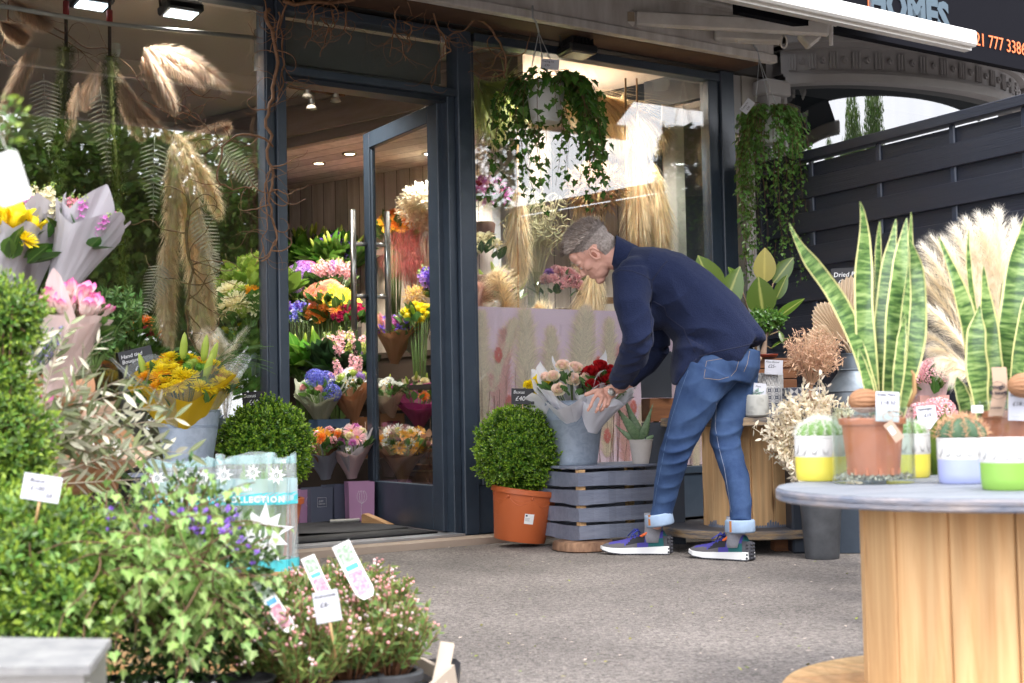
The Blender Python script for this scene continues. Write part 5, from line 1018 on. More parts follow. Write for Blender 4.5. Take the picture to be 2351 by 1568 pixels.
b=MB(); b.tube([(0,0,.08),(-.03,0,.16),(-.05,.02,.3)],.0012,5); b.build('string',WHITE,r)
card('small white price card for the tall box bush, £100 and 50',W(90,1150,2.85),.075,.052,[('Buxus',-.025,.036,.012),('£100',-.022,.020,.014),('50',.010,.008,.013)],rz=.1,roll=.18,stick=.05)
# ---- grey wrapped bouquets
g1='bouquets in grey paper at top left'
bouquet('grey paper bouquet of magenta and pink stocks, rightmost of the three grey ones',W(118,700,4.2),GREYP,.30,.105,[('spike','magenta',8,.10),('spike','pink',3,.09)],tilt=(.05,.42,.3),seed=3,nleaf=24,group=g1,z_f=.80,peaks=3,amp=.2,dh=.03,fR=.6)
bouquet('grey paper bouquet of cream stocks, between the magenta one and the yellow tulips',W(50,700,4.3),GREYP,.30,.095,[('spike','cream',9,.11),('spike','magenta',3,.09)],tilt=(.05,.16,.5),seed=8,nleaf=24,group=g1,z_f=.84,peaks=3,amp=.2,dh=.03,fR=.7)
bouquet('grey paper bouquet of bright yellow tulips at the left edge',W(-15,715,4.1),GREYP,.25,.10,[('tulip','yellow',12,.06),('mum','yellow',4,.045)],tilt=(.05,.12,1.2),seed=12,nleaf=40,group=g1,leafm=GRNB,z_f=.86,peaks=3,amp=.2,dh=.04,fR=.85,lsize=.10)
bt=bouquet('blush paper bouquet of pink edged white tulips above the olive branches',W(125,905,3.8),BLUSH,.235,.095,[('tulip','palepink',13,.052)],tilt=(.10,.22,.4),seed=21,nleaf=34,leafm=GRNB,z_f=.86,dh=.045,peaks=2,amp=.30,lsize=.08,fR=.75)
def spikes(name,label,cat,loc,n,L,spread,fl,fm,stemm=STEMG,rs=0,lean=(0,0),npts=26,sz=.008,fz=.45,group=None):
    rt=root(name,label,cat,loc,group=group); rr=random.Random(rs); s=MB(); P=[];Dv=[]
    for i in range(n):
        a=rr.uniform(0,6.28); q=rr.uniform(0,1)**.6*spread; tip=Vector((q*math.cos(a)+lean[0],q*math.sin(a)*.7+lean[1],L*rr.uniform(.75,1.05))); mid=tip*.5+Vector((0,0,L*.12)); c=curve3((0,0,0),mid,tip,8); s.tube(c,[.0016]*8,4)
        for j in range(npts): t=fz+(1-fz)*j/npts; p=c[int(t*7)].lerp(c[min(7,int(t*7)+1)],t*7%1); P.append(p[:]); Dv.append(rdir(1)[0]*.9+np.array([0,0,.6]))
    b=MB(); b.inst(fl,P,basis(np.array(Dv),rdir(len(P))),sz*rnd(.7,1.3,len(P))); b.build('foliage',fm,rt); s.build('stems',stemm,rt); return rt
spikes('lavender_bunch','bunch of dried lavender beside the blush tulip paper','lavender',W(60,900,3.7),34,.16,.06,TS,fmat('petal_lavender',(.22,.19,.38),(.35,.30,.5)),rs=3,lean=(.055,0))
spikes('rosemary_plant','bushy green rosemary behind the pink tulips','rosemary',W(215,860,4.5),60,.26,.14,TSN,ROSM,rs=5,lean=(.02,0),npts=70,sz=.024,fz=.25,stemm=STEMG)
bouquet('kraft paper cone bouquet behind the olive leaves, upper one',W(110,1120,4.1),KRAFT,.27,.10,[('tulip','palepink',4,.045)],tilt=(.1,.15,0),seed=31,nleaf=12,peaks=2,amp=.3)
bouquet('crumpled kraft paper bouquet lying low under the olive branches',W(95,1135,3.9),KRAFT,.25,.11,[('daisy','white',4,.03)],tilt=(.2,.95,0),seed=33,nleaf=10,peaks=3,amp=.3,mt2=KRAFTP)
# ---- olive
ol=root('olive_tree','young olive tree with long pale grey green leaves over kraft paper','olive tree',(W(60,1180,3.5).x,3.5,0)); s=MB(); P=[];Dv=[];rr=random.Random(4)
ends=[(95,760),(130,800),(160,745),(235,775),(205,850),(285,870),(330,890),(365,925),(400,960),(350,980),(430,1040),(395,1065),(330,1060),(300,1010),(250,1000),(230,1050),(170,1010),(150,930),(280,940),(200,960),(120,1060),(60,860),(330,1100),(370,1010)]
for i,(ex,ey) in enumerate(ends):
    st_=W(50+rr.uniform(-20,40),1060+rr.uniform(-60,60),3.5); en=W(ex,ey,3.5+rr.uniform(-.12,.2)); mid=(st_+en)/2+Vector((rr.uniform(-.02,.02),0,rr.uniform(.0,.06))); c=curve3(st_,mid,en,14); s.tube(c,[.0035*(1-.06*j) for j in range(14)],5)
    for j in range(3,14):
        for sd in (-1,1):
            d=(c[min(13,j+1)]-c[j-1]).normalized(); sv=d.cross(Vector((rr.gauss(0,.5),-1,rr.gauss(0,.5)))).normalized()*sd
            if rr.random()<.92: P.append(c[j][:]); Dv.append((d*.8+sv*rr.uniform(.5,1.1)+Vector((0,rr.gauss(0,.4),rr.gauss(0,.2))))[:])
P=np.array(P);Dv=np.array(Dv); k=RNG.random(len(P))<.42; TO=T_leaf(.115,.02,.06,3)
b=MB(); b.inst(TO,P[~k],basis(Dv[~k],rdir((~k).sum())+np.array([0,-.6,.4])),rnd(.036,.062,(~k).sum()),0); b.inst(TO,P[k],basis(Dv[k],rdir(k.sum())+np.array([0,-.6,.4])),rnd(.036,.062,k.sum()),1); b.build('leaves',[OLIVE,OLIVEP],ol,wc=True); s.tube([Vector((W(60,1180,3.5).x,3.5,0)),W(60,1150,3.5)],.009,7); s.build('branches',mat('olive_bark',(.33,.27,.20),.8),ol,wc=True)
# ---- ivy
iv=root('ivy_plant','big pale green trailing ivy plant in front of the wooden crates','ivy',(W(400,1450,3.1).x,3.1,0)); rr=random.Random(9); ss=[]
for i in range(330):
    px=rr.uniform(215,505); top=1232+abs(px-400)*.25+max(0,px-430)*1.1+rr.uniform(-10,120); ss.append((W(px,top,rr.uniform(2.85,3.35)),(rr.gauss(0,.6),rr.gauss(-.2,.4),rr.uniform(-.2,.6)),rr.uniform(.08,.28)))
for i in range(8): ss.append((W(rr.uniform(395,440),1190,3.1),(rr.gauss(.0,.3),0,1.5),rr.uniform(.08,.13)))
ivy_strands(iv,[(Vector(p)-iv.location,d,l) for p,d,l in ss],IVYP,.031,T=TI,step=.019,curl=.3,grav=.5,rs=2)
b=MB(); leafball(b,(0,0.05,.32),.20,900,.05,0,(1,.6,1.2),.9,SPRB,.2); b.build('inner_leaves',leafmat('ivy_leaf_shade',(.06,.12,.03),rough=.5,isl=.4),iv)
b=MB(); 
for i in range(3): b.lathe([(.06,0),(.075,.12),(.08,.12),(.07,.11),(0,.10)],20,c=(-.12+i*.13,.0,.02))
b.build('pot',BLACK,iv)
v=root('variegated_ivy','small variegated cream edged ivy behind the large box bush','ivy',W(270,1215,3.9)); ivy_strands(v,[((rnd(-.07,.07),rnd(-.05,.05),.01),(rnd(-1,1),rnd(-1,1),1.4),rnd(.05,.13)) for i in range(40)],IVYV,.026,T=TI,step=.02,grav=.4,rs=6); b=MB(); b.lathe([(.05,-.1),(.065,.0),(.06,0),(0,-.01)],20); b.build('pot',BLACK,v)
cp=root('campanula_plant','trailing plant with small violet bell flowers among the pale ivy','flowering plant',W(455,1290,3.25)); b=MB(); P=[]; s=MB()
for px,py,n in ((470,1195,13),(500,1215,12),(515,1185,8),(545,1235,9),(560,1290,6),(265,1180,5),(235,1215,4),(350,1195,6),(400,1190,5),(440,1230,8),(408,1335,2),(475,1350,1)):
    for i in range(n): p=W(px+rnd(-34,34),py+rnd(-26,26),rnd(2.9,3.1)); P.append((p-cp.location)[:]); s.tube([(0,0,0),(p-cp.location)*.5+Vector((0,0,.03)),p-cp.location],.0012,4)
P=np.array(P)
for q in range(5):
    ph=q/5*2*PI; base=rdir(len(P))*.5+np.array([0,-.4,.6]); R=basis(base,np.array([.3,1,.1])); loc=np.array([math.cos(ph)*.7,.7,math.sin(ph)*.7]); d=np.einsum('nij,j->ni',R,loc); RNG_=0; 
    b.inst(P_F,P,basis(d,base+.01),np.full(len(P),.0095))
b.build('violet_flowers',fmat('petal_campanula',(.27,.12,.62),(.40,.22,.72)),cp); s.build('stems',STEMG,cp)
# ---- crate of bulbs, crate slats
def crate(label,loc,rz,L,Wd,H,ns,mt,sh,gap=.35,name='wooden_crate',posts=WOOD,top=False,th=.012,group=None,seed=0,warp=0.):
    r=root(name,label,'crate',loc,rz,group); rr=random.Random(seed); hh=H/ns
    def side(fn,nm,ln):
        for i in range(ns):
            b=MB(); z=i*hh+hh*.02; h=hh*(1-gap); k=16
            def f2(u,v,face):
                w_=warp*(math.sin(u*5+i*2.1)*.5+ (rr.random()-.5)*.12); return None
            n=14; ed=[(rr.uniform(-1,1)*warp*.3+warp*math.sin(j*.45+i*2.3)*.6) for j in range(n+1)]
            for j in range(n):
                u0,u1=j/n*ln-ln/2,(j+1)/n*ln-ln/2; z0a,z0b=z+ed[j]*hh*.3,z+ed[j+1]*hh*.3; z1a,z1b=z+h-ed[-j-1]*hh*.12,z+h-ed[-j-2 if j<n else 0]*hh*.12
                pts=[]
                for (u,za,zb) in ((u0,z0a,z1a),(u1,z0b,z1b)):
                    for o in (0,th): pts+= [fn(u,o,za),fn(u,o,zb)]
                f=[(0,1,5,4),(2,6,7,3),(1,3,7,5),(0,4,6,2)]+([(0,2,3,1)] if j==0 else [])+([(4,5,7,6)] if j==n-1 else [])
                b.add(pts,f)
            b.build('slat',mt,r,smooth=False)
    side(lambda u,o,z:(u,-Wd/2-o,z),'f',L+th*2); side(lambda u,o,z:(-u,Wd/2+o,z),'b',L+th*2); side(lambda u,o,z:(L/2+o,u,z),'r',Wd-.001); side(lambda u,o,z:(-L/2-o,-u,z),'l',Wd-.001)
    b=MB()
    for sx in (-1,1):
        for sy in (-1,1): b.box((sx*(L/2-.02),sy*(Wd/2-.02),H/2),(.036,.036,H-.004))
    b.build('corner_post',posts,r,smooth=False)
    if top:
        nb_=max(2,round(Wd/.09))
        for i in range(nb_): b=MB(); b.box((0,-Wd/2+(i+.5)*Wd/nb_,H+.007),(L+th*2+.006,Wd/nb_-.004,.014),bev=.003); b.build('top_board',mt,r,smooth=False)
    else: b=MB(); b.box((0,0,.01),(L-.01,Wd-.01,.01)); b.build('crate_floor',mt,r,smooth=False)
    return r
PCR=mat('crate_pine',(.55,.36,.18),.65,col2=(.42,.25,.11),noise=4,amt=1.2,stretch=(1.3,9,9),bump=.3,bscale=30)
cL=W(560,1300,4.25); cL.z=0
crate('pine slatted crate holding the clear flower bags',(cL.x-.05,4.38,.0),-.25,.44,.30,.235,3,PCR,0,gap=.3,seed=3,warp=.05)
crate('low pine crate half hidden behind the pale ivy',(W(400,1420,3.7).x,3.75,.0),.1,.5,.2,.16,2,PCR,0,gap=.3,seed=4,warp=.05)
# ---- printed bags
TEAL=mat('bag_teal_print',(.10,.60,.66),.35,transl=.3); BAGW=mat('bag_white_print',(.85,.87,.88),.4,transl=.3)
def bag(label,loc,w,h,d,seed,rz=0):
    r=root('clear_flower_bag',label,'bag',loc,rz,group='clear printed flower bags'); rr=random.Random(seed)
    def outl(u,v): # u around
        t=u*2*PI; c_,s_=math.cos(t),math.sin(t); e=.6; x=w/2*math.copysign(abs(c_)**e,c_); y=d/2*math.copysign(abs(s_)**e,s_)*(1-.35*v); x*=(.97+.03*v); q=.006*math.sin(9*t+seed)+.004*math.sin(17*t+3*v); return Vector((x+q,y+q,h*v+(.008*math.sin(4*t+seed)+.004*math.sin(9*t))*(v>.97)))
    b=MB(); b.grid(outl,72,14,0,True); b.build('film',CELLO,r)
    def wrapb(z0,z1,mt,nm,g=1.012,u0=0,u1=1,n=72):
        b=MB(); 
        def fn(u,v): p=outl(u0+(u1-u0)*u,z0+(z1-z0)*v); return Vector((p.x*g,p.y*g,p.z))
        b.grid(fn,n,3); b.build(nm,mt,r)
    wrapb(.60,.80,glassmat('bag_teal_film',(.35,.82,.88),1.4,.03,.2,cloud=.35),'teal_band_pale'); wrapb(.575,.68,TEAL,'teal_band'); wrapb(.0,.10,TEAL,'teal_base'); wrapb(.93,1.,glassmat('bag_top_film',(.6,.9,.92),1.4,.03,.2,cloud=.2),'teal_top')
    fr=lambda x,z,o=.004:(x,-d/2-o,z)
    RX=Matrix.Rotation(PI/2,3,'X'); writing('COLLECTION',h*.075,BAGW,r,(-w*.34,-d/2-.006,h*.60),RX,0,bold=.0006,space=1.25); writing('Allium',h*.06,BAGW,r,(-w*.2,-d/2-.004,h*.70),RX,.3)
    def star(cx,cz,R,n,inner,off=.006):
        b=MB(); pts=[]
        for i in range(2*n):
            a=PI*i/n+.1; q=R*(1 if i%2==0 else inner)*(1.12 if i%4==0 else .95); pts.append((cx+q*math.sin(a),cz+q*math.cos(a)))
        m_=len(pts); ring_=[(cx+R*.30*math.sin(PI*i/n+.1),cz+R*.33*math.cos(PI*i/n+.1)) for i in range(m_)]
        b.add([(x,-d/2-off,z) for x,z in pts]+[(x,-d/2-off,z) for x,z in ring_],[(i,(i+1)%m_,m_+(i+1)%m_,m_+i) for i in range(m_)])
        b.tube([(cx-.10*R,-d/2-off,cz+.12*R),(cx-.14*R,-d/2-off,cz-.12*R),(cx,-d/2-off,cz-.22*R),(cx+.10*R,-d/2-off,cz-.05*R),(cx+.1*R,-d/2-off,cz+.25*R)],R*.045,6); b.build('sun_emblem',BAGW,r,smooth=False)
    star(.040,h*.33,h*.25,10,.62); star(-w*.33,h*.84,h*.08,9,.6); star(w*.36,h*.83,h*.08,9,.6); star(w*.05,h*.86,h*.07,9,.6)
    b=MB(); n=46; P=np.stack([rnd(-w*.30,w*.30,n),rnd(-d*.25,d*.25,n),rnd(0,h*.15,n)],1); dv=np.stack([rnd(-.12,.12,n),rnd(-.1,.1,n),np.ones(n)],1); b.inst(T_leaf(.045,.01,.03,4),P,basis(dv,rdir(n)*.3+np.array([0,-1,0])),rnd(h*.5,h*.85,n)); b.build('green_leaves',leafmat('bulb_leaf',(.20,.36,.06),rough=.4,isl=.3,transl=.3),r)
    b=MB(); b.box((0,0,.02),(w*.8,d*.7,.03)); b.build('soil',SOIL,r,smooth=False); return r
bag('front clear flower bag with teal band and white sun emblem, over the crate edge',W(590,1308,4.15),.225,.33,.12,1,rz=-.12)
bag('rear clear flower bag with teal band, left of the front bag by the zinc bucket',W(418,1300,4.45),.20,.33,.10,5,rz=.1)
# ---- andromeda pots
rr=random.Random(5); gA='pots of pink flowering andromeda'
def andromeda(label,loc,R,H,rs):
    r=root('andromeda_plant',label,'flowering plant',loc,group=gA); pot(r,.055,.072,.10,DARKG); rr=random.Random(rs); s=MB(); P=[];Dv=[];Pf=[];
    for i in range(85):
        a=rr.uniform(0,6.28); q=math.sqrt(rr.random())*R; tip=Vector((q*math.cos(a),q*math.sin(a),.10+H*(1-.45*(q/R)**2)*rr.uniform(.7,1.08))); c=curve3((q*.3*math.cos(a),q*.3*math.sin(a),.08),(tip.x*.7,tip.y*.7,tip.z*.5+.05),tip,7); s.tube(c,.0012,4)
        for j in range(22):
            t=.25+.75*j/22; p=c[int(t*6)].lerp(c[min(6,int(t*6)+1)],t*6%1); P.append(p[:]); Dv.append(rdir(1)[0]*.8+np.array([math.cos(a)*.3,math.sin(a)*.3,.75]))
        if rr.random()<.62:
            for j in range(rr.randint(2,5)): Pf.append((tip+Vector((rr.gauss(0,.008),rr.gauss(0,.008),rr.gauss(.0,.006))))[:])
    b=MB(); b.inst(T_leaf(.12,.02,.04,2),P,basis(np.array(Dv),rdir(len(P))+np.array([0,0,.8])),rnd(.018,.036,len(P))); b.build('foliage',ANDL,r); s.build('stems',mat('red_stem',(.22,.10,.05),.7) if 'red_stem' not in bpy.data.materials else bpy.data.materials['red_stem'],r)
    b=MB(); e=MB(); ell(e,(0,0,0),(.5,.7,.5),n=7,k=5); T=(e.V[0],[tuple(f) for a in e.F[4] for f in a],e.L[0]); n=len(Pf); mi=RNG.random(n); Pf=np.array(Pf)
    for m_,k in ((0,mi<.7),(1,mi>=.7)): b.inst(T,Pf[k],basis(rdir(k.sum()),rdir(k.sum())),rnd(.004,.008,k.sum()),m_)
    b.build('pink_bells',[PINKB,PINKW],r); return r
for lab,px,py,d,R,H in (('back left andromeda pot, beside the crate and ivy',665,1500,3.95,.10,.15),('back andromeda pot below the middle plant label',760,1465,4.15,.11,.15),('back right andromeda pot under the tallest plant label',850,1455,4.2,.10,.14),
    ('front left andromeda pot with its dark pot showing at the bottom edge',700,1600,3.55,.11,.15),('middle andromeda pot right below the small price card',800,1570,3.7,.115,.15),('rightmost andromeda pot next to the white crate corner',890,1560,3.75,.10,.16),('leftmost andromeda pot half under the pale ivy',620,1590,3.6,.09,.12)):
    p=W(px,py,d*.90); andromeda(lab,(p.x,p.y,.0 if d<3.9 else .05),R*1.25,H*(1.25 if d<3.9 else 1.15),int(px))
PL1=mat('label_photo_green',(.12,.22,.12),.5,col2=(.42,.48,.42),noise=120,amt=1.6); PL2=mat('label_photo_pink',(.42,.10,.20),.5,col2=(.52,.36,.38),noise=160,amt=1.8); PL3=mat('label_blue',(.05,.30,.62),.5)
def plabel(label,p0,p1,w,d):
    a=W(*p0,d); c=W(*p1,d-.03); L=(a-c).length; r=root('plant_label',label,'plant label',c,group='long white plant labels'); z=(a-c).normalized(); x=Vector((.96,.25,0)); x=(x-z*x.dot(z)).normalized(); y=z.cross(x); r.rotation_euler=Matrix((x,y,z)).transposed().to_euler()
    b=MB(); b.grid(lambda u,v:((u-.5)*w*(1 if v>.1 else .5+5*v),.02*math.sin(PI*v)*L*2,v*L),4,14); b.build('label_face',WHITE,r)
    def pa(z0,z1,m,nm,ww=.82): b=MB(); b.grid(lambda u,v:((u-.5)*w*ww,.02*math.sin(PI*(z0+(z1-z0)*v))*L*2-.0012,(z0+(z1-z0)*v)*L),3,8); b.build(nm,m,r)
    pa(.08,.50,PL2,'printed_picture'); pa(.66,.95,PL1,'printed_picture'); pa(.53,.62,PL3,'blue_panel',.7)
plabel('long plant label leaning left, nearest the ivy',(592,1330),(668,1448),.032,3.15); plabel('shortest plant label, standing behind the price card',(706,1278),(752,1375),.034,3.35); plabel('tallest plant label, standing furthest right',(782,1248),(846,1372),.044,3.3)
card('white andromeda price card reading £6, among the pink flowering pots',W(757,1428,3.12),.055,.068,[('Andromeda',-.025,.055,.0098),('£6-',-.016,.034,.017)],rz=.15,roll=-.15,stick=.08)
# tray and pale crate corner
r=root('plant_tray','dark plastic tray under the right hand andromeda pots','tray',G(880,1590,.0)); b=MB(); b.box((0.02,.0,.03),(.34,.34,.05),bev=.012); b.build('tray_body',BLACK,r,smooth=False)
r=root('pale_crate','weathered pale crate corner with a raised post at bottom centre','crate',G(985,1600,0)); pw=mat('weathered_pale_wood',(.52,.44,.36),.75,col2=(.40,.33,.26),noise=6,stretch=(1,1,.3)); b=MB(); a=G(985,1600,0)
b.bar(W(1005,1590,3.35)-a,W(1026,1482,3.45)-a,.036,.030,0,up=(0,1,0),bev=.002); b.build('corner_post',pw,r,smooth=False); b=MB(); b.bar(W(960,1520,3.5)-a,W(1008,1545,3.42)-a,.012,.03); b.build('slat',pw,r,smooth=False); b=MB(); b.bar(W(1042,1548,3.4)-a,W(985,1600,3.3)-a,.012,.05); b.build('slat',pw,r,smooth=False)
# ---- yellow bouquet in zinc bucket
def bucket(label,loc,r0,r1,h,mt,tilt=(0,0,0),name='zinc_bucket',bands=True,group=None,ears=True):
    r=root(name,label,'bucket',loc,group=group); r.rotation_euler=tilt; b=MB(); f=lambda t:r0+(r1-r0)*t
    pr=[(r0*.97,0),(r0,.006),(r0*1.01,.02)]
    for t in ((.70,.72,.74) if bands else ()): pr+=[(f(t),h*t),(f(t)+.003,h*(t+.006)),(f(t+.012),h*(t+.012))]
    pr+=[(f(.985),h*.975),(r1+.005,h*.985),(r1+.006,h),(r1,h*1.003),(r1-.004,h*.99),(f(.6)-.004,h*.6),(0,h*.55)]; b.lathe(pr,56); b.build('bucket_body',mt,r,auto=50)
    if ears:
        for s_ in (-1,1): b=MB(); b.tube([(s_*(r1+.004),-.02,h*.86),(s_*(r1+.012),-.015,h*.90),(s_*(r1+.012),.015,h*.90),(s_*(r1+.004),.02,h*.86)],.003,6); b.build('handle_lug',mt,r)
    return r
pb=W(432,942,6.5); zb_=pb.z-.27
bucket('zinc bucket holding the yellow bouquet, by the left window',(pb.x,6.5,zb_),.105,.145,.27,GALV)
r=root('display_box','dark box under the zinc bucket of yellow flowers','box',(pb.x,6.5,0)); b=MB(); b.box((0,0,zb_/2-.001),(.42,.34,zb_-.003),bev=.004); b.build('box_body',NAVYD,r,smooth=False); b=MB(); b.box((0,0,zb_-.014),(.46,.38,.02),bev=.003); b.build('box_top',BLUEW,r,smooth=False)
yb=bouquet('large bouquet of yellow and orange flowers in yellow paper, in the zinc bucket',(pb.x-.01,6.5,zb_+.12),YELP,.30,.245,[('mum','yellow',26,.046),('mum','gold',4,.045),('gerbera','gold',4,.052),('pom','green',14,.024),('daisy','yellow',14,.034),('gerbera','orange',2,.055),('bud','lime',5,.12),('pom','lime',5,.02)],rb=.07,seed=41,nleaf=70,z_f=.86,dh=.13,layers=1,peaks=4,amp=.25,lsize=.08,fR=.92)
yb.rotation_euler=(.15,0,0)
paper(yb,CELLO,.36,.07,.30,1.3,4,.25,77,name='cellophane',rot=.3)
b=MB()
for i in range(14): a=rnd(-.6,1.2); b.tube(curve3((.1,0,.25),(.2*math.cos(a),-.02,.45),(.22+rnd(.05,.22),rnd(-.05,.05),.30+rnd(.0,.18)),10),.0014,4)
b.build('bear_grass',GRNL,yb)
ch=card('chalkboard sign for hand tied bouquets, £12, behind the yellow bouquet',W(322,862,6.75),.16,.13,[('Hand tied',-.07,.095,.026),('Bouquets',-.07,.070,.026),('£12',-.02,.02,.040)],board=CARDB,ink=CHALK,name='chalk_sign',cat='chalk sign',roll=-.22,printed=False,th=.004)
# ---- buxus ball left (pot hidden)
def boxball(label,c,R,n,loc_pot,potm,tilt,pr=(.12,.165,.27),sticker=False,garland=False):
    r=root('buxus_ball',label,'box ball',loc_pot,group='clipped box balls in pots'); r.rotation_euler=tilt; p=pot(r,pr[0],pr[1],pr[2],potm,.012,.028,True,56)
    Mi=(Matrix.Translation(Vector(loc_pot))@Euler(tilt).to_matrix().to_4x4()).inverted(); cl_=Mi@Vector(c); b=MB(); leafball(b,cl_[:],R,int(n*.8),.036,0,(1,1,1),.20,SPR,.3,.07); leafball(b,cl_[:],R*1.03,70,.045,0,(1,1,1),.05,SPR,.5,.07); leafball(b,cl_[:],R*.8,n//3,.038,0,(1,1,1),.3,SPR,.1,.03); b.build('foliage',BOXL,r); core(r,cl_[:],R)
    return r
bc=W(610,1027,6.72); boxball('clipped box ball left of the shop door beside the printed bags',bc,.215,3600,(bc.x,6.72,.05),TERRA,(0,0,0))
card('slate card reading Buxus £40, above the left box ball',W(585,937,6.72),.112,.078,[('Buxus',-.05,.052,.024),('£40-',-.03,.018,.032)],board=CARDB,ink=CHALK,name='slate_card',stick=.10,printed=False,th=.004,roll=-.05)
# ================================================================ centre: crate, bucket, box ball, aloe
bc=W(1192,1030,7.5); tl=(0.0,.135,0); pbx=W(1195,1246,7.48)
bb=boxball('clipped box ball in a tilted orange pot right of the shop door',bc,.228,4200,(pbx.x-.005,7.5,.03),TERRA,tl,(.135,.168,.275))
b=MB(); pr=(.135,.168,.275)
def onpot(a,z,o=.002): rr_=pr[0]+(pr[1]-pr[0])*(z/.275)+o; return (rr_*math.cos(a),rr_*math.sin(a),z)
for k in range(8):
    a0_=k*PI/4+.25; b.tube([onpot(a0_+PI/4*t/8,.232-.042*math.sin(PI*t/8)) for t in range(9)],.0022,5); b.tube([onpot(a0_+PI/4*t/8,.232-.020*math.sin(PI*t/8)) for t in range(9)],.0018,5); b.tube([onpot(a0_,.242),onpot(a0_,.222,.004)],[.007,.005],8)
for z in (.182,.176): b.tube([onpot(t/40*2*PI,z,.0) for t in range(41)],.0014,4)
b.build('moulded_garland',TERRA,bb)
b=MB(); b.grid(lambda u,v:onpot(-1.5+.32*u+.0*v,.10+.052*v,.0022),6,2); b.build('sticker',WHITE,bb); b=MB(); b.grid(lambda u,v:onpot(-1.47+.06*u,.138+.009*v,.0030),3,1)
for i in range(3): b.grid(lambda u,v:onpot(-1.48+.16*u,.128-.006*i+.0012*v,.0030),4,1)
b.build('sticker_print',INK,bb)
card('slate card reading Buxus £40, above the right box ball',W(1200,928,7.42),.120,.082,[('Buxus',-.05,.055,.024),('£40-',-.04,.018,.034)],board=CARDB,ink=CHALK,name='slate_card',stick=.12,printed=False,th=.004,roll=.04)
cx=Vector((.875,.484,0)); cy=Vector((-.484,.875,0)); corner=G(1331,1243,.05); corner.z=0; CLn,CWd=.62,.46
cc=corner+cx*(CLn/2)+cy*(CWd/2)
crate('blue grey painted slatted crate standing under the rose bucket',(cc.x,cc.y,.052),math.atan2(cx.y,cx.x),CLn-.024,CWd-.024,.355,4,BLUEW,0,gap=.20,top=True,seed=6,warp=.22,posts=WOOD,th=.013,name='painted_crate')
sl=root('log_slice','bark edged log slice under the front corner of painted crate','log slice',(corner.x+.02,corner.y+.06,0)); b=MB(); b.lathe([(.135,0),(.15,.006),(.148,.040),(.142,.048)],48,wob=lambda t,z:1+.05*math.sin(3*t)+.02*math.sin(11*t)+.012*math.sin(31*t+z*200)); b.build('slice',mat('bark',(.30,.17,.10),.85,col2=(.12,.06,.035),noise=18,amt=1.4,stretch=(1,1,.3),bump=1.,bscale=90),sl,auto=50)
bkc=W(1318,1070,7.50); bkr=bucket('large zinc bucket of roses on the painted crate',(bkc.x,7.50,.421),.123,.172,.335,GALV)
bt=.421+.335
g2='rose bouquets in silver grey paper'
bouquet('silver grey paper bouquet of blush cream roses, middle of the bucket',(bkc.x+.0,7.44,bt-.16),SILVP,.27,.19,[('rose','blush',10,.047)],rb=.05,tilt=(.12,-.05,0),seed=51,leafm=GRNL,nleaf=44,z_f=.92,dh=.07,dip=.30,face=.7,peaks=3,amp=.30,group=g2,lsize=.07,fR=.72)
bouquet('silver grey paper bouquet of deep red roses by his hands',(bkc.x+.075,7.42,bt-.16),SILVP,.27,.175,[('rose','red',10,.054)],rb=.05,tilt=(.12,.30,0),seed=54,leafm=GRNL,nleaf=34,z_f=.95,dh=.07,dip=.34,face=.7,peaks=3,amp=.28,group=g2,lsize=.065,fR=.62)
bouquet('silver grey paper bouquet of yellow flowers, left side of the rose bucket',(bkc.x-.06,7.52,bt-.14),SILVP,.25,.12,[('carnation','yellow',8,.034)],rb=.045,tilt=(.1,-.55,0),seed=57,leafm=GRNL,nleaf=22,z_f=.92,dh=.05,dip=.25,face=.6,peaks=3,amp=.30,group=g2,lsize=.06,fR=.6)
bouquet('pale silver paper bouquet with yellow and green blooms, at the bucket back',(bkc.x+.03,7.60,bt-.16),SILVP,.31,.15,[('carnation','yellow',4,.03),('rose','blush',3,.035)],rb=.045,tilt=(-.1,.05,0),seed=59,leafm=GRNL,nleaf=20,z_f=.86,dh=.04,peaks=4,amp=.30,group=g2,lsize=.06,fR=.7)
# aloe
al=root('aloe_plant','spiky aloe in a small pale stone pot on the painted crate','aloe',(W(1475,1070,7.45).x,7.45,.421)); pot(al,.050,.067,.125,mat('stone_pot',(.50,.46,.43),.9,bump=.4,bscale=200,col2=(.43,.39,.36),noise=60),.002,.004)
ALO=mat('aloe_skin',(.070,.135,.060),.45,col2=(.17,.24,.13),noise=70,amt=1.2,isl=.15)
b=MB()
def spearleaf(b,base,mid,tip,w,th,n=14,m=0,teeth=0):
    c=curve3(base,mid,tip,n); 
    for i in range(n): pass
    secs=[]; 
    for i,p in enumerate(c):
        d=(c[min(n-1,i+1)]-c[max(0,i-1)]).normalized(); sd=d.cross(Vector((0,1,.15))).normalized(); nn=sd.cross(d); t=i/(n-1); q=(1-t**1.6)*(.85+.3*math.sin(PI*min(1,t*1.4))) if t<1 else 0; q=max(q,.02); secs.append((p,sd*w*q,nn*th*q))
    base_=b.n; sectube(b,secs,10)
    if teeth:
        for i in range(1,n-1):
            p,a,_=secs[i]
            for s_ in (-1,1): b.add([(p+a*s_*.97)[:],(p+a*s_*.97+(c[i+1]-c[i])*.3)[:],(p+a*s_*1.0+a.normalized()*s_*.004+(c[i+1]-c[i])*.35)[:]],[(0,1,2)])
for tx,ty,mx_,my_,w_ in ((1408,925,1440,970,.020),(1428,898,1450,960,.019),(1500,925,1480,985,.018),(1525,940,1500,985,.017),(1412,975,1435,1000,.014),(1512,992,1495,1005,.012),(1480,985,1478,1000,.020),(1455,960,1462,990,.018)):
    dy=rnd(-.06,.04); B=(0+rnd(-.01,.01),rnd(-.02,.02),.11); tp=W(tx,ty,7.45+dy)-al.location; md=W(mx_,my_,7.42+dy)-al.location; spearleaf(b,B,md,tp,w_*1.35,.007,teeth=1)
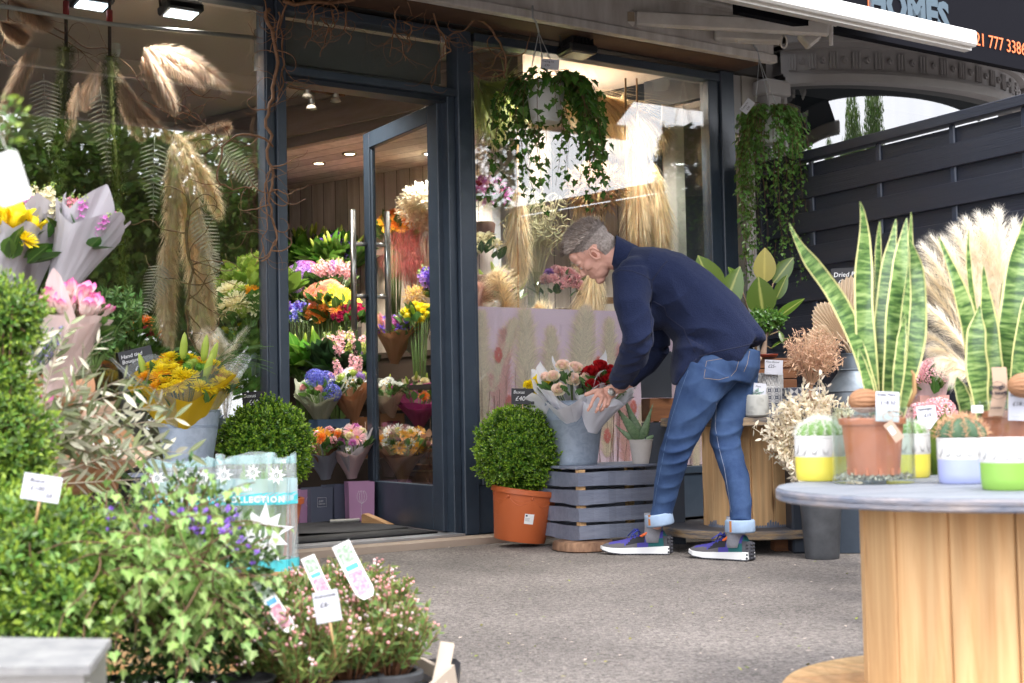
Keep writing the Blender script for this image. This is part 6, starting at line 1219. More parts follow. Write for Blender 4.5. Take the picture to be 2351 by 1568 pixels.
b.build('leaves',ALO,al)
# ================================================================ cable spool tables
def spool(label,loc,Rf,Rd,zl,zt,th,topm,edgem,lowm,lowe,staves,rz=0.,drumm=WOOD):
    r=root('cable_spool_table',label,'table',loc,rz,group='wooden cable spool tables')
    def disc(z0,z1,mt,me_,nm,Rr):
        b=MB(); n=64; b.lathe([(Rr-.004,z0),(Rr,z0+.004),(Rr,(z0+z1)/2-.0012),(Rr-.003,(z0+z1)/2),(Rr,(z0+z1)/2+.0012),(Rr,z1-.005),(Rr-.006,z1)],n,mi=[1]*6); b.NG=[(b.NG[0][0],1)]+[]
        # planked top
        k=9
        for i in range(k):
            y0=-Rr+.004+i*2*(Rr-.004)/k+.0015; y1=-Rr+.004+(i+1)*2*(Rr-.004)/k-.0015; q=Rr-.005; ps=[]
            ys=np.linspace(y0,y1,6); up=[(math.sqrt(max(0,q*q-y*y)),y) for y in ys]; dn=[(-math.sqrt(max(0,q*q-y*y)),y) for y in ys[::-1]]; poly=up+dn; b.add([(x,y,z1+.0005) for x,y in poly]+[(x,y,z1-.004) for x,y in poly],[tuple(range(12))]+[(j,12+j,12+(j+1)%12,(j+1)%12) for j in range(12)],0)
        b.build(nm,[mt,me_],r,auto=30)
    disc(zt-th,zt,topm,edgem,'table_top',Rf); disc(zl-th,zl,lowm,lowe,'lower_disc',Rf)
    for i in range(staves):
        a0_,a1_=2*PI*i/staves,2*PI*(i+1)/staves; m_=(a0_+a1_)/2; w_=2*Rd*math.sin(PI/staves)-.005; b=MB(); b.box((0,0,0),(.022,w_,zt-th-zl-.002),bev=.003); b.xf(Matrix.Rotation(m_,4,'Z')@Matrix.Translation((Rd*math.cos(PI/staves)-.011,0,(zt-th+zl)/2))); b.xf(Matrix.Identity(4)); b.build('drum_stave',drumm,r,smooth=False)
    return r
sp1=spool('near pine cable spool table with worn grey top, holding potted snake plants',(W(2302,1000,3.23).x,3.23,0),.51,.325,.06,.514,.027,TOPW,TOPE,WOOD,WOOD,15,rz=.25)
fx=W(1718,1000,7.2).x
sp2=spool('far pine cable spool table with dark painted discs, behind the man',(fx,7.2,0),.44,.24,.115,.655,.042,DTOP,DTOPE,DTOP,DTOPE,14,rz=.1)
SP1=Vector((W(2302,1000,3.23).x,3.23,0))
bl=root('timber_block','rough timber blocks propping up the far spool table','timber block',(fx+.1,7.0,0)); b=MB()
b.box((.12,.0,.036),(.30,.12,.07),bev=.004); b.build('block',WOODR,bl,smooth=False)
ZT_=.5150
# painted drips at the drum foot of far spool
b=MB(); rr=random.Random(3)
for i in range(46):
    a=-PI/2+(i/46-.5)*2.6; h=.012+.022*max(0,math.sin(i*.55)+.3*math.sin(i*2.1)); r_=.2415; b.add([(r_*math.cos(a),r_*math.sin(a),.1155),(r_*math.cos(a+.06),r_*math.sin(a+.06),.1155),(r_*math.cos(a+.05),r_*math.sin(a+.05),.1155+h),(r_*math.cos(a+.01),r_*math.sin(a+.01),.1155+h*.9)],[(0,1,2,3)])
b.build('paint_drips',BLUEW,sp2,smooth=False)
# ---- pots on the near spool
TEXW=mat('textured_white_glaze',(.66,.65,.63),.5)
def twotone(label,px,py,rad,h,colr,name='cactus_pot'):
    p=G(px,py,ZT_); c=Vector((p.x,p.y+rad,ZT_)); r=root(name,label,'potted cactus' if 'cactus' in label else 'plant pot',c,group='two tone glazed pots'); b=MB(); hs=h*.53
    b.lathe([(rad*.90,0),(rad*.955,.004),(rad*.985,hs*.4),(rad,hs)],48,1); b.lathe([(rad,hs),(rad*1.008,h*.985),(rad*1.0,h),(rad*.93,h),(rad*.92,h*.93),(0,h*.92)],48,0); b.NG=[b.NG[0]]
    b.build('glazed_pot',[TEXW,mat('glaze_'+label.split()[0],colr,.35)],r,auto=40)
    b=MB()
    n=14
    for i in range(n):
        a=2*PI*i/n; q=rad*1.006
        pt=lambda u,z:(q*math.cos(a+u*PI/n),q*math.sin(a+u*PI/n),z)
        for k in range(3): b.tube([pt(-1+.12*k,hs+.006),pt(0,h*.92-.008*k-.004),pt(1-.12*k,hs+.006)],.0008,4)
    for z in (hs+.003,hs+.0065,h*.955,h*.965): b.tube([(rad*1.007*math.cos(t),rad*1.007*math.sin(t),z) for t in np.linspace(0,2*PI,49)],.0008,4)
    b.build('raised_pattern',TEXW,r); b=MB(); b.lathe([(0,h*.93),(rad*.92,h*.925)],20); b.build('soil',SOIL,r); return r,c,h
def cactus(r,h,R,sq,ribs,bodym,spm,sl_,star):
    b=MB(); nu,nv=ribs*6,16
    def fn(u,v):
        t=u*2*PI; ph=v*PI*.52+ .0; rr_=R*math.sin(PI*.48+ph*.98) if False else R*math.cos(v*PI/2); ri=1+.09*math.cos(ribs*t)*math.cos(v*1.2); return (rr_*ri*math.cos(t),rr_*ri*math.sin(t),h+sq*R*(.25+math.sin(v*PI/2)))
    b.grid(fn,nu,nv,0,True); b.grid(lambda u,v:(R*(1-.2*v)*math.cos(u*2*PI),R*(1-.2*v)*math.sin(u*2*PI),h+sq*R*.25*(1-v)),30,2,0,True); b.build('cactus_body',bodym,r)
    P=[];Dv=[]
    for i in range(ribs):
        for j in range(9):
            v=(j+.4)/9*.92; t=2*PI*i/ribs; p=np.array(fn(i/ribs,v)); o=nrm(np.array([[math.cos(t)*math.cos(v*PI/2),math.sin(t)*math.cos(v*PI/2),math.sin(v*PI/2)+.1]]))[0]
            for k in range(star): P.append(p); Dv.append(o*.7+rdir(1)[0]*.8)
    s=MB(); s.inst(T_strand(.035,.02),P,basis(np.array(Dv),rdir(len(P))),sl_*rnd(.7,1.2,len(P))); s.build('spines',spm,r)
CACG=mat('cactus_green',(.16,.30,.07),.6); CACD=mat('cactus_dark_green',(.045,.10,.045),.6)
r,c,h=twotone('yellow and white pot with white spined cactus, left of the glass vase',1898,1105,.063,.112,(.82,.72,.10)); cactus(r,h*.92,.053,.75,16,CACG,leafmat('white_spine',(.85,.85,.78),rough=.6,isl=.1,transl=.2),.016,10)
r,c,h=twotone('lemon and white pot half hidden behind the first glass vase',2100,1098,.056,.112,(.82,.72,.10)); cactus(r,h*.92,.045,.7,14,CACG,bpy.data.materials['white_spine'],.014,8)
r,c,h=twotone('lilac and white pot with round dark cactus and orange star spines',2229,1112,.056,.106,(.36,.40,.66)); cactus(r,h*.92,.054,.85,11,CACD,leafmat('orange_spine',(.72,.42,.25),rough=.6,isl=.2,transl=.2),.018,7)
r,c,h=twotone('lime green and white pot at the right edge of the near spool',2345,1127,.062,.110,(.25,.46,.08)); cactus(r,h*.92,.0,.7,8,CACG,bpy.data.materials['white_spine'],.01,1)
# ---- glass vases with snake plants
SNK=bpy.data.materials.new('snake_leaf')
def snk():
    m=SNK; m.use_nodes=True; t=m.node_tree; L=t.links; p=t.nodes['Principled BSDF']; p.inputs['Roughness'].default_value=.32
    at=_n(t,'ShaderNodeAttribute',attribute_name='luv'); sx=_n(t,'ShaderNodeSeparateXYZ'); L.new(at.outputs['Vector'],sx.inputs[0])
    ab=_n(t,'ShaderNodeMath',operation='ABSOLUTE'); L.new(sx.outputs[0],ab.inputs[0])
    mp=_n(t,'ShaderNodeMapping'); mp.inputs['Scale'].default_value=(.40,44,5); L.new(at.outputs['Vector'],mp.inputs[0])
    nz=_n(t,'ShaderNodeTexNoise'); nz.inputs['Scale'].default_value=1.; nz.inputs['Detail'].default_value=5; nz.inputs['Roughness'].default_value=.7; nz.inputs['Distortion'].default_value=.35; L.new(mp.outputs[0],nz.inputs[0])
    cr=_n(t,'ShaderNodeValToRGB'); cr.color_ramp.elements[0].position=.42; cr.color_ramp.elements[0].color=(.035,.085,.025,1); cr.color_ramp.elements[1].position=.64; cr.color_ramp.elements[1].color=(.31,.42,.15,1); e=cr.color_ramp.elements.new(.5); e.color=(.11,.21,.05,1); L.new(nz.outputs[0],cr.inputs[0])
    mr=_n(t,'ShaderNodeMapRange'); mr.inputs[1].default_value=.80; mr.inputs[2].default_value=.86; L.new(ab.outputs[0],mr.inputs[0]); mx=_n(t,'ShaderNodeMix',data_type='RGBA'); L.new(mr.outputs[0],mx.inputs[0]); L.new(cr.outputs[0],mx.inputs[6]); mx.inputs[7].default_value=(.76,.72,.30,1); L.new(mx.outputs[2],p.inputs['Base Color'])
    p.inputs['Coat Weight'].default_value=.3
snk()
def blade(b,pts,w,tw=0.,n=26,depth=.22):
    "pts world: base, mid.., tip"
    pts=[Vector(p) for p in pts]; ctrl=pts; c=[]
    for i in range(n+1):
        t=i/n; q=ctrl[:]
        while len(q)>1: q=[q[j].lerp(q[j+1],t) for j in range(len(q)-1)]
        c.append(q[0])
    lz=rnd(0,50)
    v=[];l=[]; nu=6
    for th_ in (0,1):
        for i in range(n+1):
            t=i/n; d=(c[min(n,i+1)]-c[max(0,i-1)]).normalized(); a=tw*t+.3*math.sin(5*t+lz); sd=Vector((math.cos(a),math.sin(a),0)); sd=(sd-d*sd.dot(d)).normalized(); nn=sd.cross(d)
            ww=w*(.55+.45*math.sin(PI*min(1,t*1.05+.05)))*min(1,((1-t)/.22)**.6 if t>.78 else 1); ww=max(ww,.0008)*(1+.06*math.sin(17*t+lz))
            for j in range(nu+1): u=j/nu*2-1; v.append((c[i]+sd*ww*u+nn*(depth*ww*(u*u)-(.0035*(1-u*u)+.0006)*(1-.7*t)*(1 if th_ else -1)*.5))[:]); l.append((u,t*(pts[-1]-pts[0]).length*2,lz))
    k=(n+1)*(nu+1); f=[]
    for th_ in (0,1):
        o=th_*k
        f+=[(o+i*(nu+1)+j,o+i*(nu+1)+j+1,o+(i+1)*(nu+1)+j+1,o+(i+1)*(nu+1)+j) for i in range(n) for j in range(nu)]
    f+=[(i*(nu+1)+j,(i+1)*(nu+1)+j,k+(i+1)*(nu+1)+j,k+i*(nu+1)+j) for i in range(n) for j in (0,nu)]
    b.add(v,f,0,l)
def snake(label,c,rv,hv,rp,leaves,pm,name='snake_plant'):
    v=root('glass_vase','clear cylinder glass vase around the '+label+' terracotta pot','vase',c,group='clear glass cylinder vases'); b=MB(); b.lathe([(0,.001),(rv-.004,.001),(rv,.006),(rv,hv),(rv-.0035,hv),(rv-.0035,.010),(0,.009)],64); b.NG=[]; b.build('glass',GLASST,v,auto=40)
    b=MB(); n=900; a=rnd(0,6.28,n); q=rv*.94*np.sqrt(rnd(0,1,n)); b.inst(TS,np.stack([q*np.cos(a),q*np.sin(a),.012+rnd(0,.008,n)],1),basis(rdir(n),rdir(n)),rnd(.005,.010,n)); b.build('pebbles',mat('pebbles',(.42,.38,.32),.8,isl=.5),v)
    r=root(name,'tall variegated snake plant in the '+label+' terracotta pot','snake plant',(c[0],c[1],c[2]+.020),group='snake plants in terracotta pots'); b=MB(); h=pm
    b.lathe([(rp*.80,0),(rp*.82,.004),(rp*.975,h*.88),(rp*1.06,h*.885),(rp*1.08,h*.99),(rp*1.06,h),(rp*.98,h*.98),(0,h*.93)],40); b.build('terracotta_pot',TERRA2,r,auto=40); b=MB()
    for i in range(12): a=2*PI*i/12; b.box((rp*.81*math.cos(a),rp*.81*math.sin(a),.008),(.006,.012,.016))
    b.build('pot_feet',TERRA2,r,smooth=False); b=MB(); b.lathe([(0,h*.965),(rp*.97,h*.955)],24); n=500; a=rnd(0,6.28,n); q=rp*.95*np.sqrt(rnd(0,1,n)); b.inst(TS,np.stack([q*np.cos(a),q*np.sin(a),h*.96+rnd(0,.008,n)],1),basis(rdir(n),rdir(n)),rnd(.006,.016,n)); b.build('soil',mat('bark_chips',(.22,.11,.06),.9,isl=.5) if 'bark_chips' not in bpy.data.materials else bpy.data.materials['bark_chips'],r)
    for L_ in leaves: b=MB(); blade(b,[Vector(p) for p in L_[0]],L_[1],L_[2] if len(L_)>2 else 0.); b.xf(Matrix.Translation(-r.location)); b.build('leaf',SNK,r)
    return v,r
p=G(2031,1113,ZT_); c=Vector((p.x,p.y+.096,ZT_)); dv_=c.y
w_=lambda px,py,dy=0.:W(px,py,dv_+dy)
snake('left',c,.0965,.180,.074,[([w_(2018,960),w_(1965,800),w_(1945,640,.02),w_(1858,640),w_(1812,512)],.022,.2),([w_(2012,960,.02),w_(1988,800),w_(1960,620),w_(2000,560,.02),w_(1974,462)],.024,.1),
 ([w_(2030,960,.04),w_(2012,760,.06),w_(2010,600,.06),w_(2020,508,.06)],.014,.5),([w_(2030,960,.02),w_(2012,780,.02),w_(2040,620,.02),w_(2057,503,.02)],.022,-.3),([w_(2045,960),w_(2040,800,-.01),w_(2062,640),w_(2082,500)],.026,.0),
 ([w_(2050,960,.05),w_(2060,800,.04),w_(2088,640,.04),w_(2092,486,.04)],.017,.6),([w_(2060,960,.0),w_(2090,850,-.02),w_(2130,720),w_(2110,600),w_(2086,548,.02)],.023,-.5),([w_(2055,960,-.03),w_(2068,820,-.04),w_(2085,680,-.03),w_(2086,560,-.03)],.013,.8),
 ([w_(2010,960,-.03),w_(2000,900,-.04),w_(1978,850,-.04),w_(1972,800,-.04)],.014,.1),([w_(2050,960,-.02),w_(2062,880,-.05),w_(2066,790,-.05),w_(2078,720,-.05)],.014,.3),([w_(2025,960,.05),w_(2020,860,.05),w_(2030,740,.05),w_(2042,640,.05)],.018,-.2)],.135)
p2=G(2300,1075,ZT_); c2_=Vector((W(2312,1000,3.55).x,3.55,ZT_)); w2=lambda px,py,dy=0.:W(px,py,3.55+dy)
snake('right',c2_,.110,.190,.088,[([w2(2262,960),w2(2240,820),w2(2225,700),w2(2190,640),w2(2155,543)],.024,.2),([w2(2270,960,.02),w2(2250,800,.03),w2(2215,640,.03),w2(2224,528,.03)],.011,.4),([w2(2285,960,-.02),w2(2290,840,-.02),w2(2262,740,-.02),w2(2258,610,-.02)],.024,-.2),
 ([w2(2310,960),w2(2310,820),w2(2330,640),w2(2360,480)],.036,.1),([w2(2330,960,-.04),w2(2325,860,-.05),w2(2350,740,-.05),w2(2372,640,-.05)],.026,.4),([w2(2255,960,-.05),w2(2240,860,-.06),w2(2235,780,-.06),w2(2250,700,-.06)],.028,-.1),([w2(2222,960,.0),w2(2215,930),w2(2205,900),w2(2197,865)],.021,.1),([w2(2300,960,.05),w2(2296,800,.05),w2(2290,700,.05),w2(2303,640,.05)],.012,.9),([w2(2225,960,.07),w2(2218,930,.07),w2(2222,900,.07),w2(2215,880,.07)],.014,.5)],.145)
# husk on left pot
nut=root('dried_seed_husk','large ribbed brown seed husk lying on the left snake plant pot','seed husk',W(1985,920,dv_-.035)); b=MB(); b.grid(lambda u,v:(lambda t,ph:((.038*math.cos(ph)),.029*math.sin(ph)*math.cos(t)*(1+.035*math.cos(16*t)),.029*math.sin(ph)*math.sin(t)*(1+.035*math.cos(16*t))))(u*2*PI,v*PI),96,16,0,True); b.build('husk',mat('husk',(.38,.19,.09),.65,col2=(.25,.11,.05),noise=30,stretch=(.4,3,3),bump=.8,bscale=60),nut)
nut2=copy_tree(nut,loc=W(2350,885,3.4),label='ribbed seed husk at the right edge on the second snake plant pot')
b=MB(); b.tube([w_(2085,935,-.05),w_(2100,900,-.05),w_(2098,860,-.05),w_(2092,850,-.05)],[.008,.010,.008,.003],8,flat=.5); o=b.build('dried_pod',mat('pod',(.36,.20,.08),.6)); tag(o,'curved brown dried pod in the left snake plant pot','dried pod')
card('white price card reading Snake Plant £18.50, on the left glass vase',w_(2037,968,-.085),.056,.070,[('Snake Plant',-.026,.060,.0098),('£18.50',-.018,.040,.0135),('ex. Vase',.000,.022,.008)],rz=.08,tilt=-.05,roll=.06)
card('white price card reading Snake Plant £18.50, on the right glass vase',w2(2345,966,-.11),.062,.070,[('Snake Plant',-.028,.058,.0105),('£18.50',-.022,.036,.0145)],rz=-.1,roll=.05)
kt=root('kraft_tag','kraft swing tag with twine bow on the left glass vase','tag',w_(2052,990,-.102)); b=MB(); b.box((0,0,0),(.024,.0008,.050),bev=.0002); b.xf(Matrix.Rotation(-.6,4,'Y')); b.build('tag_face',KRAFTP,kt,smooth=False); b=MB(); b.box((-.003,-.0012,.004),(.012,.0006,.020)); b.xf(Matrix.Rotation(-.6,4,'Y')); b.build('white_sticker',WHITE,kt,smooth=False); b=MB(); b.tube([(-.012+.012*math.cos(t),0,.034+.010*math.sin(t)) for t in np.linspace(0,6.2,14)],.0009,5); b.tube([(.006+.016*math.cos(t),0,.040+.006*math.sin(t)) for t in np.linspace(0,6.2,14)],.0009,5); b.build('twine',KRAFTP,kt)
rl=root('kraft_label','kraft plant label printed rough & tough in the right snake plant','plant label',w2(2285,955,-.1)); b=MB(); b.grid(lambda u,v:((u-.5)*.036+.012*v+.006*math.sin(3*v),-.004*math.sin(PI*v),v*.118),3,12); b.build('label_face',KRAFTP,rl); RX=Matrix.Rotation(PI/2,3,'X')
writing('rough',.0150,INK,rl,(-.012,-.007,.066),RX,0,bold=.0004); writing('& tough',.0135,INK,rl,(-.014,-.007,.052),RX,0,bold=.0004); b=MB(); b.tube([(.007+.021*math.cos(t),-.0066,.062+.021*math.sin(t)) for t in np.linspace(0,6.3,30)],.0005,4); b.build('printed_ring',INK,rl); writing('SANSEVIERIA',.0052,INK,rl,(-.014,-.0055,.018),RX,0)
b=MB(); b.box((0,0,.006),(.028,.001,.018)); o=b.build('white_tag',WHITE,smooth=False); o.location=w2(2244,945,-.15); tag(o,'tiny white tag clipped on the rim of the right vase','tag')
# ================================================================ things beyond the near spool
def onW(px,py,d): return W(px,py,d)
bk=W(1884,1147,6.6); kb=bucket('tall black florist bucket standing on the tarmac, with bleached ruscus',(bk.x,6.6,0),.078,.098,.30,DARKG,name='black_bucket',bands=False,ears=False)
ru=root('bleached_ruscus_bunch','big airy bunch of cream bleached ruscus rising from the black bucket','dried bunch',(bk.x,6.6,.10)); s=MB(); P=[];Dv=[]; rr=random.Random(2)
for i in range(230):
    tip=W(rr.gauss(1868,48),rr.gauss(990,48),6.6+rr.uniform(-.14,.14))-ru.location
    if rr.random()<.3: tip=W(1868+98*math.cos(i),992+82*math.sin(i),6.55)-ru.location
    c=curve3((rr.gauss(0,.02),rr.gauss(0,.02),0),(tip.x*.35,tip.y*.4,tip.z*.75),tip,12); s.tube(c,[.0016]*12,4)
    for j in range(4,12):
        for q in range(5): P.append((c[j]+Vector(rdir(1)[0]*.012))[:]); Dv.append(rdir(1)[0]+np.array([0,0,.4]))
b=MB(); b.inst(T_leaf(.2,.05,.12,3),P,basis(np.array(Dv),rdir(len(P))),rnd(.020,.040,len(P))); b.build('leaves',RUSC,ru); s.build('stems',RUSC,ru)
# things on the far spool (top .655)
ZF2=.656
def onz(px,py,d): p=W(px,py,d); return Vector((p.x,d,ZF2))
WB=onz(1785,960,7.12)
def tilepot(label,c,w,h,rz,kind):
    r=root('tiled_pot',label,'plant pot',c,rz); b=MB(); b.box((0,0,h/2),(w,w,h),bev=.003); b.box((0,0,h-.001),(w*.9,w*.9,.004),m=1); b.build('pot_body',[TEXW,SOIL],r,smooth=False); b=MB(); n=4 if kind=='tri' else 3
    c_=w/n; rows=int(h/c_+.01)
    for fc in range(4):
        M=Matrix.Rotation(fc*PI/2,4,'Z')
        for i in range(n):
            for j in range(rows):
                x0,z0=-w/2+i*c_,h-(j+1)*c_-.001; o=-w/2-.0012
                if kind=='tri':
                    for t in ([(0,0),(.5,.5),(0,1)],[(1,0),(1,1),(.5,.5)]) if (i+j)%2 else ([(0,0),(1,0),(.5,.5)],[(0,1),(.5,.5),(1,1)]): b.add([(M@Vector((x0+a*c_,o,z0+d*c_)))[:] for a,d in t],[(0,1,2)])
                else:
                    q=lambda a,d:(M@Vector((x0+(.5+a)*c_,o,z0+(.5+d)*c_)))[:]
                    for k in range(4):
                        a=k*PI/2; ca,sa=math.cos(a),math.sin(a)
                        for pet in (.0,.5): 
                            aa=a+pet*PI/2; ca2,sa2=math.cos(aa),math.sin(aa); R_1=.26 if pet==0 else .40; b.add([q(.06*ca2,.06*sa2),q(R_1*.6*ca2-.10*sa2,R_1*.6*sa2+.10*ca2),q(R_1*ca2,R_1*sa2),q(R_1*.6*ca2+.10*sa2,R_1*.6*sa2-.10*ca2)],[(0,1,2,3)])
                    b.tube([q(.46*math.cos(t),.46*math.sin(t)) for t in np.linspace(0,6.29,17)],.0008,3)
    b.build('tile_pattern',mat('tile_ink',(.085,.095,.14),.5) if 'tile_ink' not in bpy.data.materials else bpy.data.materials['tile_ink'],r,smooth=False); return r
c=onz(1762,962,6.92); tilepot('small white pot with fine dark blue floral tile pattern on the far spool',(c.x,6.93,ZF2),.105,.145,.12,'flower')
st_=root('tile_pot_stand','low dark stand carrying the triangle patterned pot','stand',(W(1842,950,6.9).x,6.9,0)); b=MB(); b.box((0,0,.33),(.16,.16,.66),bev=.01); b.build('stand_body',NAVYD,st_,smooth=False)
tilepot('white cube pot with dark grey triangle tile pattern behind the ruscus',(W(1842,950,6.85).x,6.85,.662),.150,.130,.06,'tri')
cpx=onz(1732,962,6.86); r=root('concrete_pot','small pale concrete pot with swirl relief on the far spool','plant pot',(cpx.x+.0,6.80,ZF2)); b=MB(); w_r=.062
b.lathe([(.046,0),(.056,.008),(.060,.03),(.060,.095),(.057,.104),(.050,.106),(.048,.09),(0,.088)],40); b.build('pot_body',mat('concrete_pale',(.42,.42,.39),.9,col2=(.35,.35,.33),noise=12),r,auto=40); b=MB()
for i in range(9):
    for k in range(3): a=2*PI*i/9; z0=.035+.038*(i%2); q=.0605; rr_=.006+.006*k; b.tube([(q*math.cos(a+rr_/q*math.cos(t)),q*math.sin(a+rr_/q*math.cos(t)),z0+rr_*math.sin(t)) for t in np.linspace(0,5.6,13)],.0009,4)
b.build('swirl_relief',bpy.data.materials['concrete_pale'],r); b=MB(); leafball(b,(0,0,.108),.03,40,.02,0); b.build('tiny_succulent',leafmat('pale_succulent',(.25,.38,.30),rough=.5),r)
card('pale price card standing in the small concrete pot',(cpx.x+.015,6.79,ZF2+.105),.06,.055,[('Plant',-.02,.035,.012)],roll=.1)
cv=onz(1760,862,7.08); r=root('chevron_pot','tall pale grey cylinder pot with chevron relief, behind the tiled pot','plant pot',(cv.x,7.10,ZF2)); b=MB(); n=48; 
b.grid(lambda u,v:(lambda t,q:(q*math.cos(t),q*math.sin(t),.215*v))(u*2*PI,.083+.0022*math.sin((v*.215*170)+2.4*abs(((u*26)%1)*2-1)*2)),312,70,0,True); b.lathe([(.080,.213),(.074,.214),(.073,.19),(0,.19)],40); b.NG=[]; b.build('pot_body',mat('chevron_glaze',(.50,.49,.48),.6),r)
# stacked timber boxes with bonsai
def wbox(label,c,w,d,h,mt,rz=0.,n=3):
    r=root('timber_box',label,'wooden box',c,rz,group='stacked timber boxes'); 
    for i in range(n): b=MB(); b.box((rnd(-.004,.004),0,h*(i+.5)/n),(w,d,h/n-.004),bev=.003); b.build('plank',mt,r,smooth=False)
    return r
wx=W(1790,900,7.3).x
wbox('lower timber box at the back of the far spool under the bonsai',(wx,7.36,ZF2),.22,.20,.13,WOODR,.05,2); wbox('upper timber box carrying the ficus bonsai tray',(wx-.01,7.36,ZF2+.132),.20,.18,.165,WOODR,-.03,3)
wl=W(1512,935,7.45); wbox('reddish timber box under the dark gift bag behind the aloe',(wl.x+.02,7.5,ZF2-.02),.17,.16,.125,WOODR,.2,1)
shf=root('low_plinth','dark plinth carrying the timber box beneath the gift bag','plinth',(wl.x+.02,7.5,0)); b=MB(); b.box((0,0,(ZF2-.022)/2),(.20,.18,ZF2-.024)); b.build('plinth_body',NAVYD,shf,smooth=False)
def gbag(label,c,w,h,d,mt,rz=0.,handles=None,emblem=None,group='paper gift bags'):
    r=root('gift_bag',label,'gift bag',c,rz,group=group); b=MB(); g=.94
    v=[(-w/2*g,-d/2*g,0),(w/2*g,-d/2*g,0),(w/2*g,d/2*g,0),(-w/2*g,d/2*g,0),(-w/2,-d/2,h),(w/2,-d/2,h),(w/2,d/2,h),(-w/2,d/2,h)]; v+=[(w/2*.93,0,0),(w/2*.90,0,h),(-w/2*.93,0,0),(-w/2*.90,0,h)]
    b.add(v,[(0,1,5,4),(1,8,9,5),(8,2,6,9),(2,3,7,6),(3,10,11,7),(10,0,4,11),(0,3,2,1)]); b.build('bag_body',mt,r,smooth=False)
    if handles:
        b=MB(); b.tube([(-w*.2,-d/2-.002,h-.03),(-w*.21,-d/2-.006,h*.35+.0),(-w*.1,-d/2-.008,h*.2)] if handles=='down' else curve3((-w*.22,-d/2,h-.01),(0,-d/2-.01,h+.16),(w*.22,-d/2,h-.01),12),.003,5); 
        if handles=='down': b.tube([(w*.2,-d/2-.002,h-.03),(w*.19,-d/2-.006,h*.35),(w*.1,-d/2-.008,h*.2)],.003,5)
        b.build('rope_handle',KRAFTP,r)
    if emblem=='round': b=MB(); b.lathe([(0,0),(w*.11,0),(w*.11,.0012),(0,.0012)],24); b.xf(Matrix.Translation((0,-d/2-.0005,h*.72))@Matrix.Rotation(PI/2,4,'X')); b.build('round_sticker',INK,r); writing('flowers',w*.05,CHALK,r,(-w*.075,-d/2-.0028,h*.71),Matrix.Rotation(PI/2,3,'X'),0)
    if emblem=='just': writing('JUST',w*.09,CHALK,r,(-w*.12,-d/2*.97-.002,h*.63),Matrix.Rotation(PI/2,3,'X'),0); writing('FOR YOU',w*.07,CHALK,r,(-w*.15,-d/2*.97-.002,h*.56),Matrix.Rotation(PI/2,3,'X'),0); b=MB(); q=[(-.2,.5),(.2,.5),(.2,.74),(-.2,.74),(-.2,.5)]; b.tube([(x*w,-d/2*.97-.0015,z*h) for x,z in q],.001,4); b.build('printed_frame',CHALK,r)
    if emblem=='line': b=MB(); b.tube(curve3((0,-d/2-.001,h*.12),(-.01,-d/2-.002,h*.4),(.0,-d/2-.001,h*.5),8),.0008,4); [b.tube(curve3((0,-d/2-.002,h*.5),(k*w*.16,-d/2-.002,h*.6),(k*w*.05,-d/2-.002,h*.8),8),.0008,4) for k in (-2,-1,0,1,2)]; b.build('printed_flower',CHALK,r)
    if emblem=='pic': b=MB(); b.box((0,-d/2-.002,h*.62),(w*.5,.002,h*.42)); b.build('photo_card',mat('photo_card_dark',(.02,.02,.025),.3,col2=(.30,.02,.05),noise=30,amt=1.8),r,smooth=False)
    return r
NB=mat('navy_gift_bag',(.028,.034,.045),.45); gp=W(1500,880,7.42); gbag('dark slate paper gift bag standing behind the aloe under his arm',(gp.x+.02,7.46,ZF2+.106),.165,.24,.10,NB,-.15)
# bonsai
bz=ZF2+.30; bx=W(1757,815,7.3); bo=root('ficus_bonsai','ficus bonsai with thick bare root and small round crown on timber boxes','bonsai',(bx.x,7.30,bz)); b=MB(); b.lathe([(.055,0),(.065,.012),(.066,.016),(.05,.014),(0,.012)],24); b.build('tray',mat('tray_red',(.24,.04,.02),.4),bo); b=MB(); b.tube([(-.02,0,0),(-.01,0,.03),(.0,0,.07),(.006,0,.12),(.0,0,.20)],[.022,.018,.011,.008,.006],8); b.tube([(.006,0,.10),(.04,0,.16),(.05,.0,.21)],[.006,.004,.003],6); b.tube([(.0,0,.10),(-.04,0,.15),(-.07,0,.20)],[.006,.004,.003],6); b.build('trunk',mat('bonsai_bark',(.30,.21,.15),.8,bump=.5,bscale=60),bo)
b=MB(); leafball(b,(.0,0,.19),.075,330,.038,0,(1.45,1,.62),.6,T_sprig(5,T_leaf(.3,.05,.05,2),.6),.3); b.build('crown',leafmat('ficus_leaf',(.085,.20,.03),vein=(.15,.28,.06),rough=.28,isl=.35,coat=.3),bo)
bro=root('ginseng_root','smooth tan ginseng root bulb below the bonsai card','root',(W(1737,855,7.14).x-.005,7.16,ZF2+.218)); b=MB(); ell(b,(0,0,.035),(.028,.026,.038)); ell(b,(-.025,0,.01),(.014,.013,.03)); ell(b,(.01,0,.072),(.030,.02,.016)); me=evalmesh(b,.004,3,name='root_body'); o=meshobj('root_body',me,mat('ginseng_skin',(.42,.28,.18),.6,bump=.3,bscale=50),bro,wc=False)
card('white price card reading Ficus Bonsai £25, above the chevron pot',(W(1776,858,7.0).x,7.0,W(1776,860,7.0).z),.090,.072,[('Ficus Bonsai',-.04,.058,.0135),('£25-',-.03,.034,.022)],rz=.05,roll=.06)
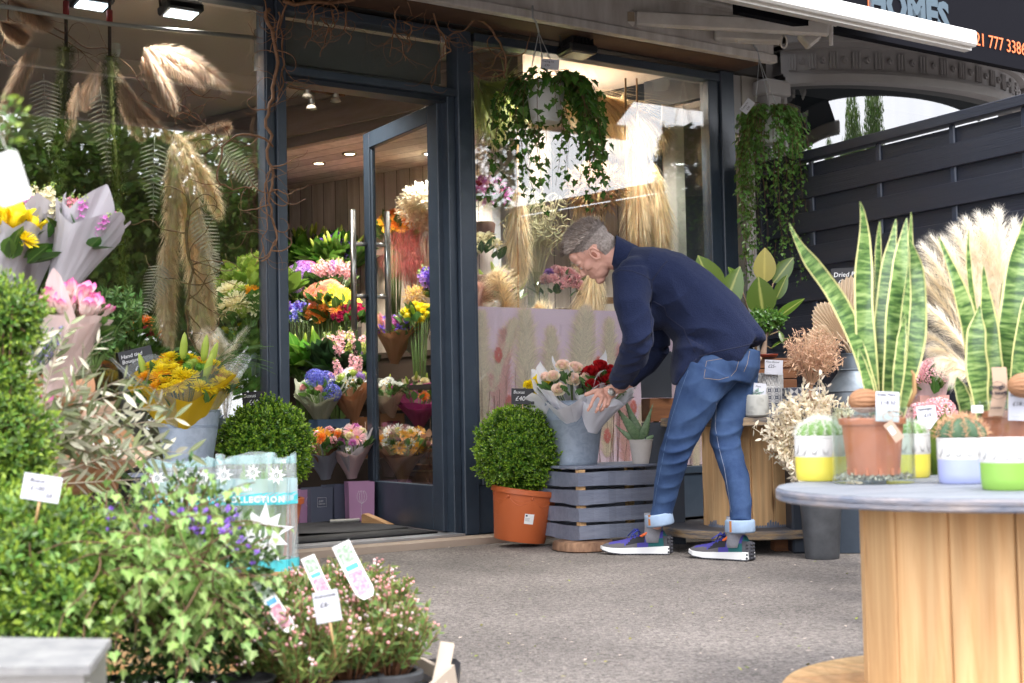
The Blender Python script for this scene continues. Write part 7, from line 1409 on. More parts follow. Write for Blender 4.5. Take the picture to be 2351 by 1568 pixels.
# rubber plant
rp=root('rubber_plant','rubber plant with large glossy oval leaves behind the man','rubber plant',(W(1730,900,7.7).x,7.7,0)); b=MB(); TR=T_leaf(.30,.05,.10,6); ms=MB()
def bigleaf(bx_,by,tx,ty,m,w=1.,d=7.6,face=(0,-1,.25)):
    a=W(bx_,by,d); c=W(tx,ty,d-.03); dd_=c-a; b.inst(T_leaf(.30*w,.04,.06,6),np.array([a[:]]),basis(np.array([dd_[:]]),np.array([face])),np.array([dd_.length]),m); ms.tube([W(1735,760,d),a.lerp(W(1735,760,d),.4)+Vector((0,0,-.02)),a],.004,5)
for q in ((1648,690,1604,585,0,1.05),(1655,725,1700,610,0,.80),(1662,700,1625,640,0,.8),(1754,652,1757,568,1,1.05),(1752,728,1742,634,0,1.25),(1775,650,1822,590,0,.9,7.7),(1780,690,1808,630,0,.7,7.65),(1778,735,1846,682,0,.62,7.6,(.2,-.6,.8)),(1700,650,1672,612,0,.7,7.75),(1790,760,1800,790,0,.6,7.6),(1770,800,1812,772,0,.5,7.6,(0,-.5,1))): bigleaf(*q)
b.build('leaves',[FIC,FICB],rp,wc=True); ms.tube([Vector((rp.location.x,7.7,.3)),W(1735,760,7.65),W(1754,660,7.62)],[.009,.008,.005],7); ms.build('stem',mat('ficus_stem',(.20,.13,.07),.7),rp,wc=True); b=MB(); b.lathe([(.10,0),(.14,.30),(.145,.30),(.13,.29),(0,.28)],28); b.build('pot',DARKG,rp)
# dried oats
oa=W(1862,890,6.7); ob_=root('dried_oat_bunch','tied sheaf of dried tan oats standing behind the triangle patterned pot','dried bunch',(oa.x,6.7,.80)); b=MB(); s=MB(); rr=random.Random(8); P=[];Dv=[]
tie=W(1862,882,6.7)-ob_.location
for i in range(150):
    a=rr.uniform(0,6.28); q=rr.random()**.5; tx=1868+q*72*math.cos(a)*1.0; tip=W(tx,785-abs(q)*0+rr.uniform(-45,30)+abs(tx-1868)*.35,6.7+q*.14*math.sin(a))-ob_.location; bot=tie+Vector((-(tip.x-tie.x)*.35,-(tip.y)*.3,-.10)); s.tube([bot,tie+Vector((math.cos(a)*.012,math.sin(a)*.012,0)),tie.lerp(tip,.55)+Vector((0,0,.01)),tip],.0011,4)
    for j in range(15): t=.45+.55*j/15; p=tie.lerp(tip,t); P.append((p+Vector(rdir(1)[0]*.010))[:]); Dv.append(rdir(1)[0]*.8+np.array([0,0,-.2])+np.array([math.cos(a)*.5,0,.1]))
b.inst(T_leaf(.09,.03,.1,2),P,basis(np.array(Dv),rdir(len(P))),rnd(.016,.036,len(P))); b.build('oat_heads',OAT,ob_); s.build('straw',OAT,ob_); b=MB(); b.tube([tie+Vector((.018*math.cos(t),.018*math.sin(t),0)) for t in np.linspace(0,6.3,16)],.003,5); b.build('twine',KRAFTP,ob_)
# milk churn + palm spears
mc=W(1950,895,6.95); ch_=root('zinc_milk_churn','old zinc milk churn holding dried palm spears','milk churn',(mc.x+.02,6.95,0)); b=MB(); zt2=W(1945,812,6.95).z; b.lathe([(.135,.545),(.14,.56),(.14,zt2-.24),(.137,zt2-.19),(.144,zt2-.185),(.135,zt2-.175),(.075,zt2-.095),(.073,zt2-.085),(.078,zt2-.08),(.073,zt2-.075),(.072,zt2-.008),(.078,zt2-.006),(.078,zt2),(.068,zt2),(.066,zt2-.1),(0,zt2-.12)],40); b.build('churn_body',GALVD,ch_,auto=40)
b=MB(); b.tube([(-.15,-.02,zt2-.20),(-.20,-.03,zt2-.21),(-.20,-.03,zt2-.30),(-.15,-.02,zt2-.31)],.008,6); b.build('handle',mat('rusty_handle',(.25,.11,.05),.8),ch_)
def palm(label,px,py,ang,L,wd,d):
    tipd=Vector((math.sin(ang),-.15,math.cos(ang))); base=W(px,py,d); r=root('palm_spear',label,'dried palm',base,group='dried palm spears'); b=MB(); side=tipd.cross(Vector((0,1,0))).normalized(); nn=side.cross(tipd); n=26
    v=[];
    for i in range(n+1):
        u=i/n*2-1; a=u*wd; Lr=L*(1-.30*abs(u)**1.5)*(1+.04*(i%2)); dirv=(tipd*math.cos(a)+side*math.sin(a)); pl=.012*(1 if i%2 else -1)
        for t in (.08,.55,1.): v.append((dirv*Lr*t+nn*pl*t*(1 if t<1 else .5))[:])
    f=[(i*3+k,i*3+k+1,(i+1)*3+k+1,(i+1)*3+k) for i in range(n) for k in (0,1)]; b.add(v,f); b.build('pleated_fan',PALMS,r,smooth=False); b=MB(); bot=Vector((ch_.location.x,6.95,zt2-.03))-base; b.tube([bot,bot*.4+Vector((0,0,.02)),Vector((0,0,0)),tipd*L*.3],[.006,.006,.005,.002],6); b.build('stalk',PALMS,r)
palm('upright pleated palm spear behind the left snake plant leaves',1944,795,.06,.33,.42,6.9); palm('broad pleated palm fan leaning left towards the oat sheaf',1938,785,-.62,.22,.55,6.85); palm('rounded palm fan low over the churn mouth',1925,790,-1.35,.16,.75,6.8); palm('small pointed palm tip above the fan pile',1905,720,-1.0,.06,.5,6.9)
card('black board with chalk writing Dried Pods £2-6 on the dark fence',(W(1960,672,7.3)),.22,.13,[('Dried Pods',-.10,.085,.034),('£2-6',-.08,.045,.036),('Each',-.05,.012,.026)],board=CARDB,ink=CHALK,name='chalk_sign',cat='chalk sign',rz=-.35,printed=False,th=.006)
# pampas bunch in tall vase, behind the right snake plant
pv=W(2310,930,5.2); pa=root('pampas_bunch','huge fluffy bunch of cream pampas plumes behind the right snake plant','pampas bunch',(pv.x,5.2,0)); b=MB(); rr=random.Random(12); bs=W(2312,960,5.2)-pa.location
for tx,ty,mx_,my_ in ((2108,640,2190,700),(2112,610,2200,690),(2120,700,2210,760),(2115,560,2210,680),(2135,540,2230,660),(2160,545,2240,650),(2190,520,2250,650),(2215,500,2270,650),(2245,490,2290,640),(2290,478,2300,640),(2270,500,2290,640),(2330,500,2330,640),(2362,520,2350,650),(2380,560,2350,660),(2105,760,2190,780),(2150,830,2200,800),(2180,860,2230,820),(2130,800,2200,790),(2170,600,2240,700),(2230,560,2270,680),(2300,560,2310,680),(2390,640,2350,720),(2345,560,2335,680)):
    tp=W(tx,ty,5.2+rr.uniform(-.15,.2))-pa.location; md=W(mx_,my_,5.2+rr.uniform(-.1,.12))-pa.location; c=curve3(bs,md,tp,14); plume(b,c[5:],.10,900,.8,.22,m=0,T=T_strand(.010,.3),stem=.003,along=1.1); b.tube(c[:6],.003,4)
b.build('plumes',PAMPW,pa); b=MB(); b.lathe([(.09,0),(.10,.02),(.10,.58),(.085,.66),(.09,.70),(.08,.69),(0,.6)],32); b.build('vase',NAVYD,pa)
# hydrangeas in pink boxes
def hyd(label,px,py,d,box_w,zb0):
    p=W(px,py,d); r=root('pink_hydrangea',label,'flowering plant',(p.x,d,zb0),group='pink hydrangeas in pink boxes'); h=p.z-zb0; b=MB(); b.box((0,0,(h-.05)/2),(box_w,box_w,h-.05)); b.build('pink_box',mat('pink_card_box',(.58,.31,.27),.6) if 'pink_card_box' not in bpy.data.materials else bpy.data.materials['pink_card_box'],r,smooth=False)
    paper(r,PINKP,.10,.05,box_w*.62,1,4,.3,3,z0=h-.10); dome(r,[('hydrangea','hpink',5,.062)],.085,h+.01,.05,leafm=GRNB,nleaf=26,lsize=.09,T=T_leaf(.32,.05,.1,3)); return r
hyd('pink hydrangea in a pink box in front of the fence',2135,880,5.9,.12,.30); hyd('lower pink hydrangea just right of the left glass vase',2140,985,4.9,.11,.20)
card('white price card reading Hydrangea, by the right glass vase',W(2132,985,4.6),.065,.075,[('Hydrangea',-.029,.062,.011),('£15',-.01,.040,.016)],rz=.1,roll=-.1)
card('blank backed white card above the pink hydrangea',W(2107,865,5.9),.05,.06,[],roll=.05,printed=False)
r=root('broad_leaf_plant','upright glossy olive rubber leaves between the two glass vases','houseplant',W(2150,1105,4.4)); b=MB()
for bx_,by,tx,ty,w_,m in ((2150,1105,2168,948,.22,0),(2145,1100,2105,1015,.2,0),(2130,1095,2098,1040,.22,1)):
    a=W(bx_,by,4.4)-r.location; c=W(tx,ty,4.35)-r.location; dd_=c-a; b.inst(T_leaf(w_,.09,.05,6),np.array([a[:]]),basis(np.array([dd_[:]]),np.array([(-.6,-1,.1)])),np.array([dd_.length]),m)
b.build('leaves',[FIC,FICB],r); b=MB(); b.lathe([(.06,-.25),(.08,0),(.075,0),(0,-.01)],20); b.build('pot',DARKG,r)
r=root('navy_panel_box','tall navy painted planter box beyond the black bucket','planter',(ch_.location.x+.02,6.98,0)); b=MB(); b.box((.06,.0,.27),(.42,.42,.54),bev=.004); b.build('planter_body',NAVY,r,smooth=False); r.rotation_euler=(0,0,-.15)
# ================================================================ hanging ivy baskets
def basket(label,hook,pc,pr_,hp,nst,lens,lf,mtv,seed,rad,d):
    r=root('hanging_ivy',label,'hanging plant',pc,group='hanging baskets of trailing ivy'); b=MB(); b.lathe([(pr_*.62,-hp),(pr_*.66,-hp+.004),(pr_*.68,-hp+.02),(pr_*.72,-hp+.021),(pr_*.93,-.03),(pr_*.98,-.028),(pr_,0),(pr_*.95,0),(0,-.02)],40); b.build('pot',mat('hanging_pot',(.62,.63,.62),.45) if 'hanging_pot' not in bpy.data.materials else bpy.data.materials['hanging_pot'],r,auto=40)
    H=hook-Vector(pc); b=MB()
    for k in range(3): a=k*2.094+.5; b.tube([(pr_*math.cos(a),pr_*math.sin(a),-.01),H*.96],.0026,6)
    b.tube([H*.96,H,H+Vector((-.012,0,.05)),H+Vector((-.03,0,.07)),H+Vector((-.03,0,.14))],.006,6); b.build('hanger',mat('hanger_grey',(.38,.40,.42),.5) if 'hanger_grey' not in bpy.data.materials else bpy.data.materials['hanger_grey'],r)
    rr=random.Random(seed); ss=[]
    for i in range(nst):
        a=rr.uniform(0,6.28); q=pr_*rr.uniform(.6,1.05); side=math.cos(a); L=lens[0]+(lens[1]-lens[0])*rr.random()**1.6; ss.append(((q*math.cos(a),q*math.sin(a),rr.uniform(.0,.06)),(math.cos(a)*rad,math.sin(a)*rad,rr.uniform(-.2,.7)),L))
    o=ivy_strands(r,ss,[mtv],lf,T=TI,step=lf*.56,curl=.20,grav=1.9,rs=seed); return r
H1=PF(1236,70,.32); pc1=Vector((H1.x,H1.y,0)); pc1.z=W(1252,192,H1.y).z; basket('larger trailing ivy basket with big leaves hanging above the right window',H1,(W(1252,192,H1.y).x,H1.y,pc1.z),.115,.22,74,(.22,.85),.062,leafmat('ivy_large',(.055,.14,.020),vein=(.11,.23,.04),rough=.35,isl=.45,hue=.02,transl=.3),4,.9,H1.y)
H2=PF(1742,130,.3); basket('smaller leaved ivy basket hanging at the right end of the awning',H2,(W(1765,268,H2.y).x,H2.y,W(1765,262,H2.y).z),.095,.19,112,(.14,1.20),.038,leafmat('ivy_small',(.11,.24,.045),vein=(.2,.36,.1),rough=.35,isl=.5,hue=.02,transl=.3),9,1.5,H2.y)
def hangcard(label,px,py,d,w,h,lines,roll): 
    p=W(px,py,d); c=card(label,p,w,h,lines,roll=roll); return c
hangcard('white card reading Trailing Ivy £30, clipped to the larger ivy basket',1262,160,H1.y-.13,.10,.058,[('Trailing Ivy',-.045,.040,.015),('£30-',-.03,.018,.017)],.08)
hangcard('tilted white card reading Trailing Ivy, tucked in the smaller ivy basket',1724,250,H2.y-.12,.09,.055,[('Trailing Ivy',-.04,.036,.014),('£30',-.02,.012,.017)],-.9)
# ================================================================ contents of the shop
def onI(px,py,o):
    r_=ray(px,py); n=IN; k=((IB+IN*o-CAM).dot(n))/r_.dot(n); return CAM+r_*k
TZ={0:(1.17,.22),1:(.82,.60),2:(.47,1.0),3:(.03,1.30)}
DBK=mat('florist_bucket_zinc',(.10,.11,.125),.5,.4,col2=(.16,.17,.19),noise=9)
def fbk(label,px,py,tier,R,specs,dh=.08,leafm=GRNL,nleaf=40,lsize=.10,bh=.22,T=TL,face=.5,sq=1.,bm=None,rs=1,name='flower_bucket',zoff=0):
    specs=[(k_,c_,int(n_*(2.0 if k_ not in('bud','snap','spike') else 1.3)+.5),s_*(.70 if k_ not in('bud','snap','spike','hydrangea') else .85)) for k_,c_,n_,s_ in specs]; z0,o=TZ[tier]; p=onI(px,py,o); zc=p.z; r=root(name,label,'bucket of flowers',(p.x,p.y,z0),group='buckets of flowers inside the shop'); h=min(bh,max(.08,zc-z0-dh-.05)); b=MB(); b.lathe([(.075,0),(.095,h),(.10,h+.004),(.09,h),(.0,h-.03)],28); b.build('bucket',bm or DBK,r,auto=40)
    b=MB(); n=14
    for i in range(n): a=2.4*i; q=R*.6*math.sqrt(i/n); b.tube([(q*.3*math.cos(a),q*.3*math.sin(a),h-.02),(q*math.cos(a),q*math.sin(a),zc-z0-dh*.5)],.004,5)
    b.build('stems',STEMG,r); dome(r,specs,R,zc-z0-dh*.5,dh,leafm=leafm,nleaf=nleaf,lsize=lsize,rs=rs,T=T,face=face,sq=sq); return r
TB=T_leaf(.22,.06,.25,4)
fbk('dark green lily foliage with pointed buds on the top tier by the left post',712,555,0,.20,[('bud','lime',10,.13)],.14,GRNB,150,.20,T=TB,face=.1,rs=3)
fbk('more dark green lily foliage with buds, towards the door handle',775,560,0,.17,[('bud','lime',8,.13),('iris','purple',9,.07)],.12,GRNB,110,.19,T=TB,face=.1,rs=4)
fbk('violet blue irises behind the outer door handle',800,572,0,.10,[('iris','purple',26,.060)],.10,GRNB,30,.12,rs=5,face=.3)
fbk('orange and gold flower spray behind the door glass, top tier',905,505,0,.14,[('gerbera','gold',9,.07),('mum','orange',7,.06)],.12,GRNL,30,.12,rs=6)
fbk('pink snapdragons above the hydrangeas',765,632,1,.13,[('snap','palepink',12,.16),('snap','lilac',4,.14)],.05,GRNL,30,.12,rs=7,face=.2)
fbk('lilac and mauve hydrangea heads beside the left post',698,625,1,.14,[('hydrangea','lilac',6,.085),('hydrangea','magenta',2,.07)],.10,GRNB,30,.13,rs=8,face=.7)
fbk('creamy green lacy filler flowers under the hydrangeas',700,668,1,.16,[('pom','lime',26,.030),('daisy','cream',22,.030)],.05,GRNL,60,.10,rs=9,face=.6)
fbk('coral gerberas with yellow ones, middle tier',748,668,2,.13,[('gerbera','coral',9,.075),('gerbera','yellow',3,.07)],.08,GRNL,20,.10,rs=10,face=.9)
fbk('bright yellow gerberas beside the coral ones',782,688,2,.12,[('gerbera','yellow',13,.070),('gerbera','orange',3,.07)],.08,GRNL,20,.10,rs=11,face=.9)
fbk('red orange gerberas below the yellow ones',738,712,2,.10,[('gerbera','orange',9,.070)],.06,GRNL,20,.10,rs=12,face=.9)
fbk('crimson carnations behind the lower door handle',800,712,2,.12,[('carnation','crimson',18,.045)],.08,GRNL,24,.10,rs=13,face=.7)
fbk('small blue and violet flowers at the left of the gerberas',688,715,2,.14,[('iris','blue',22,.045),('spike','purple',10,.08),('daisy','white',8,.02)],.06,GRNL,50,.08,rs=14,face=.6)
fbk('fresh green tulip leaves in a dark zinc bucket near the left post',705,795,3,.15,[('bud','lime',4,.1)],.10,leafmat('fresh_broad_leaf',(.13,.30,.04),vein=(.22,.42,.09),rough=.3,isl=.3),110,.24,bh=.5,T=TB,face=.1,rs=15)
fbk('deep green fern leaves beside the tulip leaves',775,800,3,.16,[('spike','green',5,.1)],.10,leafmat('dark_fern_leaf',(.03,.07,.025),rough=.5,isl=.4),90,.18,bh=.4,rs=16,face=.1)
fbk('pink and yellow snapdragons low behind the door edge',795,815,3,.12,[('snap','palepink',6,.20),('snap','lime',3,.16),('pom','lilac',5,.05),('iris','purple',8,.05)],.06,GRNL,40,.10,bh=.4,rs=17,face=.3)
fbk('yellow roses and buds with grasses seen through the door glass',960,712,2,.12,[('pom','yellow',8,.04),('rose','yellow',4,.04),('bud','coral',1,.12)],.06,GRNL,40,.10,rs=18,face=.7)
fbk('violet delphinium spires at the right of the door glass',1003,655,1,.08,[('spike','purple',7,.20),('spike','lilac',3,.17)],.05,GRNL,20,.10,rs=19,face=.2)
# airy dried bunches
def tuft(label,px,py,R,m,o,n,hair,name='dried_bunch',stemz=.35,T=None):
    p=onI(px,py,o); r=root(name,label,'dried bunch',p); b=MB(); d=rdir(n); q=R*RNG.random(n)**.45; P=d*q[:,None]*np.array([1.1,.8,.85]); b.inst(T or TST,P,basis(nrm(d+rdir(n)*.7),(0,0,1)),hair*rnd(.6,1.2,n)); 
    for i in range(24): b.tube([(rnd(-.02,.02),0,-R-stemz),(rnd(-R,R)*.4,rnd(-R,R)*.3,-R*.2)],.0016,4)
    b.build('dried_heads',m,r); return r
tuft('fluffy pink dyed grass bunch behind the inner door handle',948,585,.23,PINKG,.30,7000,.060)
tuft('cream dried ruscus bunch near the hinge side of the door glass',978,475,.20,RUSC,.30,3000,.035,T=TL)
tuft('golden dried oats behind the yellow flowers',955,680,.08,leafmat('golden_oat',(.62,.42,.14),rough=.8,isl=.2,transl=.3),.75,500,.035,T=T_leaf(.12,.03,.1,2))
# lower display: gift bags and wrapped bouquets, t = metres inside the shop
def inn(px,py,t): s_,z_=onF(px,py,-t); return WF(s_,-t,z_)
def base(px,py,t): p=inn(px,py,t); return p
BLG=mat('blue_gift_bag',(.075,.135,.24),.5); KRG=mat('kraft_gift_bag',(.30,.13,.05),.6); GRG=mat('slate_gift_box',(.11,.125,.175),.55); PKG=mat('pink_gift_box',(.50,.26,.44),.5); DKG=mat('dark_kraft',(.18,.08,.035),.7)
step=root('display_step','low dark step inside the shop holding blue and kraft gift bags','display step',WF(-.7,-1.75,0)); b=MB(); fbox(b,-1.55,.75,.03,.42,-2.05,-1.45); b.build('step_body',mat('step_dark',(.03,.02,.015),.7),step,smooth=False,wc=True)
rz=math.atan2(D.y,D.x)
def gb(label,px,py,t,w,h,d,mt,e=None,hd=None,z=None,rzz=0.,g='paper gift bags'): p=inn(px,py,t); return gbag(label,(p.x,p.y,(z if z is not None else p.z)),w,h,d,mt,rz+rzz,hd,e,g)
gb('blue gift bag with small round sticker, inside left of the door edge',757,1035,1.6,.235,.26,.12,BLG,'round',z=.42)
gb('blue gift bag side with a dark photo card on it',792,1035,1.72,.16,.26,.12,BLG,'pic',z=.42,rzz=.2)
gb('kraft gift bag with rope handles by the door edge',822,1040,1.62,.14,.27,.10,KRG,'round','down',z=.42)
gb('kraft gift bag with dark rose photo seen through door glass',895,1040,1.62,.20,.29,.11,KRG,'pic',z=.42)
gb('dark slate gift bag with pale rope handles seen through door glass',962,1040,1.60,.27,.31,.12,NB,None,'down',z=.42)
gb('blue grey gift bag at the hinge side of the door glass',1008,1040,1.7,.14,.32,.12,BLG,None,z=.42)
gb('plain kraft carton behind the magenta bouquet',930,940,1.95,.40,.20,.12,KRG,None,z=.60)
def bq(label,px,py,t,*a,**k): p=inn(px,py,t); return bouquet(label,p,*a,group='wrapped bouquets inside the shop',**k)
bq('sage paper bouquet with a blue hydrangea head',738,978,1.62,SAGEP,.26,.17,[('hydrangea','blue',4,.075),('rose','palepink',3,.035)],tilt=(.15,.0,0),seed=61,z_f=.95,dh=.05,dip=.3,face=.7,leafm=GRNB)
bq('kraft paper bouquet with wheat and small white flowers',812,970,1.60,KRAFT,.27,.16,[('daisy','white',22,.028),('pom','lime',4,.035),('pom','lilac',3,.04),('snap','palepink',3,.14)],tilt=(.1,-.1,0),seed=62,z_f=.95,dh=.07,dip=.3,face=.5)
bq('magenta paper bouquet with cream lisianthus',962,985,1.55,MAGP,.26,.19,[('rose','cream',9,.036),('bud','lime',4,.07),('mum','orange',2,.04)],tilt=(.12,.05,0),seed=63,z_f=.98,dh=.06,dip=.35,face=.6,peaks=3)
bq('clear wrapped bouquet of white buds and grasses through door glass',897,965,1.60,KRAFTP,.22,.12,[('rose','white',6,.028),('bud','lime',4,.06),('daisy','white',5,.025)],tilt=(.1,-.1,0),seed=64,z_f=.95,dh=.06,dip=.3,face=.4)
bq('grey green paper bouquet leaning right through the door glass',965,830,1.80,SAGEP,.30,.17,[('rose','yellow',5,.04),('pom','yellow',5,.035),('rose','cream',4,.035)],tilt=(.1,-.25,0),seed=65,z_f=.92,dh=.05,dip=.3,face=.6)
bq('kraft paper bouquet with magenta and violet flowers behind the inner handle',905,835,1.85,KRAFT,.28,.17,[('carnation','magenta',4,.035),('iris','purple',8,.04),('snap','pink',3,.1)],tilt=(.1,.1,0),seed=66,z_f=.9,dh=.05,dip=.2,face=.5)
bq('dark kraft bouquet with orange and yellow gerberas in a slate box',748,1100,1.20,SLATEP,.24,.14,[('gerbera','gold',4,.045),('carnation','palepink',4,.03),('mum','orange',2,.04)],tilt=(.12,-.08,0),seed=67,z_f=.95,dh=.05,dip=.3,face=.7,mt2=DKG)
bq('mauve paper bouquet of pink gerberas and cream roses',808,1098,1.15,PINKP,.25,.15,[('gerbera','palepink',3,.05),('rose','cream',3,.035),('carnation','magenta',4,.028),('daisy','white',6,.018)],tilt=(.1,-.05,0),seed=68,z_f=.95,dh=.05,dip=.3,face=.8,mt2=GREYP)
bq('large kraft bouquet of gold gerberas and white daisies through door glass',925,1105,1.15,KRAFT,.27,.19,[('gerbera','gold',6,.045),('daisy','white',9,.034),('pom','lime',4,.02)],tilt=(.1,0,0),seed=69,z_f=.95,dh=.05,dip=.30,face=.7,mt2=DKG)
bx_='slim card gift boxes'
gb('slate grey gift box printed Just For You, on the shop floor',728,1185,1.20,.15,.23,.13,GRG,'just',z=.04,g=bx_); gb('grey gift box side by side with the printed slate box',775,1187,1.22,.15,.24,.13,GRG,None,z=.04,rzz=.15,g=bx_)
gb('pink gift box with white line flower beside the left post',700,1185,1.25,.13,.22,.12,PKG,'line',z=.04,g=bx_); gb('lilac pink gift box at the foot of the open door',826,1190,1.05,.16,.26,.13,PKG,'line',z=.04,rzz=-.3,g=bx_)
gb('grey gift box seen low through the door glass',925,1150,1.10,.26,.20,.13,GRG,'just',z=.04,g=bx_)
r=root('wooden_tub','brown wooden tub at the hinge side, low behind the door glass','tub',inn(990,1150,1.3)); r.location.z=.04; b=MB(); b.lathe([(.14,0),(.17,.30),(.175,.34),(.165,.34),(0,.30)],16); b.build('tub_body',WOODR,r,smooth=False); b=MB(); b.tube([(.172*math.cos(t),.172*math.sin(t),.30) for t in np.linspace(0,6.3,20)],.006,5); b.build('rim_band',WOODH,r)
cw=root('copper_wire_frame','hanging tangle of copper wire shapes behind the door glass','wire ornament',inn(1003,1060,1.05)); b=MB(); rr=random.Random(6)
for i in range(30):
    p=Vector((rr.uniform(-.05,.05),rr.uniform(-.03,.03),rr.uniform(-.22,.10))); b.tube([p,p+Vector((rr.uniform(-.05,.05),0,rr.uniform(-.10,.10))),p+Vector((rr.uniform(-.06,.06),0,rr.uniform(-.12,.12)))],.0014,4)
b.tube([(-.05,0,-.22),(-.05,0,.05),(-.01,0,.2),(.0,0,.24),(.01,0,.2),(.05,0,.05),(.05,0,-.22)],.002,5); b.build('wire',mat('copper',(.75,.32,.20),.25,1.),cw)
PAMPC=leafmat('pampas_centre',(.90,.76,.56),rough=.85,isl=.2,transl=.5)
# ---- left window: hanging pampas, ferns, moss ropes, twigs
def LW(px,py,t): return inn(px,py,t)
def pl(label,path,t,m,hair=.10,n=1500,spread=.8,grav=.15,T=None,group='hanging pampas plumes',wid=1.,name='pampas_plume',along=1.):
    pts=[LW(x,y,t+(k*.02)) for k,(x,y) in enumerate(path)]; r=root(name,label,'pampas plume',pts[0],group=group); P=[]; n_=12
    c=[]
    for i in range(n_+1):
        u=i/n_; q=[Vector(p) for p in pts]
        while len(q)>1: q=[q[j].lerp(q[j+1],u) for j in range(len(q)-1)]
        c.append(q[0]-r.location)
    b=MB(); plume(b,c,hair,n,spread,grav,T=T or T_strand(.011,.3),along=along); b.build('plume',m,r); return r
for q in (('shaggy mauve tinted plume bursting from the ceiling by the floodlight',[(345,105),(380,150),(440,150),(470,205)],.45),('broad mauve plume reaching right towards the post',[(330,110),(410,110),(470,150),(530,210)],.45),('short downward plume under the shaggy ceiling bunch',[(325,130),(360,200),(375,215),(385,240)],.45),
    ('mauve plume angled between the two ceiling bunches',[(330,110),(365,180),(385,210),(400,260)],.4),('long plume slanting down from the moss rope towards the centre bunch',[(260,150),(290,230),(340,270),(405,330)],.55),('lower slanting plume beside the second moss rope',[(265,190),(290,240),(310,280),(330,320)],.6),
    ('dark plume hanging at the far upper left corner',[(20,0),(60,20),(90,35),(120,60)],.5),('dim plume under the upper left corner',[(0,50),(20,60),(50,70),(60,90)],.5),('wide brown plume drooping at the left edge above the tag',[(90,110),(50,160),(20,220),(10,330)],.4),('second brown plume at the left edge',[(60,120),(30,200),(10,260),(-10,300)],.45),
    ('faint plume between the ferns and first moss rope',[(180,190),(175,240),(150,280),(140,330)],.8),('short plume behind the second moss rope',[(230,140),(220,180),(200,200),(195,250)],.8),('plume reaching right under the ceiling bunch towards the twigs',[(405,330),(450,320),(500,300),(530,285)],.6)):
    pl(q[0],q[1],q[2],PAMP,.085,2600,1.5,.15,along=.7,T=T_strand(.02,.4))
for q in (('centre bunch plume on the left, hanging nearly to the bouquet',[(400,330),(395,480),(385,650),(395,800)],.38,2600),('centre bunch plume on the right with full tip',[(420,340),(455,500),(480,640),(490,760)],.36,2600),('centre bunch middle plume',[(410,400),(430,520),(455,680),(455,800)],.42,2400),('upper centre plume bent to the right',[(400,300),(450,380),(490,430),(505,500)],.42,1800),
    ('centre bunch short upper plume',[(395,330),(400,400),(395,450),(400,520)],.35,1800),('lower left plume tip of the centre bunch',[(375,560),(375,660),(380,720),(385,790)],.35,1800),('lower right plume tip of the centre bunch',[(440,620),(455,720),(470,760),(480,810)],.34,1800)): pl(q[0],q[1],q[2],PAMPC,.105,int(q[3]*1.5),1.5,.1,along=.7,T=T_strand(.017,.4))
def fn_(label,px,py,dx,dy,L,Wd,t,g='dried white ferns in the left window'):
    p=LW(px,py,t); q=LW(px+dx,py+dy,t); r=root('dried_fern',label,'fern',p,group=g); b=MB(); frond(b,(0,0,0),q-p,Vector((.2,-1,.1)),(q-p).length*1.05,Wd*.95,.12,n=19); b.build('frond',FERN,r)
fn_('big pale fern hanging straight down above the magenta stocks',100,170,10,180,.5,.10,.3); fn_('pale fern crossing the second moss rope',230,200,20,210,.5,.10,.6); fn_('bright fern hanging left of the centre bunch',355,315,-5,190,.5,.095,.25); fn_('fern behind the lower left of the centre bunch',375,600,-45,130,.4,.09,.3)
fn_('fern curving right across the centre bunch',450,480,55,160,.45,.10,.28); fn_('fern spreading right near the post',500,330,110,120,.4,.10,.35); fn_('small fern tip above the second moss rope',262,95,8,45,.1,.04,.5); fn_('low grey fern behind the olive branches',215,870,-40,-60,.3,.10,.3); fn_('second fern right of the centre bunch',480,560,10,120,.4,.07,.32)
def moss(label,x0,y0,x1,y1,t,hook=True):
    a=LW(x0,y0,t); c=LW(x1,y1,t); r=root('moss_rope',label,'moss rope',a,group='moss wrapped ropes'); b=MB(); v=c-a; n=5200; u=RNG.random(n); d=rdir(n); d[:,2]*=.3; d=nrm(d); P=np.array(v[:])*u[:,None]+d*(.024*(1+.3*np.sin(u*31)))[:,None]; b.inst(TST,P,basis(nrm(d+rdir(n)*.8),(0,0,1)),np.stack([rnd(.03,.055,n)*3.,rnd(.02,.05,n),rnd(.02,.05,n)],1)); b.tube([(0,0,0),v],.018,8); b.build('moss',MOSS,r)
    b=MB(); b.tube([(0,0,.0),(0,0,.45)],.009,6); b.tube([(0,0,.16),(0,0,.24)],.016,8,1); b.build('rope',[mat('rope_dark',(.03,.015,.01),.8),mat('rope_red',(.35,.01,.01),.6)],r)
moss('moss rope with red binding nearest the first big fern',152,110,125,480,.55); moss('moss rope with red binding in front of the slanting plume',252,130,290,760,.5)
tw=root('corkscrew_twig','twisted willow branch trained down the door post and across the window head','twig garland',WF(A0,.05,2.6)); b=MB(); X=lambda px,py,t=-.04: inn(px,py,t)-tw.location
twig(b,[X(610,20),X(622,70),X(635,130),X(628,200),X(615,260),X(622,330),X(632,400),X(620,450),X(628,500),X(632,560),X(600,600)],.011,1,.05,14,.18); twig(b,[X(650,0),X(655,60),X(650,120),X(657,180),X(640,230),X(612,250)],.006,2,.05,14,.2)
twig(b,[X(625,330),X(560,300),X(510,330),X(500,400),X(540,440),X(580,430),X(625,450)],.006,3,.05,9,.16); twig(b,[X(620,380),X(600,450),X(620,520),X(600,560),X(585,610)],.004,4,.05,10,.2)
b.build('branch',TWIG,tw)
tw=root('corkscrew_twig','twisted willow branches hanging over the door transom and along the fascia underside','twig garland',WF(0,.10,2.9)); b=MB(); X=lambda px,py,t=-.10: inn(px,py,t)-tw.location
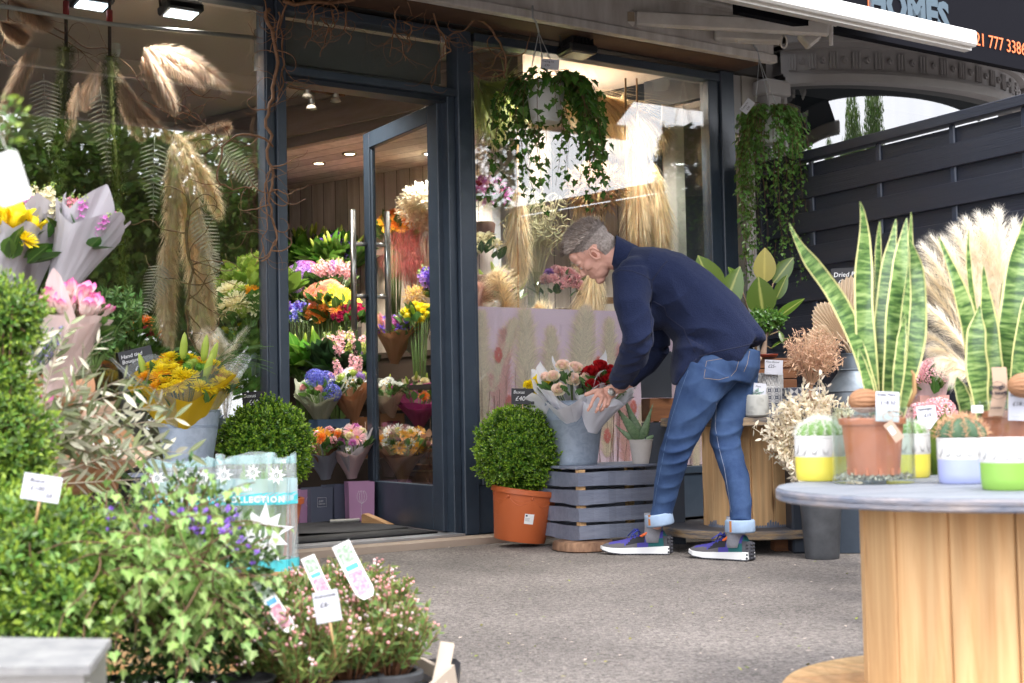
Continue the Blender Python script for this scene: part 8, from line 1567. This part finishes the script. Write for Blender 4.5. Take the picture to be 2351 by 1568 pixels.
twig(b,[X(660,8),X(760,2),X(850,-4),X(930,4),X(1000,18),X(1060,40),X(1110,62),X(1150,90),X(1165,140),X(1160,180)],.011,5,.06,16,.22,sub=4); twig(b,[X(985,5),X(1000,50),X(1025,95),X(1035,120),X(1010,140),X(990,200)],.006,6,.05,10,.2)
for i,(a,c) in enumerate((((720,10),(700,110)),((760,20),(760,90)),((790,40),(800,100)),((905,15),(895,130)),((930,60),(935,120)),((745,40),(735,130)),((640,30),(620,120)),((900,60),(930,140)))): twig(b,[X(*a),X((a[0]+c[0])/2+8,(a[1]+c[1])/2),X(*c)],.005,20+i,.05,6,.16)
b.build('branch',TWIG,tw)
tw=root('corkscrew_twig','corkscrew willow stem hanging in the middle of the centre pampas bunch','twig garland',LW(430,420,.25)); b=MB(); X=lambda px,py,t=.25: LW(px,py,t)-tw.location
twig(b,[X(430,430),X(432,560),X(440,640),X(425,700),X(430,760),X(460,810)],.010,7,.05,16,.26); b.build('branch',TWIG,tw)
tw=root('corkscrew_twig','tangle of thin dark willow twigs up among the ceiling plumes','twig garland',LW(300,150,.6)); b=MB(); X=lambda px,py,t=.6: LW(px,py,t)-tw.location
for i,pp in enumerate(([(120,60),(200,110),(260,120),(330,200)],[(60,30),(140,90),(230,150)],[(330,200),(400,240),(440,250),(480,300)],[(400,180),(450,210),(520,230)],[(330,230),(420,280),(470,240)],[(20,0),(5,90),(15,150)],[(380,260),(450,270),(500,320)])): twig(b,[X(*p) for p in pp],.005,40+i,.05,6,.18)
b.build('branch',TWIG,tw)
# flowers seen through the left window
def lwf(label,px,py,t,R,specs,rs,h=.5,leafm=GRNL,nl=60,ls=.12,face=.4):
    p=LW(px,py,t); r=root('vase_of_flowers',label,'vase of flowers',(p.x,p.y,p.z-h),group='vases behind the left window'); b=MB(); b.lathe([(.05,0),(.07,.2),(.06,.21),(0,.18)],20); b.build('vase',GALVD,r); dome(r,specs,R,h-.05,.12,leafm=leafm,nleaf=nl,lsize=ls,rs=rs,face=face)
    b=MB(); [b.tube([(0,0,.18),(R*.6*math.cos(i*2.4),R*.6*math.sin(i*2.4),h-.03)],.003,5) for i in range(12)]; b.build('stems',STEMG,r)
tb=root('window_table','dark table behind the left window carrying the vases','table',LW(560,900,.9)); b=MB(); z=.62; fbox(b,-2.9,-1.45,z-.03,z,-1.5,-.55); [fbox(b,s_,s_+.05,.03,z-.031,t_-.05,t_) for s_ in (-2.88,-1.52) for t_ in (-.58,-1.42)]; b.build('table_top',mat('dark_table',(.05,.035,.025),.6),tb,smooth=False,wc=True)
lwf('vase of apricot chrysanthemums and lime flowers by the left post, behind glass',560,690,.75,.17,[('mum','cream',5,.085),('pom','lime',9,.04),('daisy','yellow',8,.03),('mum','gold',2,.06)],71)
lwf('vase of lime green globes and cow parsley behind the glass',590,620,.9,.18,[('pom','lime',14,.045),('daisy','lime',12,.03)],72,.7,leafmat('lime_leaf',(.22,.34,.05),rough=.5,isl=.3,transl=.4),90)
lwf('vase of golden grasses and yellow blooms near the post',545,780,.8,.16,[('pom','yellow',8,.03),('daisy','white',14,.02)],73,.4,leafmat('mid_leaf',(.10,.20,.04),rough=.5,isl=.4,transl=.3),110)
lwf('vase of dusky dried flowers at the far left window',300,760,.9,.16,[('carnation','crimson',5,.04),('mum','orange',5,.05)],74,.5,GRNL,80)
lwf('dark leafy vase low in the middle of the left window',520,880,.7,.16,[('daisy','white',10,.02)],75,.3,GRNL,120)
# floodlights, conduit, rail
def flood(label,p,lit,rz_=0.):
    r=root('floodlight',label,'floodlight',p,rz_,group='floodlights'); b=MB(); b.box((0,0,0),(.20,.15,.05),bev=.01); b.box((0,0,.05),(.12,.10,.05),bev=.006)
    for i in range(7): b.box((-.075+i*.025,0,.045),(.005,.13,.04))
    b.tube([(-.11,0,0),(-.12,0,.10),(.12,0,.10),(.11,0,0)],.007,6); b.build('housing',BLACK,r,smooth=False); b=MB(); b.box((0,0,-.027),(.15,.10,.004)); b.build('lamp_face',emis('flood_lit',(.8,.9,1.),4) if lit else mat('flood_glass',(.40,.40,.36),.15,.3),r,smooth=False); r.rotation_euler=(-.12,0,rz+rz_); return r
fp=LW(415,22,.35); flood('lit floodlight shining cold white above the mauve plumes',fp,True); l=spot(fp+Vector((0,-.02,-.06)),38,(.95,.95,.95),2.2,'flood_lamp'); l.rotation_euler=(.25,0,0)
flood('unlit floodlight hanging under the fascia over the larger ivy basket',PF(1325,118,.12),False); flood('small floodlight glowing at the top left of the window',LW(210,2,.6),True)
b=MB(); b.tube([LW(-20,10,.3),LW(250,55,.3),LW(620,90,.3)],.012,8); o=b.build('white_conduit',WHITEP); tag(o,'long white conduit pipe running under the left window ceiling','pipe')
# track spotlights inside above the door
tr=root('track_spotlights','rustic wood bar with chrome spotlights seen above the open doorway','light fitting',inn(720,215,1.3)); b=MB(); Xt=lambda px,py:inn(px,py,1.3)-tr.location; b.bar(Xt(665,195),Xt(790,215),.03,.035,0); b.build('wood_bar',mat('rustic_bar',(.14,.06,.025),.8),tr,smooth=False)
for px,py in ((705,205),(770,215),(715,232)):
    c=Xt(px,py); b=MB(); b.tube([c+Vector((0,0,.05)),c+Vector((0,0,-.04))],.022,12); b.build('spot_body',STEEL,tr); b=MB(); b.lathe([(0,-.06),(.035,-.05),(.026,-.03)],16,c=c); b.build('spot_lens',mat('spot_glass',(.55,.5,.42),.3),tr)
# ---- right window
pk=root('window_panel','pink window panel printed with pampas and bunny tail grasses','window panel',WF(B1+.5,-.09,.5)); zt3=zP(1350,712,-.09); b=MB(); fbox(b,B1+.03,C0-.02,RIS+.05,zt3,-.095,-.088); b.build('panel_board',mat('pink_panel',(.90,.66,.78),.6),pk,smooth=False,wc=True)
PR=[leafmat('printed_grass_cream',(.90,.76,.60),rough=.8,isl=.2),leafmat('printed_grass_pink',(.85,.50,.46),rough=.8,isl=.2),leafmat('printed_stem_brown',(.30,.14,.10),rough=.8,isl=.3),leafmat('printed_red',(.85,.28,.24),rough=.8,isl=.1)]
def flatplume(b,x0,y0,x1,y1,hair,n,m,sw=0.):
    a=PF(x0,y0,-.084); c=PF(x1,y1,-.084); u=RNG.random(n); A=np.array(a[:]);C_=np.array(c[:]); P=A+(C_-A)*u[:,None]; d=nrm((C_-A)[None])[0]; n=int(n*2.5); u=RNG.random(n); P=A+(C_-A)*u[:,None]+np.array(D[:])*(RNG.normal(size=(n,1))*.012); s_=np.array(D[:])*RNG.normal(size=(n,1))*.45; dv=nrm(np.repeat(d[None],n,0)*rnd(.2,1.2,(n,1))+s_+np.array([0,0,-sw])); b.inst(TST,P,basis(dv,np.array(N[:])),np.stack([hair*rnd(.45,.8,n),hair*rnd(.5,1.1,n)*np.sin(PI*(.1+.85*u))**.5,np.full(n,.02)],1),m)
b=MB()
for x0,y0,x1,y1,h,n,m in ((1110,1080,1105,720,.13,1500,0),(1150,1100,1160,760,.12,900,1),(1215,1000,1205,720,.16,1500,0),(1270,1080,1265,760,.15,1400,0),(1130,900,1180,740,.12,700,0),(1320,1050,1345,720,.20,2200,0),(1395,1050,1400,740,.14,1200,0),(1180,1080,1130,860,.10,700,1),(1240,1090,1250,880,.10,700,1),(1440,1080,1425,800,.12,900,1),(1500,1090,1510,850,.12,900,1),(1560,1090,1575,820,.14,900,0),(1470,1090,1480,930,.10,700,0),(1600,1080,1590,860,.12,700,0)): flatplume(b,x0,y0,x1,y1,h,n,m)
for i in range(70): x=rnd(1100,1600); a=PF(x,1105,-.083); c=PF(x+rnd(-14,14),rnd(820,1000),-.083); b.tube([a,a.lerp(c,.5)+D*rnd(-.01,.01),c],.0022,3,2,flat=.3)
for x,y in ((1145,815),(1170,925),(1455,935),(1375,835),(1560,900),(1395,1000),(1590,1010)): 
    c=PF(x,y,-.080); n=500; th=rnd(0,6.28,n); q=np.sqrt(rnd(0,1,n)); P=np.array(c[:])+np.array(D[:])*(.014*q*np.cos(th))[:,None]+np.array([0,0,1])*(.034*q*np.sin(th))[:,None]; b.inst(TST,P,basis(np.array(D[:])*np.cos(th)[:,None]+np.array([0,0,1])*np.sin(th)[:,None],np.array(N[:])),np.stack([np.full(n,.05),np.full(n,.02),np.full(n,.01)],1),3)
b.build('printed_grasses',PR,pk,wc=True)
gR='pampas plumes hung in the right window'
for q in (('green tinted plume fringe hanging by the right door post',[(1085,170),(1100,200),(1150,195),(1165,180)],.35,1300,.26,PAMPG,1.4),('long cream plume arching right under the window head',[(1290,200),(1370,215),(1450,230),(1535,300)],.45,3000,.26,PAMPL,1.5),('vertical plume tip below the arching plume',[(1430,215),(1432,280),(1436,320),(1440,400)],.5,1200,.14,PAMPL,.5),
    ('full cream plume hanging in the middle right of the window',[(1450,330),(1465,400),(1470,480),(1465,600)],.35,3200,.17,PAMPL,.4),('golden plume hanging at the right of the window',[(1495,370),(1505,430),(1515,500),(1520,600)],.32,3000,.16,PAMPL,.4),('tall cream plume behind his head',[(1330,420),(1345,480),(1350,560),(1345,640)],.4,2200,.16,PAMPL,.3),
    ('plume falling to the right behind his face',[(1370,600),(1360,680),(1330,740),(1310,820)],.3,2600,.19,PAMPL,.3),('plume hanging beside the bamboo cane',[(1195,420),(1185,500),(1190,560),(1190,640)],.32,2400,.15,PAMPL,.5),('upright feathery plume left of the bamboo cane',[(1165,760),(1160,700),(1150,650),(1135,620)],.22,1100,.13,PAMPL,.2),('small white plume at the foot of the right door post',[(1095,720),(1100,690),(1105,670),(1100,650)],.22,600,.08,PAMPP,.1),
    ('low plume crossing the pink panel top',[(1300,800),(1290,760),(1240,720),(1230,700)],.2,900,.10,PAMPL,.2),('plume drooping beside the ivy basket',[(1215,200),(1235,260),(1240,330),(1225,420)],.5,1400,.13,PAMPL,.4)): pl(q[0],q[1],q[2],q[5],q[4]*1.35,int(q[3]*1.9),1.3,q[6],group=gR,along=.6,T=T_strand(.017,.4))
for i,(px,l_) in enumerate(((1188,'left bamboo cane behind the glass'),(1436,'bamboo cane in the middle of the window'),(1462,'bamboo cane near the golden plume'))):
    b=MB(); b.tube([inn(px,180 if i else 230,.3),inn(px+ (2,4,6)[i],720,.3)],.007,6); o=b.build('bamboo_cane',WOODH); tag(o,l_,'cane',group='bamboo canes')
r=root('wheat_vase','clear vase of pale curly wheat ears behind the right window','vase',inn(1235,700,.55)); b=MB(); rr=random.Random(77)
for i in range(120):
    a=rr.uniform(0,6.28); q=rr.uniform(.02,.22); tip=Vector((q*math.cos(a),q*.5*math.sin(a),.5+rr.uniform(-.12,.2))); c=curve3((0,0,.05),(tip.x*.3,tip.y*.3,.4),tip,6); b.tube(c,.0015,4); w_=rr.uniform(0,6); k=[tip]
    for j in range(7): w_+=rr.uniform(.2,.8); k.append(k[-1]+Vector((math.cos(w_)*.018,0,math.sin(w_)*.018-.004)))
    b.tube(k,[.005]*6+[.003,.002],5)
b.build('wheat_ears',leafmat('pale_wheat',(.60,.56,.36),rough=.8,isl=.2),r); b=MB(); b.lathe([(.06,-.12),(.075,.2),(.07,.2),(.055,-.11)],24); b.NG=[]; b.build('vase',GLASST,r)
def rwf(label,px,py,t,R,specs,rs,h=.35,leafm=GRNL,nl=20,face=.4,name='vase_of_flowers'):
    p=inn(px,py,t); r=root(name,label,'vase of flowers',(p.x,p.y,p.z-h),group='vases behind the right window'); b=MB(); b.lathe([(.05,0),(.07,.15),(.06,.16),(0,.14)],20); b.build('vase',mat('clay_vase',(.20,.10,.07),.7) if 'clay_vase' not in bpy.data.materials else bpy.data.materials['clay_vase'],r); dome(r,specs,R,h-.04,.08,leafm=leafm,nleaf=nl,lsize=.1,rs=rs,face=face)
rwf('vase of deep pink orchids beside the right door post',1110,440,.6,.16,[('iris','magenta',16,.075),('carnation','crimson',8,.05),('carnation','palepink',6,.05)],81); rwf('vase of dusky pink dried helichrysum behind his face',1285,640,.5,.13,[('carnation','palepink',14,.05),('carnation','lilac',5,.04)],82); rwf('vase of cream orchids low by the right door post',1110,560,.5,.10,[('iris','cream',10,.06)],83,leafm=GRNL)
rwf('vase of purple dried flowers between the canes',1150,650,.6,.12,[('carnation','lilac',10,.045),('bud','lime',4,.1)],84,leafm=GRNB,nl=24)
sh=root('window_shelf','dark shelf unit behind the pink panel in the right window','shelf',WF(.9,-.7,0)); b=MB(); fbox(b,B1+.1,C0-.1,.85,.88,-.9,-.35); fbox(b,B1+.1,C0-.1,.03,.85,-.62,-.58); b.build('shelf_board',mat('dark_shelf',(.05,.035,.03),.7),sh,smooth=False,wc=True)
tuft('sheaf of tan dried grasses upright behind the glass',1370,430,.16,leafmat('tan_grass',(.62,.42,.20),rough=.8,isl=.2,transl=.3),.9,1300,.07,T=T_leaf(.10,.03,.1,2))
ld=root('wooden_ladder','pale wooden ladder back seen behind his chest through the window','ladder',inn(1400,720,.5)); b=MB(); Xl=lambda px,py:inn(px,py,.5)-ld.location; b.bar(Xl(1372,690),Xl(1440,690),.03,.04); b.bar(Xl(1440,560),Xl(1452,760),.03,.03,up=(0,1,0)); b.bar(Xl(1378,560),Xl(1378,760),.03,.03,up=(0,1,0)); b.build('ladder_rails',WOODH,ld,smooth=False)
# ================================================================ across the street (seen reflected in the glass)
TLF=leafmat('street_tree_leaf',(.11,.20,.025),rough=.5,isl=.45,hue=.03,transl=.35,tip=(.2,.3,.04))
def stree(label,loc,rs):
    r=root('street_tree',label,'tree',loc,group='trees across the street'); b=MB()
    for c,R in (((0,0,4.2),2.2),((1.3,.4,5.2),1.6),((-1.2,-.3,5.4),1.7),((.2,.8,6.6),1.6),((-.5,0,2.6),1.5),((.9,-.6,3.),1.3)):
        n=int(3600*R/2); d=rdir(n); P=np.array(c)+d*(R*RNG.random(n)**.4)[:,None]*np.array([1,1,.8]); b.inst(TS,P,basis(rdir(n)+np.array([0,0,.2]),rdir(n)),rnd(.12,.26,n))
    b.build('crown',TLF,r); b=MB(); b.tube([(0,0,0),(.05,0,1.5),(0,0,3.),(.2,0,5)],[.22,.17,.13,.05],10)
    for i in range(7): a=i*.9; b.tube([(0,0,1.8+i*.4),(1.1*math.cos(a),1.1*math.sin(a),3.4+i*.4)],[.07,.02],6)
    b.build('trunk',STEMB,r); return r
t0=stree('leafy tree across the street, the one nearest the shop',(8.2,-1.2,0),1); t0.scale=(.75,.75,.68)
for i,(x,y,l_) in enumerate(((9.9,1.1,'second leafy tree across the street, further along'),(6.0,-4.5,'leafy tree across the street, straight opposite the left window'),(10.,-5.,'leafy tree in the back row across the street'),(2.6,-7.5,'leafy tree across the street behind the camera'),(20,.5,'last leafy tree along the street, by the pale building'))): copy_tree(t0,loc=(x,y,-.3*i),rz=i*1.3,label=l_,group='trees across the street')
for i,(x,y,l_) in enumerate(((17,-6,'tall tree behind the street trees'),(13,-10,'tall tree at the far corner'),(6,-12,'tall tree beyond the back row'),(19,-1,'tall tree at the end of the street'),(9.5,-8.5,'tall tree filling the gap in the back row'))):
    c_=copy_tree(t0,loc=(x,y,-.6),rz=i*2.1,label=l_,group='trees across the street'); c_.scale=(1.2,1.2,.75)
bw=root('brick_row','low red brick row of houses behind the street trees','building',(12,-12,0),rz=-.55); b=MB(); b.box((0,0,1.4),(26,4,2.8)); b.build('walls',BRICK,bw,smooth=False)
bd=root('pale_building','pale rendered single storey building opposite with cornice and arched windows','building',(19,5,0)); b=MB(); b.box((0,0,1.7),(4,14,3.4)); b.box((-.1,0,3.5),(4.4,14.4,.25)); b.build('walls',mat('pale_stucco',(.62,.61,.58),.8,col2=(.55,.54,.51),noise=1),bd,smooth=False)
for i in range(5):
    for z in (1.6,): b=MB(); b.box((-2.01,-5.4+i*2.7,z),(.06,1.1,1.7)); b.build('window',mat('window_dark',(.05,.06,.07),.2) if 'window_dark' not in bpy.data.materials else bpy.data.materials['window_dark'],bd,smooth=False)
